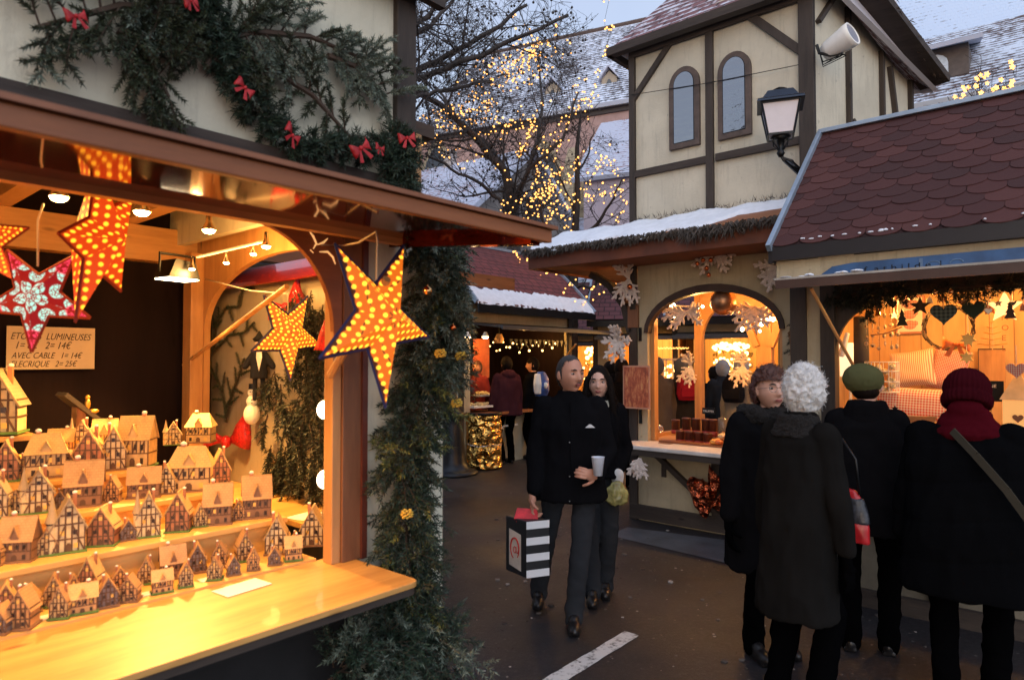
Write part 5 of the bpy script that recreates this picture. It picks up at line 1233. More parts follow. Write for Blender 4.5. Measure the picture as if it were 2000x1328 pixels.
def lantern():
    top = W(1524, 176, 5.75); y = 5.75; k = y/FOC; c = W(1524, 225, y)
    t = thing('street_lantern', 'black four sided street lantern with frosted panes on the tower corner bracket', 'street lamp', c, radians(-20))
    def sq(m, r0, z0, r1, z1): m.lathe([(r0*1.414,z0),(r1*1.414,z1)], 4, (0,0,0), pi/4)
    gl = P('frosted lantern pane', (.62,.60,.66), .35, 0, .05, trans=.0)
    m = MB(); sq(m, 22*k, -43*k, 33*k, 17*k); m.build('pane', gl, t)
    m = MB(); r0, r1 = 23*k, 34.5*k
    for a, b in ((1,1),(1,-1),(-1,-1),(-1,1)): m.beam((a*r0,b*r0,-44*k),(a*r1,b*r1,18*k), .012, .012)
    for r, z in ((r0,-43*k),(r1,17*k)):
        for i in range(4):
            q = [(1,1),(1,-1),(-1,-1),(-1,1)]; a, b = q[i], q[(i+1)%4]; m.beam((a[0]*r,a[1]*r,z),(b[0]*r,b[1]*r,z), .016, .016)
    m.build('frame', M['black'], t)
    m = MB(); sq(m, 43*k, 18*k, 41*k, 23*k); sq(m, 35*k, 23*k, 23*k, 43*k); m.build('hood', P('dark hood', (.02,.03,.05), .3, .5, .1), t)
    m = MB(); sq(m, 42*k, 23.2*k, 35*k, 25*k); m.build('snow', M['snow'], t)
    m = MB(); m.lathe([(12*k,43*k),(13*k,47*k),(14*k,50*k),(6*k,54*k),(.002,55*k)], 12); m.build('finial', M['black'], t)
    m = MB(); m.lathe([(20*k,-45*k),(8*k,-50*k),(5*k,-70*k),(8*k,-76*k),(4*k,-84*k)], 10)
    for a in range(4):
        an = a*pi/2+pi/4; ca, sa = cos(an), sin(an); m.tube([(20*k*ca,20*k*sa,-45*k),(18*k*ca,18*k*sa,-58*k),(9*k*ca,9*k*sa,-66*k),(3*k*ca,3*k*sa,-72*k)], .005, 5)
    m.build('cradle', M['black'], t, True)
    e = W(1578, 350, 5.95)-c; e = Matrix.Rotation(radians(20), 3, 'Z') @ e
    m = MB(); m.tube([(0,0,-80*k),(6*k,0,-90*k),e*.55+V((0,0,-40*k)),e+V((0,0,-5*k))], [.012,.016,.02,.02], 6); m.tube([(4*k,0,-85*k),(18*k,0,-92*k),e*.8+V((0,0,-10*k)),e+V((0,0,40*k))], [.008,.012,.014,.012], 6)
    for s in (.35,.55,.75): p = e*s+V((0,0,-60*k*(1-s)-10*k)); m.ell(p, (.03,.012,.03), 8)
    m.build('bracket', M['black'], t)
def speaker():
    c = W(1640, 84, 6.0); t = thing('loudspeaker', 'white cylindrical loudspeaker fixed to the dark tower corner post', 'loudspeaker', c, radians(-28))
    m = MB(); m.lathe([(.07,-.15),(.088,-.1),(.1,0),(.112,.09),(.112,.125),(.098,.13),(.094,.12)], 28); mm = Matrix.Rotation(radians(80), 4, 'Y'); m.xf(Matrix.Rotation(radians(-8),4,'Y') @ mm @ Matrix.Rotation(radians(0),4,'X')); m.xf(Matrix.Rotation(radians(-25),4,'Z')); m.build('housing', M['white'], t, True)
    m = MB(); m.lathe([(.093,.121),(.05,.123),(.001,.124)], 24); m.xf(Matrix.Rotation(radians(-8),4,'Y') @ mm); m.xf(Matrix.Rotation(radians(-25),4,'Z')); m.build('grille', P('grey grille', (.22,.22,.26), .5, 0, .3, 200, 1, 300), t)
    m = MB(); b = W(1600, 100, 6.05)-c; b = Matrix.Rotation(radians(28),3,'Z') @ b; m.tube([b+V((-.02,0,.06)), b+V((0,0,-.02)), (-.08,0,-.1), (0.02,0,-.1)], .014, 6)
    for i in range(5): m.tube([b, b+V((.03,R(-.02,.02),-.1-R(0,.06))), V((R(-.02,.06),R(-.03,.03),-.12)), V((R(-.04,.03),0,-.09))], .005, 5)
    m.build('bracket', M['black'], t)
    a = B.hy(1233,186,-.06); b = B.hy(1566,126,-.06); m = MB(); A_, B_ = B.w(*a), B.w(*b); mid = (A_+B_)/2-V((0,0,.02)); m.tube([V((0,0,0)), mid-A_, B_-A_], .004, 4)
    tag(m.build('wire', M['black'], loc=A_), 'thin black wire stretched across the tower front past both arched windows', 'wire')
lantern(); speaker()
def decoB():
    def at(px, py, y=-.05): return B.w(*B.hy(px, py, y))
    fan = lambda a0, a1, n: [(cos(radians(a0+(a1-a0)*i/(n-1))), R(-.5,.1), sin(radians(a0+(a1-a0)*i/(n-1)))) for i in range(n)]
    S = [('white flocked fir spray high on the left post with one red bauble', 1228, 545, -.12, fan(80,120,2)+fan(235,300,4), .28),
         ('white flocked fir spray hanging at the left post beside the poster', 1210, 668, -.2, fan(75,110,2)+fan(225,310,4)+fan(10,170,2), .23),
         ('drooping white fir spray under the left end of the snack counter', 1250, 895, -.45, fan(235,305,5), .20),
         ('white flocked fir spray over the middle of the snack stall arch', 1395, 492, -.1, fan(165,240,3)+fan(305,375,4), .26),
         ('white flocked fir spray right of the arch, against the dark post', 1522, 525, -.1, fan(160,250,4), .22),
         ('brightly lit white fir sprays inside the arch, left of the big bauble', 1340, 610, .25, fan(-30,20,3)+fan(165,240,4), .24),
         ('brightly lit white fir sprays inside the arch, right of the big bauble', 1475, 600, .25, fan(180,340,7), .27),
         ('white fir spray at the back opening, left of the middle post', 1350, 715, 1.42, fan(225,300,4)+fan(80,120,2), .24),
         ('white fir spray at the back opening, left of the right back post', 1452, 715, 1.42, fan(225,300,4)+fan(80,120,2), .24)]
    for lb, px, py, y, d, L in S: spray('flocked_spray', lb, at(px, py, y), d, L, B.a, 'white flocked fir sprays on the snack stall')
    bs = [('left red bauble on the spray above the arch',1362,515,.022),('upper red bauble on the spray above the arch',1384,492,.024),('second red bauble on the spray above the arch',1373,508,.022),('third red bauble on the spray above the arch',1388,508,.022),('fourth red bauble on the spray above the arch',1380,524,.024),('lowest red bauble on the spray above the arch',1384,537,.022),
          ('red bauble on the high left spray',1230,560,.03),('lower red bauble on the spray beside the poster',1207,690,.028),('right red bauble on the spray beside the poster',1226,672,.026),('red bauble on the spray right of the arch',1524,527,.026)]
    for lb, px, py, r in bs: bauble(lb, at(px, py, -.22), r, 'copper', 'shiny red baubles on the flocked sprays')
    bauble('big dull gold bauble hanging at the crown of the snack stall arch', at(1413, 590, .12), .135, 'matgold', name='large_bauble')
    # poster
    p = at(1242, 755, -.2); k = A.px(1242,755,0); t = thing('poster', 'framed amber coloured photo poster on the left edge of the snack stall', 'poster', at(1243,756,-.12), B.a); k = B.px(1243,756,-.12)
    m = MB(); m.box(-30*k,30*k,-.004,.004,-42*k,42*k); m.build('border', P('poster border', (.6,.3,.2), .5), t)
    n = N('poster print'); v = n.noise(n.co('Object', (9,9,3)), 2.5, 6, .8); n.set(Base_Color=n.ramp(v, [(.3,(.08,.015,.01)),(.5,(.5,.10,.04)),(.7,(.8,.4,.15))]), Roughness=.3)
    m = MB(); m.box(-27.5*k,27.5*k,-.007,-.0045,-39*k,39*k); m.build('print', n.m, t)
    # foil bows below counter
    for i, (px, py, s) in enumerate(((1428, 950, .36),)):
        bow('foil_bow', ('copper foil bow half hidden behind the curly haired woman',)[i], at(px, py, -.12), s, B.a+.2, M['copperfoil'], 'copper foil bows', .2)
    p = at(1368, 965, -.12); m = MB(); m.rings([(.10,0,-.20,.03,.02),(.07,0,-.15,.08,.03),(.03,0,-.05,.13,.06),(-.01,0,.05,.16,.07),(0,0,.12,.15,.06),(.02,0,.15,.08,.03)], 18); o = fuse(m, 'foil_bag', M['copperfoil'], None, .012, 1, .014, 14, p); o.rotation_euler = (0,.3,B.a); tag(o, 'bulging copper cellophane bag hanging below the snack counter', 'foil bag')
    # goods on the counter
    def on(px, py, z=.862): q = B.hz(px, py, z); return q
    tins = [(1330,850,.06,0),(1348,852,.06,1),(1366,853,.06,0),(1384,855,.055,1),(1322,832,.08,2),(1343,828,.10,2),(1362,828,.10,2),(1381,828,.10,2),(1395,826,.10,2)]
    red = P('brown tin', (.10,.03,.02), .35, 0, .2); red2 = P('red tin', (.42,.05,.03), .35, 0, .2)
    proto = None
    for i, (px, py, h, kk) in enumerate(tins):
        q = B.hy(px, 790 if kk == 2 else 838, .30 if kk == 2 else .16); z0 = .862 if kk != 2 else .925
        if kk == 2: q.x = B.hy(px, 800, .33).x
        z0 = .864+(.07 if kk == 2 else 0)
        t = thing('gift_tin', f'{ORD[i-4 if kk==2 else i]} round brown gift tin in the {"upper" if kk==2 else "lower"} row, counted from the left', 'tin', B.w(q.x, .30 if kk == 2 else .14, z0), B.a, 'brown gift tins on the snack counter')
        m = MB(); h *= 1.35; m.lathe([(.046,0),(.047,h*.4)], 16); m.build('band', red2, t, True)
        m = MB(); m.lathe([(.0455,h*.4+.0005),(.046,h+.03),(.048,h+.031),(.048,h+.045),(.03,h+.047)], 16); m.build('tin_body', red, t, True)
    m = MB(); m.box(.42,1.0,.22,.4,.8645,.93); tag(m.build('riser', M['pine_x'], loc=B.o, rz=B.a), 'low wooden riser under the upper row of gift tins', 'riser')
    m = MB(); m.box(.33,1.6,-.02,.1,.8645,.885); tag(m.build('tray', M['stain_x'], loc=B.o, rz=B.a), 'long dark edged wooden tray along the snack counter', 'tray')
    q = B.hy(1412, 800, .3); t = thing('glass_jar', 'tall clear glass jar on the snack counter', 'jar', B.w(q.x,.3,.935), B.a)
    g = P('clear glass', (.9,.85,.75), .03, 0, 0, trans=.9); m = MB(); m.lathe([(.05,0),(.05,.2),(.046,.2),(.046,.01)], 20); m.build('glass', g, t, True); m = MB(); m.lathe([(.04,.01),(.04,.05)],14); m.build('contents', M['pine_x'], t)
    random.seed(31)
    for i in range(15):
        px = 1398+i*8+R(-3,3); y = R(.0,.24); q = B.hy(px, 840, y); s = R(.03,.048)
        c = [(.65,.3,.06),(.5,.12,.03),(.7,.5,.25),(.45,.2,.08)][i%4]; m = MB(); m.ell((0,0,s*.8), (s*1.3,s,s*.8), 12)
        if i%3 == 0: m.ell((s,0,s*1.2), (s*.7,s*.6,s*.6), 10)
        o = fuse(m, 'pastry_bag', P('wrapped sweets', c, .25, 0, .4, 40, .6, 60), None, .006, 1, .004, 50); o.location = B.w(q.x, y, .885+(.0 if y < .1 else .04)); tag(o, f'{ORD[i] if i < 15 else i} wrapped orange sweet bag from the left on the snack counter tray', 'sweet bag', 'wrapped sweets heaped on the snack counter')
    q = B.hz(1285, 848, .875); m = MB(); m.ell((0,0,.04),(.07,.05,.05),12); m.ell((.03,0,.07),(.03,.03,.04),10); o = fuse(m, 'cellophane_bag', M['silverfoil'], None, .006, 1, .008, 40); o.location = B.w(*q); tag(o, 'crinkled clear cellophane bag at the left end of the snack counter', 'bag')
    for i, px in enumerate((1300, 1345)):
        q = B.hz(px, 866, .8635); m = MB(); m.box(-.07,.07,-.035,.035,0,.003); tag(m.build('price_label', P('brown label', (.22,.1,.06), .6), loc=B.w(*q), rz=B.a), ('left','right')[i]+' flat brown card on the white edge of the snack counter', 'label')
    q = B.hy(1384, 803, .26); t = thing('chalk_sign', 'small black chalk sign standing among the gift tins', 'sign', B.w(*q), B.a); m = MB(); m.box(-.07,.07,-.005,.005,-.03,.035); m.build('board', M['black'], t); text(t, 'TRUFFES', .032, (-.062,-.007,-.01), M['white'])
    m = MB()
    for k in range(5): m.cone((0,0,-.02*k),(.0,0,-.02*k-.01),.02-.002*k,.015,8)
    for i,(px,py) in enumerate(((1500,610),)):
        p = at(1527, 640, .3); tt = thing('wall_lamp', 'bright lamp glowing inside the right edge of the snack stall arch', 'lamp', p, 0); m = MB(); m.ell((0,0,0),(.02,.02,.09),12); m.build('bulb', M['bulb'], tt, True); m = MB(); m.lathe([(.025,.08),(.03,.12)],10); m.build('holder', M['white'], tt)
    # dark fir with hanging dried oranges right of opening
    garland('fir_branch', 'dark fir branches sticking out at the right edge of the snack stall opening', [at(1545,620,-.1), at(1560,700,-.15), at(1570,760,-.2)], .10, 46, 'fir_dark', .03, .006, .16)
    m = MB()
    for i in range(26): m.tube([V((R(-.05,.05),0,.12)), V((R(-.14,.14),R(-.05,.05),0)), V((R(-.15,.15),R(-.05,.05),-.2))], .003, 4)
    tag(m.build('raffia_bundle', P('raffia', (.2,.1,.04), .8), loc=at(1570,650,-.3)), 'hanging bundle of brown raffia beside the dark corner between the two stalls', 'ornament')
M['matgold'] = P('dull gold bauble', (.42,.22,.12), .38, .85, .25, 14, .1)
decoB()
def bulbsB():
    me = MB().ell((0,0,0), .022, 8).mesh('bulb', M['bulb'])
    for lb, px, py, nn in (('glowing bulbs among the white sprays at the top left of the snack stall arch', 1345, 602, 7), ('glowing bulbs among the white sprays at the top right of the snack stall arch', 1500, 622, 9)):
        o = B.w(*B.hy(px, py, .3)); t = thing('fairy_light_string', lb, 'fairy lights', o, 0, 'bulb strings in the snack stall arch'); pts = []
        for i in range(nn): p = B.w(*B.hy(px+R(-34,34)+(i-nn/2)*5, py+R(-14,14)+abs(i-nn/2)*4*(1 if px > 1400 else .4), .3))-o; pts.append(p); b = bpy.data.objects.new('bulb', me); C.objects.link(b); b.parent = t; b.location = p; b.scale = (R(.6,1.2),)*3
        m = MB(); m.tube(pts, .004, 4); m.build('cable', M['cable'], t)
bulbsB()
# ------------------------------------------------------------ shingle roofed gift stall (right)
Cc = Frame(2.15, 5.19, -41.3)
def stallC():
    t = thing('market_stall', 'gift stall at right under a wine red fish scale shingle roof with blue metal edging', 'market stall', Cc.o, Cc.a)
    X1 = 3.2
    # roof base and shingles
    e = V((.03,-.45,2.56)); r = V((.03,.74,3.67)); up = (r-e).normalized(); L = (r-e).length; nrm = V((0,-up.z,up.y))
    m = MB(); m.slab((.03,-.45,2.56),(X1,-.45,2.56),(X1,.74,3.67),(.03,.74,3.67),.05); m.slab((X1,1.95,2.56),(.03,1.95,2.56),(.03,.745,3.67),(X1,.745,3.67),.05); m.build('roof_deck', P('dark felt', (.03,.012,.014), .9), t)
    n = N('fish scale shingle'); g = n.new('ShaderNodeNewGeometry'); f = n.noise(n.co(), 90, 3, .8); rr = n.math('ADD', n.math('MULTIPLY', g.outputs['Random Per Island'], .7), n.math('MULTIPLY', f, .3))
    n.set(Base_Color=n.ramp(rr, [(.1,(.034,.009,.009)),(.5,(.054,.013,.012)),(.85,(.075,.021,.018))]), Roughness=.85); n.bump(f, .5, .004)
    m = MB(); tw = .212; sp = .116; rows = int(L/sp)+1
    for j in range(rows, -1, -1):
        v0 = j*sp-.01; off = (j%2)*tw/2; i = -1
        while i*tw+off < X1:
            x0 = i*tw+off; lift = R(.0,.003)
            pts = []
            jx = R(-.003,.003)
            for q in range(9): a = pi*q/8; pts.append((x0+tw/2-cos(a)*tw/2*.985+jx, v0-sin(a)*sp*.55+sp*.42))
            pts = [(x0+tw*.008, min(L, v0+sp*1.5))]+pts+[(x0+tw*.992, min(L, v0+sp*1.5))]
            pts = [(max(.035,min(X1,a)), min(b, L-.004)) for a, b in pts]
            if max(a for a, b in pts)-min(a for a, b in pts) > .02:
                top = []
                for (a, b) in pts:
                    h = .007+lift+.008*(1-min(1,max(0,(b-v0+sp*.15)/(sp*1.6))))
                    top.append(e+V((a-.03,0,0))+up*b+nrm*h)
                low = [p-nrm*.006 for p in top]; k = len(top)
                m.add(top+low, [tuple(range(k))]+[(q,(k+q),(k+(q+1)%k),(q+1)%k) for q in range(k)])
            i += 1
    m.build('shingles', n.m, t)
    m = MB(); m.beam(e+V((-.012,-.03,-.03))+nrm*.02, r+V((-.012,0,0))+nrm*.02, .035, .06, tuple(nrm)); m.build('verge_trim', M['zinc'], t, bevel=.004)
    m = MB(); m.beam(r+nrm*.02+V((-.02,0,.012)), V((X1,.74,3.67))+nrm*.02+V((0,0,.012)), .07, .035); m.build('ridge_trim', M['zinc'], t, bevel=.004)
    m = MB(); 
    for i in range(26): x = .2+R(0,1)**1.4*2.2; v = R(.015,.04); m.ell(e+V((x,0,0))+up*v+nrm*.02, (R(.006,.02),.008,.006), 6)
    tag(m.build('snow_crumb', M['snow'], t), None, kind='stuff')
    m = MB(); m.box(.03, X1, -.47, -.43, 2.455, 2.555); m.box(.0,.04,-.45,1.9,2.44,2.54); m.build('gutter_board', P('black gutter', (.012,.01,.012), .5), t)
    m = MB(); m.box(.04, X1, -.40, -.36, 2.28, 2.455); m.build('frieze', M['cream_dim'], t)
    # sign board (blue banner) on the frieze
    n2 = P('blue banner', (.035,.10,.24), .5, 0, .35, 5); s = MB(); s.prism([(.42,2.385),(.55,2.40),(X1,2.415),(X1,2.315),(.32,2.315)], -.415, -.405); bn = s.build('banner', n2, t)
    text(bn, 'f  a t h i l d e  l', .05, (.62,-.418,2.33), P('banner ink', (.003,.008,.02), .8), 'lettering', sx=1.5)
    m = MB(); 
    for cx in (1.02, 1.14): m.tube([(cx+.035*cos(i*pi/6), -.417, 2.345+.02*sin(i*pi/6)) for i in range(7)], .004, 4)
    m.box(.94,.96,-.418,-.4151,2.32,2.39); m.build('emblem', P('banner mark', (.12,.2,.33), .6), bn)
    # awning
    m = MB(); m.prism([(-.36,2.31),(-.90,2.25),(-.90,2.222),(-.36,2.28)], .24, X1, 'x'); m.build('awning', M['stain_x'], t)
    m = MB(); m.prism([(-.90,2.262),(-.925,2.26),(-.925,2.205),(-.90,2.207)], .22, X1, 'x'); m.build('awning_fascia', P('brown fascia', (.06,.03,.022), .5), t)
    m = MB(); m.prism([(-.4,2.318),(-.927,2.274),(-.927,2.261),(-.4,2.311)], .21, X1, 'x'); m.build('awning_sheet', P('wet sheet', (.35,.33,.3), .3, 0, .3), t)
    vs = MB(); 
    for i in range(40): vs.ell((.27+R(0,1)**1.5*.5,-.86+R(-.05,.3),2.282+R(-.003,.003)), (R(.015,.05),R(.015,.05),R(.004,.011)), 8)
    o = fuse(vs, 'snow_patch', M['snow'], t, .006, 1)
    m = MB(); m.tube([(.42,-.86,2.2),(.62,-.02,1.35)], .011, 6); m.build('stay_rod', M['pine_z'], t)
    # posts & walls
    m = MB(); m.box(0, .12, -.02, .12, 0, 2.45); m.build('corner_post', M['timber'], t, bevel=.004)
    m = MB(); m.box(.12, .22, 0, .05, .8, 2.3); m.build('front_wall', M['cream_dim'], t)
    m = MB(); m.box(.12, X1, 0, .05, 0, .84); m.build('front_panel', stucco('dimmed cream lower panel', (.22,.19,.14), .5), t)  # cream darkened: the dimness behind the shoppers' legs is put into its colour
    m = MB(); m.box(.22,.32,-.02,.08,.84,2.3); m.build('post', M['timber'], t)
    for a, b in ((.4,1.0),(1.7,1.1),): 
        m = MB(); m.beam((a,-.01,.75),(a+.55,-.01,.15), .03, .07, (0,1,0)); m.build('brace', M['timber_x'], t)
    for x in (.25,.95,1.6): m = MB(); m.box(x-.05,x+.05,-.03,0,0.12,.8); m.build('panel_post', M['timber'], t)
    m = MB(); m.box(.0,X1,-.05,0,.0,.12); m.build('base_board', M['timber_x'], t)
    m = MB(); m.box(.2,X1,-.18,.05,.84,.88); m.build('counter', M['stain_x'], t, bevel=.004)
    m = MB(); m.box(.2,X1,.05,.9,.82,.86); m.build('inner_counter', M['counter'], t)
    m = MB(); m.box(.12,X1,1.3,1.35,.6,2.5); m.build('back_wall', PLANK, t)
    m = MB(); m.box(.12,.16,.06,1.3,0,2.5); m.build('side_wall', PLANKY, t)
    m = MB(); m.box(.12,X1,0,1.35,2.42,2.45); m.build('ceiling', M['pine_x'], t)
    # dark arched bracket at left of opening
    m = MB(); m.prism([(.32,1.78)]+[(.62-.30*cos(i*pi/16),1.78+.36*sin(i*pi/16)) for i in range(1,9)]+[(.62,2.3),(.32,2.3)], .0, .04); m.build('bracket', M['timber'], t)
    m = MB(); m.box(.32,X1,0,.06,2.2,2.3); m.build('lintel', M['timber_x'], t)
    return t
def planks(nm, sc):
    n = N(nm); v = n.co('Object', sc); f = n.noise(v, 7, 7, .7); s = n.new('ShaderNodeSeparateXYZ'); n.link(n.co('Object'), s.inputs[0])
    ax = s.outputs[0] if nm.endswith('x') else s.outputs[1]
    g = n.ramp(n.math('FRACT', n.math('DIVIDE', ax, .16)), [(.0,(1,1,1)),(.03,(0,0,0)),(.97,(0,0,0)),(1,(1,1,1))])
    n.set(Base_Color=n.mix(g, n.ramp(f, [(.35,(.52,.27,.09)),(.62,(.66,.40,.16))]), (.15,.06,.02)), Roughness=.5); return n.m
PLANK = planks('pine planks x', (1,1,.12)); PLANKY = planks('pine planks y', (1,1,.12))
SC_ = stallC()
def check(nm, c1, c2, s):
    n = N(nm); k = n.new('ShaderNodeTexWave'); k.inputs['Scale'].default_value = s; k.bands_direction = 'X'; n.link(n.co(), k.inputs['Vector'])
    k2 = n.new('ShaderNodeTexWave'); k2.inputs['Scale'].default_value = s; k2.bands_direction = 'Z'; n.link(n.co(), k2.inputs['Vector'])
    f = n.math('MULTIPLY', n.math('ADD', n.ramp(k.outputs['Fac'], [(.45,(0,0,0)),(.55,(1,1,1))]), n.ramp(k2.outputs['Fac'], [(.45,(0,0,0)),(.55,(1,1,1))])), .5)
    n.set(Base_Color=n.ramp(f, [(.1,c1),(.5,tuple((a+b)/2 for a,b in zip(c1,c2))),(.9,c2)]), Roughness=.9); n.bump(n.noise(n.co(), 200, 2), .3, .003); return n.m
def stripe(nm, c1, c2, s):
    n = N(nm); k = n.new('ShaderNodeTexWave'); k.inputs['Scale'].default_value = s; k.bands_direction = 'X'; n.link(n.co(), k.inputs['Vector'])
    n.set(Base_Color=n.ramp(k.outputs['Fac'], [(.35,c1),(.65,c2)]), Roughness=.9); return n.m
GING = check('red gingham', (.75,.66,.5), (.6,.08,.04), 16); TART = check('dark tartan', (.02,.03,.03), (.12,.15,.13), 12); TARTR = check('red tartan', (.6,.5,.4), (.5,.05,.04), 26)
STRP = stripe('striped ticking', (.72,.60,.42), (.55,.22,.12), 22)
def heartpts(s, n=24):
    return [(s*.062*16*sin(a)**3, s*.062*(13*cos(a)-5*cos(2*a)-2*cos(3*a)-cos(4*a))) for a in [2*pi*i/n for i in range(n)]]
def starpts(r, k=.45, n=5): return [(r*(1 if i%2 == 0 else k)*sin(i*pi/n), r*(1 if i%2 == 0 else k)*cos(i*pi/n)) for i in range(2*n)]
def goodsC():
    F = Cc
    def at(px, py, y): return F.w(*F.hy(px, py, y))
    def flat(nm, lb, cat, px, py, y, pts, th, mat, rz=0, cord=.12, group=None, puff=0):
        t = thing(nm, lb, cat, at(px, py, y), F.a+rz, group); k = F.px(px, py, y)
        pts = [(a*k, b*k) for a, b in pts]
        m = MB(); m.prism(pts, -th/2, th/2); m.build('shape', mat, t, bevel=th*.3)
        m = MB(); zt = max(b for a, b in pts); m.tube([(0,0,zt*.8),(0,0,zt+cord)], .0025, 4); m.build('hanging_loop', M['cable'], t); return t
    flat('fabric_heart', 'large dark tartan heart hanging in the middle of the gift stall', 'heart', 1843, 612, .1, heartpts(23), .03, TART, .1)
    flat('fabric_heart', 'dark green heart hanging right of the tartan heart', 'heart', 1902, 604, .1, heartpts(20), .03, P('green felt', (.02,.04,.03), .9), -.2)
    flat('fabric_heart', 'small brown checked heart at the right picture edge', 'heart', 1985, 722, .2, heartpts(17), .02, TARTR)
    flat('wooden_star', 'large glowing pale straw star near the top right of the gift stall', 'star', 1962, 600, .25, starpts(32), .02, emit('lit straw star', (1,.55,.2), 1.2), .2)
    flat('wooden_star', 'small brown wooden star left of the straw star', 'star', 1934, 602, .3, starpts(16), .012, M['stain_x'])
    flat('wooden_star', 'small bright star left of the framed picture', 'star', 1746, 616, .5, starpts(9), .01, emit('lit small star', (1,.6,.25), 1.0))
    flat('wooden_star', 'dark star ornament overlapping the framed picture', 'star', 1797, 598, .2, starpts(20,.4), .012, M['timber'])
    flat('straw_leaf', 'gold maple leaf ornament below the green heart', 'ornament', 1891, 663, .3, starpts(16,.55,7), .012, P('gold leaf', (.75,.5,.15), .5))
    flat('straw_leaf', 'second gold leaf ornament lower down near the red hat', 'ornament', 1888, 698, .35, starpts(14,.5,6), .012, P('gold leaf', (.75,.5,.15), .5))
    flat('tree_ornament', 'dark little fir tree shaped ornament hanging before the straw star', 'ornament', 1973, 608, .15, [(-10,-14),(10,-14),(5,-3),(8,-3),(3,7),(5,7),(0,20),(-5,7),(-3,7),(-8,-3),(-5,-3)], .01, M['timber'])
    flat('tree_ornament', 'dark tree shaped ornament at the lower left of the framed picture', 'ornament', 1762, 622, .3, [(-10,-14),(10,-14),(5,-3),(8,-3),(3,7),(5,7),(0,20),(-5,7),(-3,7),(-8,-3),(-5,-3)], .01, M['fir_dark'])
    for i, (px, py) in enumerate(((1748, 798),(1742, 810))): flat('wooden_star', ('upper','lower')[i]+' tiny black star on a wire over the gingham cushion', 'star', px, py, .25, starpts(7), .006, M['black'], cord=.02)
    # framed picture
    t = thing('framed_picture', 'framed picture of stacked red checked fabric shapes on the back wall of the gift stall', 'picture', at(1778, 615, 1.27), F.a); k = F.px(1778, 615, 1.27)
    m = MB(); m.box(-25*k,25*k,-.015,.0,-37*k,37*k); m.build('frame', P('pinkish frame', (.5,.2,.12), .5), t)
    m = MB(); m.box(-21*k,21*k,-.019,-.0155,-33*k,33*k); m.build('mount', M['paper'], t)
    m = MB()
    for z in (20,0,-20): m.ell((0,-.02,z*k),(11*k,.006,9*k),14); m.ell((-9*k,-.02,(z+3)*k),(5*k,.005,5*k),10); m.ell((9*k,-.02,(z+3)*k),(5*k,.005,5*k),10)
    m.build('appliques', TARTR, t)
    # wreath
    c = at(1852, 640, .6); k = F.px(1852,640,.6); t = thing('twig_wreath', 'round dark twig wreath with an orange bow on the back wall of the gift stall', 'wreath', c, F.a); m = MB()
    for i in range(240):
        a = R(0,2*pi); r = 42*k*R(.92,1.08); p = V((r*cos(a), R(-.03,.03), r*sin(a))); q = V((r*cos(a+.25), R(-.03,.03), r*sin(a+.25))); m.tube([p,q], .004, 3)
    m.build('twig_ring', M['twig'], t)
    bow('ribbon_bow', 'orange bow at the foot of the twig wreath', at(1868, 672, .5), .14, F.a, P('orange ribbon', (.6,.15,.03), .5))
    # cushions
    def cushion(lb, px, py, y, w, h, d, mat, tilt=0, rz=0, nm='cushion'):
        k = F.px(px, py, y); m = MB(); n = 14; vs = []; fs = []
        for s in (-1,1):
            for i in range(n+1):
                for j in range(n+1):
                    u, v = i/n*2-1, j/n*2-1; b = max(0,(1-u**4)*(1-v**4))**.55; x = u*w*k/2*(1-.06*(1-abs(v))*abs(u)); z = v*h*k/2*(1-.06*(1-abs(u))*abs(v))
                    vs.append((x, s*d/2*b+noise.noise(V((x*14,s,z*14)))*.006, z))
        for s in (0,1):
            for i in range(n):
                for j in range(n):
                    a = s*(n+1)**2+i*(n+1)+j; f = (a,a+n+1,a+n+2,a+1); fs.append(f if s else f[::-1])
        m.add(vs, fs); o = m.build(nm, mat, None, True); o.location = at(px, py, y); o.rotation_euler = (radians(-12), tilt, F.a+rz); tag(o, lb, 'cushion'); return o
    cushion('striped ticking cushion leaning on the back wall of the gift stall', 1782, 720, 1.0, 78, 72, .14, STRP, radians(-8), -.1)
    cushion('patchwork cushion half hidden by the burgundy hat', 1852, 722, 1.05, 62, 84, .13, TARTR, radians(14), .1)
    cushion('long red and cream gingham bolster lying across the gift stall', 1795, 790, .62, 175, 66, .2, GING, radians(2))
    t = thing('cardboard_box', 'open plain cardboard box below the gingham bolster', 'box', at(1778, 850, .35), F.a); k = F.px(1778,850,.35); m = MB(); m.box(-45*k,40*k,0,.2,-40*k,25*k); m.build('carton', P('cardboard', (.55,.33,.15), .8), t); m = MB(); m.slab((-45*k,0,25*k),(40*k,0,25*k),(48*k,-.07,40*k),(-38*k,-.07,36*k),.004); m.build('flap', P('cardboard', (.55,.33,.15), .8), t)
    # left side items
    t = thing('candle_column', 'thick brown log column standing left in the gift stall', 'column', at(1682, 670, .55), F.a); k = F.px(1682,670,.55); m = MB(); m.lathe([(14*k,-80*k),(13*k,50*k),(12.5*k,51*k)], 20); m.build('log', M['bark_grey'], t, True); m = MB(); m.lathe([(12*k,51.2*k),(11*k,53*k)], 20); m.build('cut_end', M['pine_x'], t)
    t = thing('lampshade', 'white drum shaped lampshade behind the log column', 'lampshade', at(1660, 700, .75), F.a); k = F.px(1660,700,.75); m = MB(); m.lathe([(20*k,-35*k),(24*k,30*k),(23*k,30*k),(19*k,-34*k)], 24); m.build('shade', emit('lit shade', (1,.75,.45), .8), t, True); m = MB(); m.tube([(0,0,-90*k),(0,0,-35*k)], .012, 8); m.build('stem', M['white'], t)
    t = thing('antler_rack', 'white carved antlers hanging at the left edge of the gift stall opening', 'antlers', at(1640, 640, .35), F.a); k = F.px(1640,640,.35); m = MB()
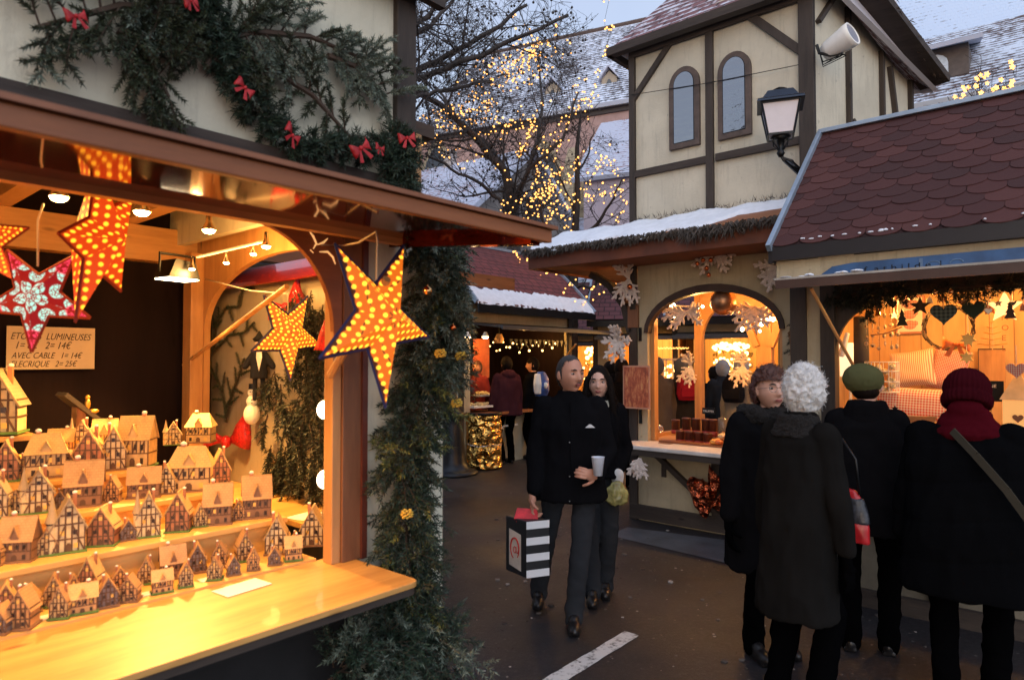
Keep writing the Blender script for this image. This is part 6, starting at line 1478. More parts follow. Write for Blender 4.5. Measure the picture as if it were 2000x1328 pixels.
    for s, pts in enumerate(([(-10,-60),(-14,-30),(-4,0),(10,30),(16,50)], [(-12,-40),(-20,-15),(-18,10)], [(-4,0),(-14,25),(-12,45)], [(6,20),(-2,40),(2,55)], [(0,-55),(8,-35),(14,-10)])): m.tube([(a*k, R(-.02,.02), b*k) for a, b in pts], [7*k*(1-.15*i) for i in range(len(pts))], 8)
    fuse(m, 'antler', M['white'], t, .008)
    t = thing('ornament_basket', 'pale wire basket full of small ornaments behind the olive beret', 'basket', at(1722, 735, .5), F.a); k = F.px(1722,735,.5); m = MB()
    for z in (-30,-10,10,28): m.tube([(30*k*cos(i*pi/12), 14*k*sin(i*pi/12), z*k) for i in range(25)], .004, 4)
    for i in range(12): a = i*pi/6; m.tube([(30*k*cos(a),14*k*sin(a),-30*k),(30*k*cos(a),14*k*sin(a),28*k)], .003, 4)
    m.build('wire_frame', M['white'], t); m = MB()
    for i in range(26): m.ell((R(-26,26)*k, R(-10,10)*k, R(-28,24)*k), R(3,7)*k, 7)
    m.build('fillings', P('mixed ornaments', (.65,.5,.3), .5, 0, .7, 60), t)
    t = thing('garland_of_birds', 'string of pale twig and bird ornaments hanging left of the framed picture', 'garland', at(1725, 640, .45), F.a); k = F.px(1725,640,.45); m = MB()
    for j in range(6):
        x = -30+j*11; m.tube([(x*k,0,60*k),(x*k,0,-40*k)], .002, 3)
        for q in range(5): z = 45-q*20+R(-6,6); m.ell((x*k+R(-.005,.005),R(-.02,.02),z*k),(R(2,5)*k,3*k,R(3,6)*k),6)
    m.build('ornament_strings', P('twig ornaments', (.42,.3,.2), .7, 0, .9, 50), t)
    t = thing('twig_rod', 'pale peeled twig sloping below the framed picture', 'twig', at(1700, 654, .4), F.a); k = F.px(1700,654,.4); m = MB(); m.tube([(0,0,0),(25*k,0,2*k),(55*k,0,14*k)], .007, 6); m.build('stick', M['pine_x'], t)
    # right side items
    t = thing('knotty_board', 'plain knotty wooden board with a dark edge on the gift stall back wall', 'board', at(1938, 715, 1.27), F.a); k = F.px(1938,715,1.27); m = MB(); m.box(-21*k,21*k,-.02,0,-32*k,32*k); m.build('face', M['pine_z'], t)
    m = MB(); m.box(-22*k,22*k,-.024,-.02,32*k,34*k); m.box(-22*k,-21*k,-.024,-.0,-32*k,32*k); m.build('edging', M['timber'], t)
    t = thing('wire_tree', 'gilt wire christmas tree on the back wall below the straw star', 'ornament', at(1938, 655, 1.1), F.a); k = F.px(1938,655,1.1); m = MB()
    for i in range(5): z = 28-i*11; w = 4+i*5; m.tube([(-w*k,0,z*k),(0,-.02,(z-4)*k),(w*k,0,z*k)], .003, 4)
    m.tube([(0,0,30*k),(0,0,-28*k)], .003, 4); m.build('wire_shape', P('gilt wire', (.7,.45,.15), .3, .7, 0), t)
    t = thing('slate_sign', 'small black slate sign lettered NE at the right of the burgundy hat', 'sign', at(1946, 762, .5), F.a); k = F.px(1946,762,.5); m = MB(); m.box(-14*k,12*k,-.004,.004,-22*k,18*k); m.build('slate', M['black'], t); text(t, 'NE', 9*k, (-11*k,-.006,5*k), M['white'])
    t = thing('paper_lantern', 'cream house shaped lantern with a pitched roof at the right picture edge', 'lantern', at(1990, 790, .35), F.a); k = F.px(1990,790,.35); m = MB(); m.box(-24*k,24*k,-24*k,24*k,-60*k,10*k); m.build('body', emit('lit lantern paper', (1,.5,.15), .3), t); m = MB(); m.lathe([(40*k,10*k),(8*k,55*k),(6*k,60*k)], 4, (0,0,0), pi/4); m.build('roof', P('cream lantern roof', (.6,.42,.22), .6), t)
    m = MB(); m.prism([(a*k,b*k-25*k) for a,b in heartpts(9)], -24*k-.006, -24*k-.001); m.build('heart_cutout', M['stain_x'], t)
    t = thing('letter_string', 'vertical string of small red letters beside the wooden board', 'garland', at(1962, 655, 1.0), F.a); k = F.px(1962,655,1.0)
    for i, ch in enumerate('NOEL'): text(t, ch, 15*k, (-5*k, 0, (30-i*20)*k), M['stain_x'])
    random.seed(55)
    for i in range(16):
        px = 1652+i*23+R(-7,7); py = R(578,600)+(R(0,40) if i%3 == 0 else 0); kind = i%4; y = R(-.05,.5)
        lbk = ('tiny hanging heart','tiny hanging wooden star','small hanging bird shape','small hanging bell')[kind]
        pts = (heartpts(R(6,9)), starpts(R(7,10)), [(-9,0),(-3,4),(4,4),(9,7),(7,1),(2,-4),(-4,-3)], [(-6,-6),(6,-6),(4,4),(0,9),(-4,4)])[kind]
        flat('hanging_ornament', f'{ORD[i]} tiny trinket from the left under the gift stall garland, a {lbk[5:].replace("hanging ","").strip()}', 'ornament', px, py, y, pts, .01, [TARTR, M['stain_x'], M['white'], M['brass'], M['timber']][i%5], R(-.6,.6), .06, 'tiny trinkets under the gift stall garland')
    # garland along the top
    garland('fir_garland', 'dark fir garland along the top of the gift stall opening', [F.w(.3,-.1,2.2), F.w(.8,-.14,2.215), F.w(1.9,-.14,2.215), F.w(3.0,-.14,2.215)], .07, 300, 'fir_dark', .03, .007, .11)
    garland('fir_branch', 'dark fir tuft hanging by the log column in the gift stall', [at(1690,585,.0), at(1692,600,.0), at(1694,625,.0)], .05, 22, 'fir_dark', .026, .005, .08)
    for i, (px, py) in enumerate(((1826,572),(1857,570),(1930,563))): bauble(f'{ORD[i]} small copper bauble from the left in the dark garland of the gift stall', at(px, py, -.28), .016, 'brass')
    for i, (px, py) in enumerate(((1715,600),(1780,575),(1880,585))):
        p = at(px, py, .2)
        mb = MB()
        for q in range(30): a = q*2.4; mb.ell((.022*cos(a)*sin(q/30*pi),.022*sin(a)*sin(q/30*pi),.04-q*.0027),(.01,.01,.005),6)
        tag(mb.build('pine_cone', P('brown cone', (.12,.06,.03), .7), loc=p), ('pine cone hanging above the log column','pine cone hanging over the framed picture','pine cone hanging left of the green heart')[i], 'pine cone')
goodsC()
# ------------------------------------------------------------ lit stalls farther back
Df = Frame(1.12, 13.0, 48.77)
def far_stall(F, label, w, ze, zr, dep, roofm, over=.45, curve=True, snow=True, seed=1, opening=(.3, .3), awn=True, lit=True, awn_snow=False, inner=None):
    random.seed(seed); t = thing('market_stall', label, 'market stall', F.o, F.a)
    m = MB(); m.box(-w, 0, 0, .05, 0, .85); m.box(-w, -w+opening[0], 0, .05, .85, ze); m.box(-opening[1], 0, 0, .05, .85, ze); m.box(-w, 0, 0, .05, ze-.35, ze); m.build('front_wall', M['cream_dim'], t)
    m = MB(); m.box(-w, 0, dep-.05, dep, 0, ze); m.box(-w, -w+.05, .05, dep-.05, 0, ze); m.box(-.05, 0, .05, dep-.05, 0, ze); m.build('inner_wall', inner or PLANK, t)
    m = MB(); m.box(-w-.02, -w+.08, -.03, .0, 0, ze); m.build('post', M['timber'], t); m = MB(); m.box(-.08, .02, -.03, .0, 0, ze); m.build('post', M['timber'], t)
    m = MB(); m.box(-w+.1, -.1, -.3, .3, .85, .89); m.build('counter', M['stain_x'], t)
    m = MB(); m.box(-w, 0, .05, dep-.05, ze-.06, ze-.02); m.build('ceiling', M['timber_x'], t)
    m = MB(); n = 6; prof = []
    for i in range(n+1):
        u = i/n; y = -over+(dep/2+over)*u; z = ze-.05+(zr-ze+.05)*(u**1.0 if not curve else (u*.75+.25*u*u if False else u+.10*sin(u*pi))); prof.append((y, z))
    for i in range(n):
        (y0,z0),(y1,z1) = prof[i],prof[i+1]; m.slab((-w-.1,y0,z0),(.1,y0,z0),(.1,y1,z1),(-w-.1,y1,z1),.05)
        m.slab((.1,dep-y0,z0),(-w-.1,dep-y0,z0),(-w-.1,dep-y1,z1),(.1,dep-y1,z1),.05)
    m.build('roof', roofm, t)
    m = MB()
    for i in range(n):
        (y0,z0),(y1,z1) = prof[i],prof[i+1]
        for x in (-w-.11,.11): m.beam((x,y0,z0+.01),(x,y1,z1+.01),.04,.07,(0,0,1))
    m.beam((-w-.1,prof[-1][0],prof[-1][1]+.02),(.1,prof[-1][0],prof[-1][1]+.02),.06,.05); m.build('verge_trim', M['zinc'], t)
    m = MB(); m.box(-w-.1,.1,-over-.03,-over,ze-.2,ze-.08); m.build('gutter_board', M['black'], t)
    for sgn in (0, 1):
        x = -w-.02 if sgn == 0 else .02
        m = MB(); m.prism([(0,ze-.02),(dep,ze-.02)]+[(dep-y, z-.05) for y, z in prof[1:]]+[(y, z-.05) for y, z in prof[::-1][1:-1]], x-.02, x+.02, 'x'); m.build('gable', M['cream_dim'], t)
    if snow:
        vs, fs = [], []; nx, ny = 60, 5; sd = seed*3.1
        for i in range(nx+1):
            for j in range(ny+1):
                x = -w-.1+(w+.2)*i/nx; u = j/ny*.17; y = -over-.01+(dep/2+over)*(u+(noise.noise(V((x*6,sd,0)))*.02+noise.noise(V((x*23,sd,0)))*.03 if j in (0,ny) else 0)); uu = max(0,(y+over)/(dep/2+over))
                vs.append((x, y, ze-.05+(zr-ze+.05)*(uu+.10*sin(uu*pi) if curve else uu)+.035+(-.05 if j in (0,) else 0)-(.02 if j == ny else 0)+.02*noise.noise(V((x*8,y*8,sd)))))
        for i in range(nx):
            for j in range(ny): a = i*(ny+1)+j; fs.append((a,a+ny+1,a+ny+2,a+1))
        m = MB(); m.add(vs, fs); m.build('snow', M['snow'], t, True)
    if awn:
        m = MB(); m.prism([(-.02,ze-.32),(-.85,ze-.42),(-.85,ze-.45),(-.02,ze-.35)], -w+.1, .25, 'x'); m.build('awning', M['timber_x'], t)
        m = MB(); m.prism([(-.80,ze-.40),(-.87,ze-.405),(-.87,ze-.47),(-.85,ze-.47)], -w+.08, .27, 'x'); m.build('awning_edge', P('dark awning edge', (.04,.04,.045), .4), t)
    return t
def barrel_etc():
    base = G(945, 914); t = thing('oil_drum', 'waste drum wrapped in crumpled gold foil at the corner of the red roofed stall', 'barrel', base, 0)
    k = base.y/FOC; m = MB(); r = 34*k; h = 105*k; m.rings([(0,0,.01,r*.92,r*.92),(0,0,.03,r,r)]+[(0,0,h*i/12,r*(1+.02*sin(i*2.1)),r*(1+.02*cos(i*1.7))) for i in range(1,13)]+[(0,0,h,r*.9,r*.9)], 28)
    fuse(m, 'foil_wrap', M['goldfoil'], t, .014, 1, .022, 7)
    m = MB(); m.lathe([(r*1.03,h-.01),(r*1.05,h+.03),(r*.98,h+.035),(r*.95,h)], 28); m.build('rim', M['black'], t, True)
    m = MB(); m.tube([(r*cos(a*pi/12)*1.02, r*sin(a*pi/12)*1.02, h*.45+.01*sin(a)) for a in range(25)], .01, 5); m.build('string', M['silverfoil'], t)
    # lamp post
    b = G(880, 925); t = thing('street_lamp', 'black cast iron lamp post base with a stepped bell foot behind the corner garland', 'street lamp', b); k = b.y/FOC; m = MB()
    m.lathe([(.42,0),(.42,.04),(.34,.06),(.30,.1),(.27,.14),(.24,.2),(.21,.45),(.19,.75),(.17,.84),(.20,.88),(.21,.93),(.17,.97),(.13,1.0),(.12,1.05),(.15,1.08),(.14,1.13),(.10,1.18),(.075,1.3),(.06,2.2),(.055,2.9)], 16); m.build('post', P('cast iron', (.016,.022,.03), .4, .5, .2), t, True)
    m = MB(); m.lathe([(.14,2.9),(.2,3.3),(.22,3.31)], 4); m.build('pane', P('lantern pane', (.5,.5,.5), .4), t); m = MB(); m.lathe([(.24,3.31),(.1,3.5),(.02,3.58)], 4); m.build('hood', M['black'], t)
    # dark tree column with baubles
    p = G(912, 905); t = thing('decorated_fir', 'dark narrow fir column with red and silver baubles left of the lit stall', 'christmas tree', (p.x,p.y,0)); nb, sb = MB(), MB(); H = 2.35
    sb.tube([(0,0,0),(0,0,H)], [.04,.02], 6)
    for i in range(170):
        z = R(.15,H); a = R(0,2*pi); branch(nb, sb, V((0,0,z)), V((cos(a),sin(a),-.35)), .26*(1.1-.35*z/H), 4, .04, .009, .3, .004, dens=.5)
    nb.build('needles', M['fir_dark'], t); sb.build('trunk', M['twig'], t)
    for i in range(15):
        a = R(-2.6,-.5); z = .45+i*.125; q = V((p.x+.2*cos(a), p.y+.2*sin(a), z))
        bauble(f'{ORD[i]} bauble from the bottom on the dark fir column beside the lit stall', q, R(.018,.034), ('copper','matgold','silverfoil')[i%3], 'baubles on the dark fir column')
    # low bench-like snowy shelf of stall behind garland
    q = W(840, 850, 9.5)
def G_stall():
    F = Frame(*W(975, 600, 7.6).xy, 48.77); o = F.hy(1000, 548, -.9)
    F = Frame(-1.25, 7.3, 48.77); o = F.hy(1000, 550, -.8)
    t = thing('market_stall', 'stall half hidden behind the corner garland, its raised brown awning sticking out', 'market stall', F.o, F.a); x1 = o.x; z = o.z
    m = MB(); m.prism([(0,z+.06),(-.8,z),(-.8,z-.05),(0,z+.01)], x1-3, x1, 'x'); m.build('awning', P('orange brown soffit', (.30,.09,.03), .5, 0, .3), t)
    m = MB(); m.prism([(-.8,z+.03),(-.84,z+.03),(-.84,z-.1),(-.8,z-.1)], x1-3, x1, 'x'); m.build('fascia', M['stain_x'], t)
    m = MB(); m.box(x1-3,x1-.6,-.0,.06,0,.9); m.box(x1-.9,x1-.6,0,.06,.9,z+.3); m.box(x1-3,x1-.6,2,2.05,0,z+.3); m.box(x1-.65,x1-.6,.06,2,0,z+.3); m.build('wall', M['cream_dim'], t)
    m = MB(); m.slab((x1-3,-.2,z+.3),(x1-.5,-.2,z+.3),(x1-.5,1,z+1.3),(x1-3,1,z+1.3),.05); m.slab((x1-.5,2.2,z+.3),(x1-3,2.2,z+.3),(x1-3,1,z+1.3),(x1-.5,1,z+1.3),.05); m.build('roof', M['roof_snowy'], t)
    m = MB(); m.box(x1-3,x1-.62,-.35,.0,.88,.93); m.build('counter', M['stain_x'], t); m = MB(); m.box(x1-2.9,x1-.66,-.33,-.05,.932,.945); m.build('snow', M['snow'], t)
def stallD():
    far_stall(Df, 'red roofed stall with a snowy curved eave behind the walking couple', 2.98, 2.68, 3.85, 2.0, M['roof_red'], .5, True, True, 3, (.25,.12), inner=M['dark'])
    def at(px, py, y): return Df.w(*Df.hy(px, py, y))
    t = thing('menu_board', 'orange red lit panel hanging inside the red roofed stall', 'board', at(940, 700, .7), Df.a); MB().box(-.2,.2,-.01,.01,-.35,.35).build('panel', P('orange panel', (.6,.12,.04), .5), t)
    for i, (px, py) in enumerate(((913,655),(948,655))):
        t = thing('spot_lamp', ('left','right')[i]+' small lamp under the awning of the red roofed stall', 'lamp', at(px, py+3, -.3), 0); m = MB(); m.lathe([(.02,.08),(.06,.0)],12); m.build('shade', M['white'], t); m = MB(); m.ell((0,0,-.005),(.05,.05,.025),10); m.build('bulb', M['bulb'], t)
    t = thing('hanging_basket', 'small woven basket lamp hanging under the awning of the red roofed stall', 'lamp', at(975, 662, -.2)); m = MB(); m.lathe([(.04,.08),(.08,.0),(.06,-.07)],10); m.build('basket', M['pine_x'], t); m = MB(); m.tube([(0,0,.08),(0,0,.2)],.005,4); m.build('cord', M['black'], t)
    for i, (px, py) in enumerate(((935,792),(955,835),(985,828),(945,770))):
        p = at(px, py, .0 if i != 3 else .4); t = thing('food_tray', ('glowing tray of sweets on the lit stall counter, upper left','lower tray of pale sweets on the lit stall counter','right hand tray of sweets on the lit stall counter','small raised tray at the back of the lit stall')[i], 'tray', p, Df.a)
        m = MB(); m.box(-.22,.22,-.12,.12,-.03,0); m.build('tray', M['white'], t); m = MB()
        for q in range(22): m.ell((R(-.2,.2),R(-.1,.1),R(.01,.04)),(R(.02,.04),R(.02,.04),.02),6)
        tag(m.build('sweets', P('sweets', (.75,.5,.25), .5, 0, .6, 40), t), None, kind='stuff')
    # string of icicle-like boards under the awning
    t = thing('awning_valance', 'dark scalloped valance under the awning of the red roofed stall', 'valance', Df.w(0,-.1,0), Df.a); m = MB()
    for i in range(13): x = -1.9+i*.13; m.prism([(x,2.1),(x+.09,2.1),(x+.045,1.98)], -.02, .0)
    m.build('valance', M['black'], t)
    m = MB(); a = at(1125, 672, -.75); b = at(1092, 712, .0); m.tube([(0,0,0), b-a], .014, 6); tag(m.build('dowel', M['pine_x'], loc=a), 'thin wooden prop under the awning right of the red roofed stall', 'rod')
def lights_cloud(lb, cx0, cx1, cy0, cy1, Y, cnt, r, mat='fairy_far'):
    o = W((cx0+cx1)/2, (cy0+cy1)/2, Y); t = thing('fairy_light_string', lb, 'fairy lights', o, 0, 'glowing bulbs strung in the farthest stalls'); me = MB().ell((0,0,0), r, 6).mesh('bulb', M[mat]); pts = []
    for i in range(cnt):
        u = i/max(1,cnt-1); p = W(cx0+(cx1-cx0)*u, cy0+(cy1-cy0)*(.5+.5*sin(i*1.9))*R(.4,1), Y+R(-.2,.2))-o; pts.append(p); b = bpy.data.objects.new('bulb', me); C.objects.link(b); b.parent = t; b.location = p; s = R(.7,1.3); b.scale = (s,s,s)
    m = MB(); m.tube(pts, .004, 3, False); m.build('cable', M['black'], t)
def far_row():
    # E: between the couple and the tower stall, F/H: seen through the snack stall arch
    E = Frame(*W(1235, 640, 17.5).xy, -8); far_stall(E, 'distant glowing stall with wine red roof between the couple and the snack stall', 2.6, 2.55, 3.9, 2.2, M['roof_wine'], .5, False, False, 5, (.45,.1))
    lights_cloud('glowing bulbs and ornaments packed in the distant stall right of the walking couple', 1145, 1212, 680, 700, 17.3, 34, .045)
    lights_cloud('lower lit ornaments in the distant stall right of the walking couple', 1140, 1215, 706, 745, 17.4, 30, .03)
    F1 = Frame(*W(1375, 640, 13.5).xy, -12); far_stall(F1, 'distant stall with brown shingle roof seen through the left back opening of the snack stall', 2.2, 2.6, 3.7, 2.0, M['roof_wine'], .5, False, False, 6, (.3,.2))
    F2 = Frame(*W(1530, 640, 12.5).xy, -20); far_stall(F2, 'distant stall with brown shingle roof seen through the right back opening of the snack stall', 2.0, 2.6, 3.7, 2.0, M['roof_wine'], .5, False, False, 7, (.1,.1))
    lights_cloud('row of glowing bulbs seen through the right back opening of the snack stall', 1395, 1460, 672, 695, 12.2, 26, .04)
    lights_cloud('ornament lights below the bulbs in the right back opening of the snack stall', 1395, 1465, 700, 740, 12.25, 34, .028)
    lights_cloud('glowing shop lights seen through the left back opening of the snack stall', 1290, 1345, 715, 745, 13.3, 26, .035)
    lights_cloud('thin fringe of lights under the eaves in the left back opening', 1275, 1345, 679, 682, 12.9, 40, .012, 'fairy')
    random.seed(77)
    t = thing('market_goods', 'jumble of gold and brown ornaments hanging in the stall right of the walking couple', 'ornaments', W(1175, 700, 17.6)); m = MB()
    for i in range(60): p = W(R(1142,1215), R(685,740), 17.6+R(-.1,.3))-W(1175,700,17.6); m.ell(p, R(.02,.06), 7)
    m.build('ornament_heap', P('mixed gilt', (.7,.4,.12), .35, .4, .8, 30), t); t['kind'] = 'stuff'
    t = thing('market_goods', 'jumble of ornaments hanging in the stall behind the right back opening', 'ornaments', W(1430, 715, 12.6)); m = MB()
    for i in range(70): p = W(R(1393,1470), R(680,745), 12.6+R(-.1,.2))-W(1430,715,12.6); m.ell(p, R(.02,.05), 7)
    m.build('ornament_heap', P('mixed gilt', (.7,.4,.12), .35, .4, .8, 30), t); t['kind'] = 'stuff'
    t = thing('window_frame', 'pale lit display cabinet seen through the left back opening of the snack stall', 'cabinet', W(1300, 730, 13.1), 0)
    m = MB(); k = 13.1/FOC
    for x in (-4,1,14,28): m.box((x-1)*k,(x+1)*k,-.03,.03,-60*k,28*k)
    m.box(-14*k,30*k,-.03,.03,26*k,30*k); m.build('frame', P('white cabinet', (.8,.6,.35), .5), t)
stallD(); lights_cloud('added small lights that brighten the red roofed stall above the counter', 925, 1085, 668, 690, 12.6, 26, .018); barrel_etc(); G_stall(); far_row()  # the small bulbs inside the red roofed stall are added to brighten it
# ------------------------------------------------------------ people
SKIN = P('skin', (.50,.235,.155), .5, 0, .12, 14, .12, 120); SKINP = P('pale skin', (.58,.33,.25), .5, 0, .1, 14, .12, 120)
def cloth(nm, c, r=.85, sheen=.0, sc=160):
    n = N(nm); f = n.noise(n.co(), sc, 3); g = n.noise(n.co(), 5, 4)
    n.set(Base_Color=n.mix(g, tuple(x*.7 for x in c), tuple(min(1,x*1.3) for x in c)), Roughness=r, Specular_IOR_Level=.02, IOR=1.03); bp = n.new('ShaderNodeBump'); bp.inputs['Strength'].default_value = .3; bp.inputs['Distance'].default_value = .002; n.link(f, bp.inputs['Height']); df = n.new('ShaderNodeBsdfDiffuse'); df.inputs['Roughness'].default_value = .4; n.link(n.b.inputs['Base Color'].links[0].from_socket, df.inputs['Color']); n.link(bp.outputs[0], df.inputs['Normal']); n.link(df.outputs[0], n.n['Material Output'].inputs['Surface']); return n.m
BLACK = cloth('black coat cloth', (.0065,.0065,.0078), .7); CHAR = cloth('charcoal wool', (.0105,.010,.0098), .95, .0); JEANS = cloth('grey denim', (.028,.030,.035), .9, .05, 300)
DARKT = cloth('black trousers', (.0020,.0020,.0024), .9, .0); MAROON = cloth('maroon padded cloth', (.05,.018,.026), .6); HAIRD = P('dark hair', (.008,.005,.004), .7, 0, .4, 60, .8, 150, spec=.08)
HAIRG = P('greying short hair', (.032,.028,.027), .7, 0, .5, 60, .8, 200); HAIRW = P('white hair', (.62,.62,.62), .6, 0, .15, 30, .8, 150); HAIRB = P('auburn hair', (.07,.022,.014), .5, 0, .4, 50, .8, 150)
EYEW = P('eye white', (.34,.30,.28), .2, 0, 0); IRIS = P('iris', (.02,.012,.008), .15, 0, 0); LIP = P('lip', (.30,.08,.07), .5, 0, .1); BROW = P('brow hair', (.02,.013,.01), .8, 0, .2); SHOE = P('black shoe', (.012,.011,.012), .35, 0, .2)
def head_pt(n, fem):
    x, y, z = n.x*.076, n.y*.096, n.z*.118
    if z < -.01:
        k = min(1, (-z-.01)/.105); x *= 1-(.36 if fem else .26)*k**1.6
        if y < 0: y *= 1-.55*k
        else: y *= 1-.06*k
    if n.y > 0:
        g = lambda a, s: exp(-(a/s)**2)
        nz = max(0, min(1, (.022-z)/.05))
        if z > -.045: y += .026*nz**.9*g(x, .0105+.004*nz)*(1 if z > -.03 else max(0, 1-(-.03-z)/.012))
        for sx in (-1, 1): y -= .012*g(x-sx*.031, .015)*g(z-.010, .011); y += .004*g(x-sx*.045, .018)*g(z+.022, .018)
        y += .006*g(z-.034, .008)*g(x, .048)
        y += .007*g(z+.058, .009)*g(x, .024)-.003*g(z+.0575, .0022)*g(x, .022)-.004*g(z+.075,.006)*g(x,.03); y += .010*g(z+.097, .015)*g(x, .024)
    return V((x, y, z))
def add_head(mb, Mh, fem=False, ears=True):
    nu, nv = 56, 40; vs = []; fs = []
    for i in range(1, nv):
        t = pi*i/nv
        for k in range(nu): a = 2*pi*k/nu; vs.append(Mh @ head_pt(V((sin(t)*cos(a), sin(t)*sin(a), cos(t))), fem))
    vs += [Mh @ V((0,0,.118)), Mh @ head_pt(V((0,0,-1)), fem)]; q = len(vs)
    for i in range(nv-2):
        for k in range(nu): k2 = (k+1)%nu; fs.append((i*nu+k, (i+1)*nu+k, (i+1)*nu+k2, i*nu+k2))
    for k in range(nu): k2 = (k+1)%nu; fs.append((q-2, k, k2)); fs.append((q-1, (nv-2)*nu+k2, (nv-2)*nu+k))
    mb.add(vs, fs)
    if ears:
        for s in (-1,1): mb.ell(Mh @ V((s*.079,-.008,-.004)), (.010,.018,.030), 10, (Mh.to_3x3() @ Matrix.Rotation(s*.35,3,'Z')))
def hand(mb, wrist, d, pn, curl=.5, side=1, s=1.0, spread=.12, thumb_curl=.4):
    """palm + five separate fingers; d = pointing direction, pn = palm facing direction"""
    d = V(d).normalized(); pn = V(pn); pn = (pn-d*pn.dot(d)).normalized(); x = d.cross(pn)*side   # x towards the thumb
    w = V(wrist); mb.cone(w-d*.03*s, w+d*.02*s, .024*s, .026*s, 8)
    rot = Matrix((x, d, pn)).transposed(); mb.ell(w+d*.055*s, (.040*s,.052*s,.016*s), 12, rot)
    for i, (o, L, r) in enumerate(((.028,.075,.0092),(.009,.083,.0095),(-.010,.077,.009),(-.028,.060,.008))):
        p = w+d*.092*s+x*o*s; a = curl*.6; dd = d+x*spread*(1.5-i)*.4; 
        for j, f in enumerate((.45,.32,.26)):
            q_ = (dd*cos(a)+pn*sin(a)).normalized(); e = p+q_*L*f*s; mb.cone(p, e, r*s*(1-.08*j), r*s*(.94-.08*j), 8); p = e; a += curl*(.9 if j == 0 else .7)
    p = w+d*.025*s+x*.032*s; dd = (d*.6+x*.75+pn*.35).normalized(); e = p+dd*.04*s; mb.cone(p, e, .013*s, .011*s, 8); dd = (dd+(pn-x*.5)*thumb_curl).normalized(); mb.cone(e, e+dd*.032*s, .0105*s, .009*s, 8)
def ik(a, b, l1, l2, pole):
    a, b, pole = V(a), V(b), V(pole); d = b-a; L = min(d.length, (l1+l2)*.999); d.normalize(); x = (l1*l1-l2*l2+L*L)/(2*L); h = sqrt(max(0, l1*l1-x*x)); p = (pole-d*pole.dot(d)).normalized(); return a+d*x+p*h, a+d*L
def person(label, pos, face, H=1.7, coat=BLACK, hem=.78, trs=DARKT, width=1.0, bulk=1.0, yaw=0, pitch=0, lean=0, hl=None, hr=None, feet=None, fem=False, vox=1.0, skin=SKIN, hands=True, gloves=None, collar=True, wr=.011, fur=False, hipz=.92, group=None, glasses=False, shirt=None, face_on=True, stoop=0):
    """local +Y = facing direction. face = heading angle in degrees (0 = away from camera, 180 = towards it)"""
    h = H/1.75; t = thing('person', label, 'person', pos, radians(face), group)
    ln = lambda p: V(p)+V((0, sin(lean)*max(0,p[2]-hipz*h)+ (stoop*max(0,(p[2]/h-1.25))*1.3), -(1-cos(lean))*max(0,p[2]-hipz*h)-stoop*.35*max(0,(p[2]/h-1.25))))
    sh = .185*width
    S = {s: ln((s*sh, 0, 1.42*h)) for s in (-1,1)}; hp = {s: V((s*.095*width, 0, hipz*h)) for s in (-1,1)}
    hl = V(hl) if hl is not None else ln((-.27*width, .06, .80*h)); hr = V(hr) if hr is not None else ln((.27*width, .06, .80*h))
    Hn = {-1: hl, 1: hr}; feet = feet or [(-.10,0,0),(.10,.05,0)]; Fo = {-1: V(feet[0]), 1: V(feet[1])}
    nk = ln((0,-.01,1.49*h)); hc = ln((0,.02,1.635*h))
    Mh = Matrix.Translation(hc) @ Matrix.Rotation(radians(yaw),4,'Z') @ Matrix.Rotation(radians(pitch)-lean*.5,4,'X') @ Matrix.Scale(h*1.09, 4)
    # body (one skin)
    mb = MB(); add_head(mb, Mh, fem)
    mb.cone(nk-V((0,0,.06)), hc+V((0,-.015,-.07*h)), .058*h, .052*h, 14)
    mb.rings([(0, 0, z, a, b) for z, a, b in ((.86*h,.13*width,.09),(1.0*h,.125*width,.085),(1.25*h,.135*width,.09))], 16)
    mb.cone(V((0,0,1.2*h)), nk, .085, .06, 10); mb.tube([S[-1]-V((0,0,.05)), nk-V((0,0,.05)), S[1]-V((0,0,.05))], [.03,.05,.03], 8)
    for s in (-1,1):
        el, wr_ = ik(S[s], Hn[s], .30*h, .27*h, (s*.6,-1,-.3)); mb.cone(S[s], el, .042, .034, 8); mb.cone(el, wr_, .034, .024, 8)
        an = Fo[s]+V((0,-.03,.09)); kn, an2 = ik(hp[s], an, .43*h, .43*h, (s*.15,1,0)); mb.cone(hp[s], kn, .06, .045, 8); mb.cone(kn, an2, .042, .03, 8); mb.cone(an2, Fo[s]+V((0,.10,.022)), .022, .013, 8)
    body_hands = hands and not gloves
    if body_hands:
        for s in (-1,1): 
            q = (Hn[s], V((0,.1,-1)), V((-s,0,0)), .55, 1) if not isinstance(hands, dict) or s not in hands else (Hn[s],)+hands[s]
            hand(mb, *q[:5]) if len(q) == 5 else hand(mb, *q)
    fuse(mb, 'body', skin, t, .0052*vox, 1)
    # coat
    c = MB(); cb = bulk; rg = []
    for z, a, b, yy in ((hem, .225*cb, .175*cb, 0), (hem+.02, .23*cb, .18*cb, 0), ((hem+.95)/2, .22*cb, .172*cb, 0), (.98, .205*cb, .16*cb, 0), (1.12, .20*cb, .150*cb, .005), (1.28, .215*cb, .155*cb, .01), (1.38, .205*cb, .135*cb, .0), (1.45, .14*cb, .10*cb, -.005), (1.50, .085*cb, .085*cb, -.01)):
        p = ln((0, yy, z*h)); rg.append((0, p.y, p.z, a*width, b, .85))
    c.rings(rg, 28)
    for s in (-1,1):
        el, wr_ = ik(S[s], Hn[s], .30*h, .27*h, (s*.6,-1,-.3)); a0 = S[s]-V((s*.02,0,.01)); c.cone(a0, el, .078*cb, .064*cb, 14); c.cone(el, wr_+(el-wr_).normalized()*.02, .064*cb, .048*cb, 14)
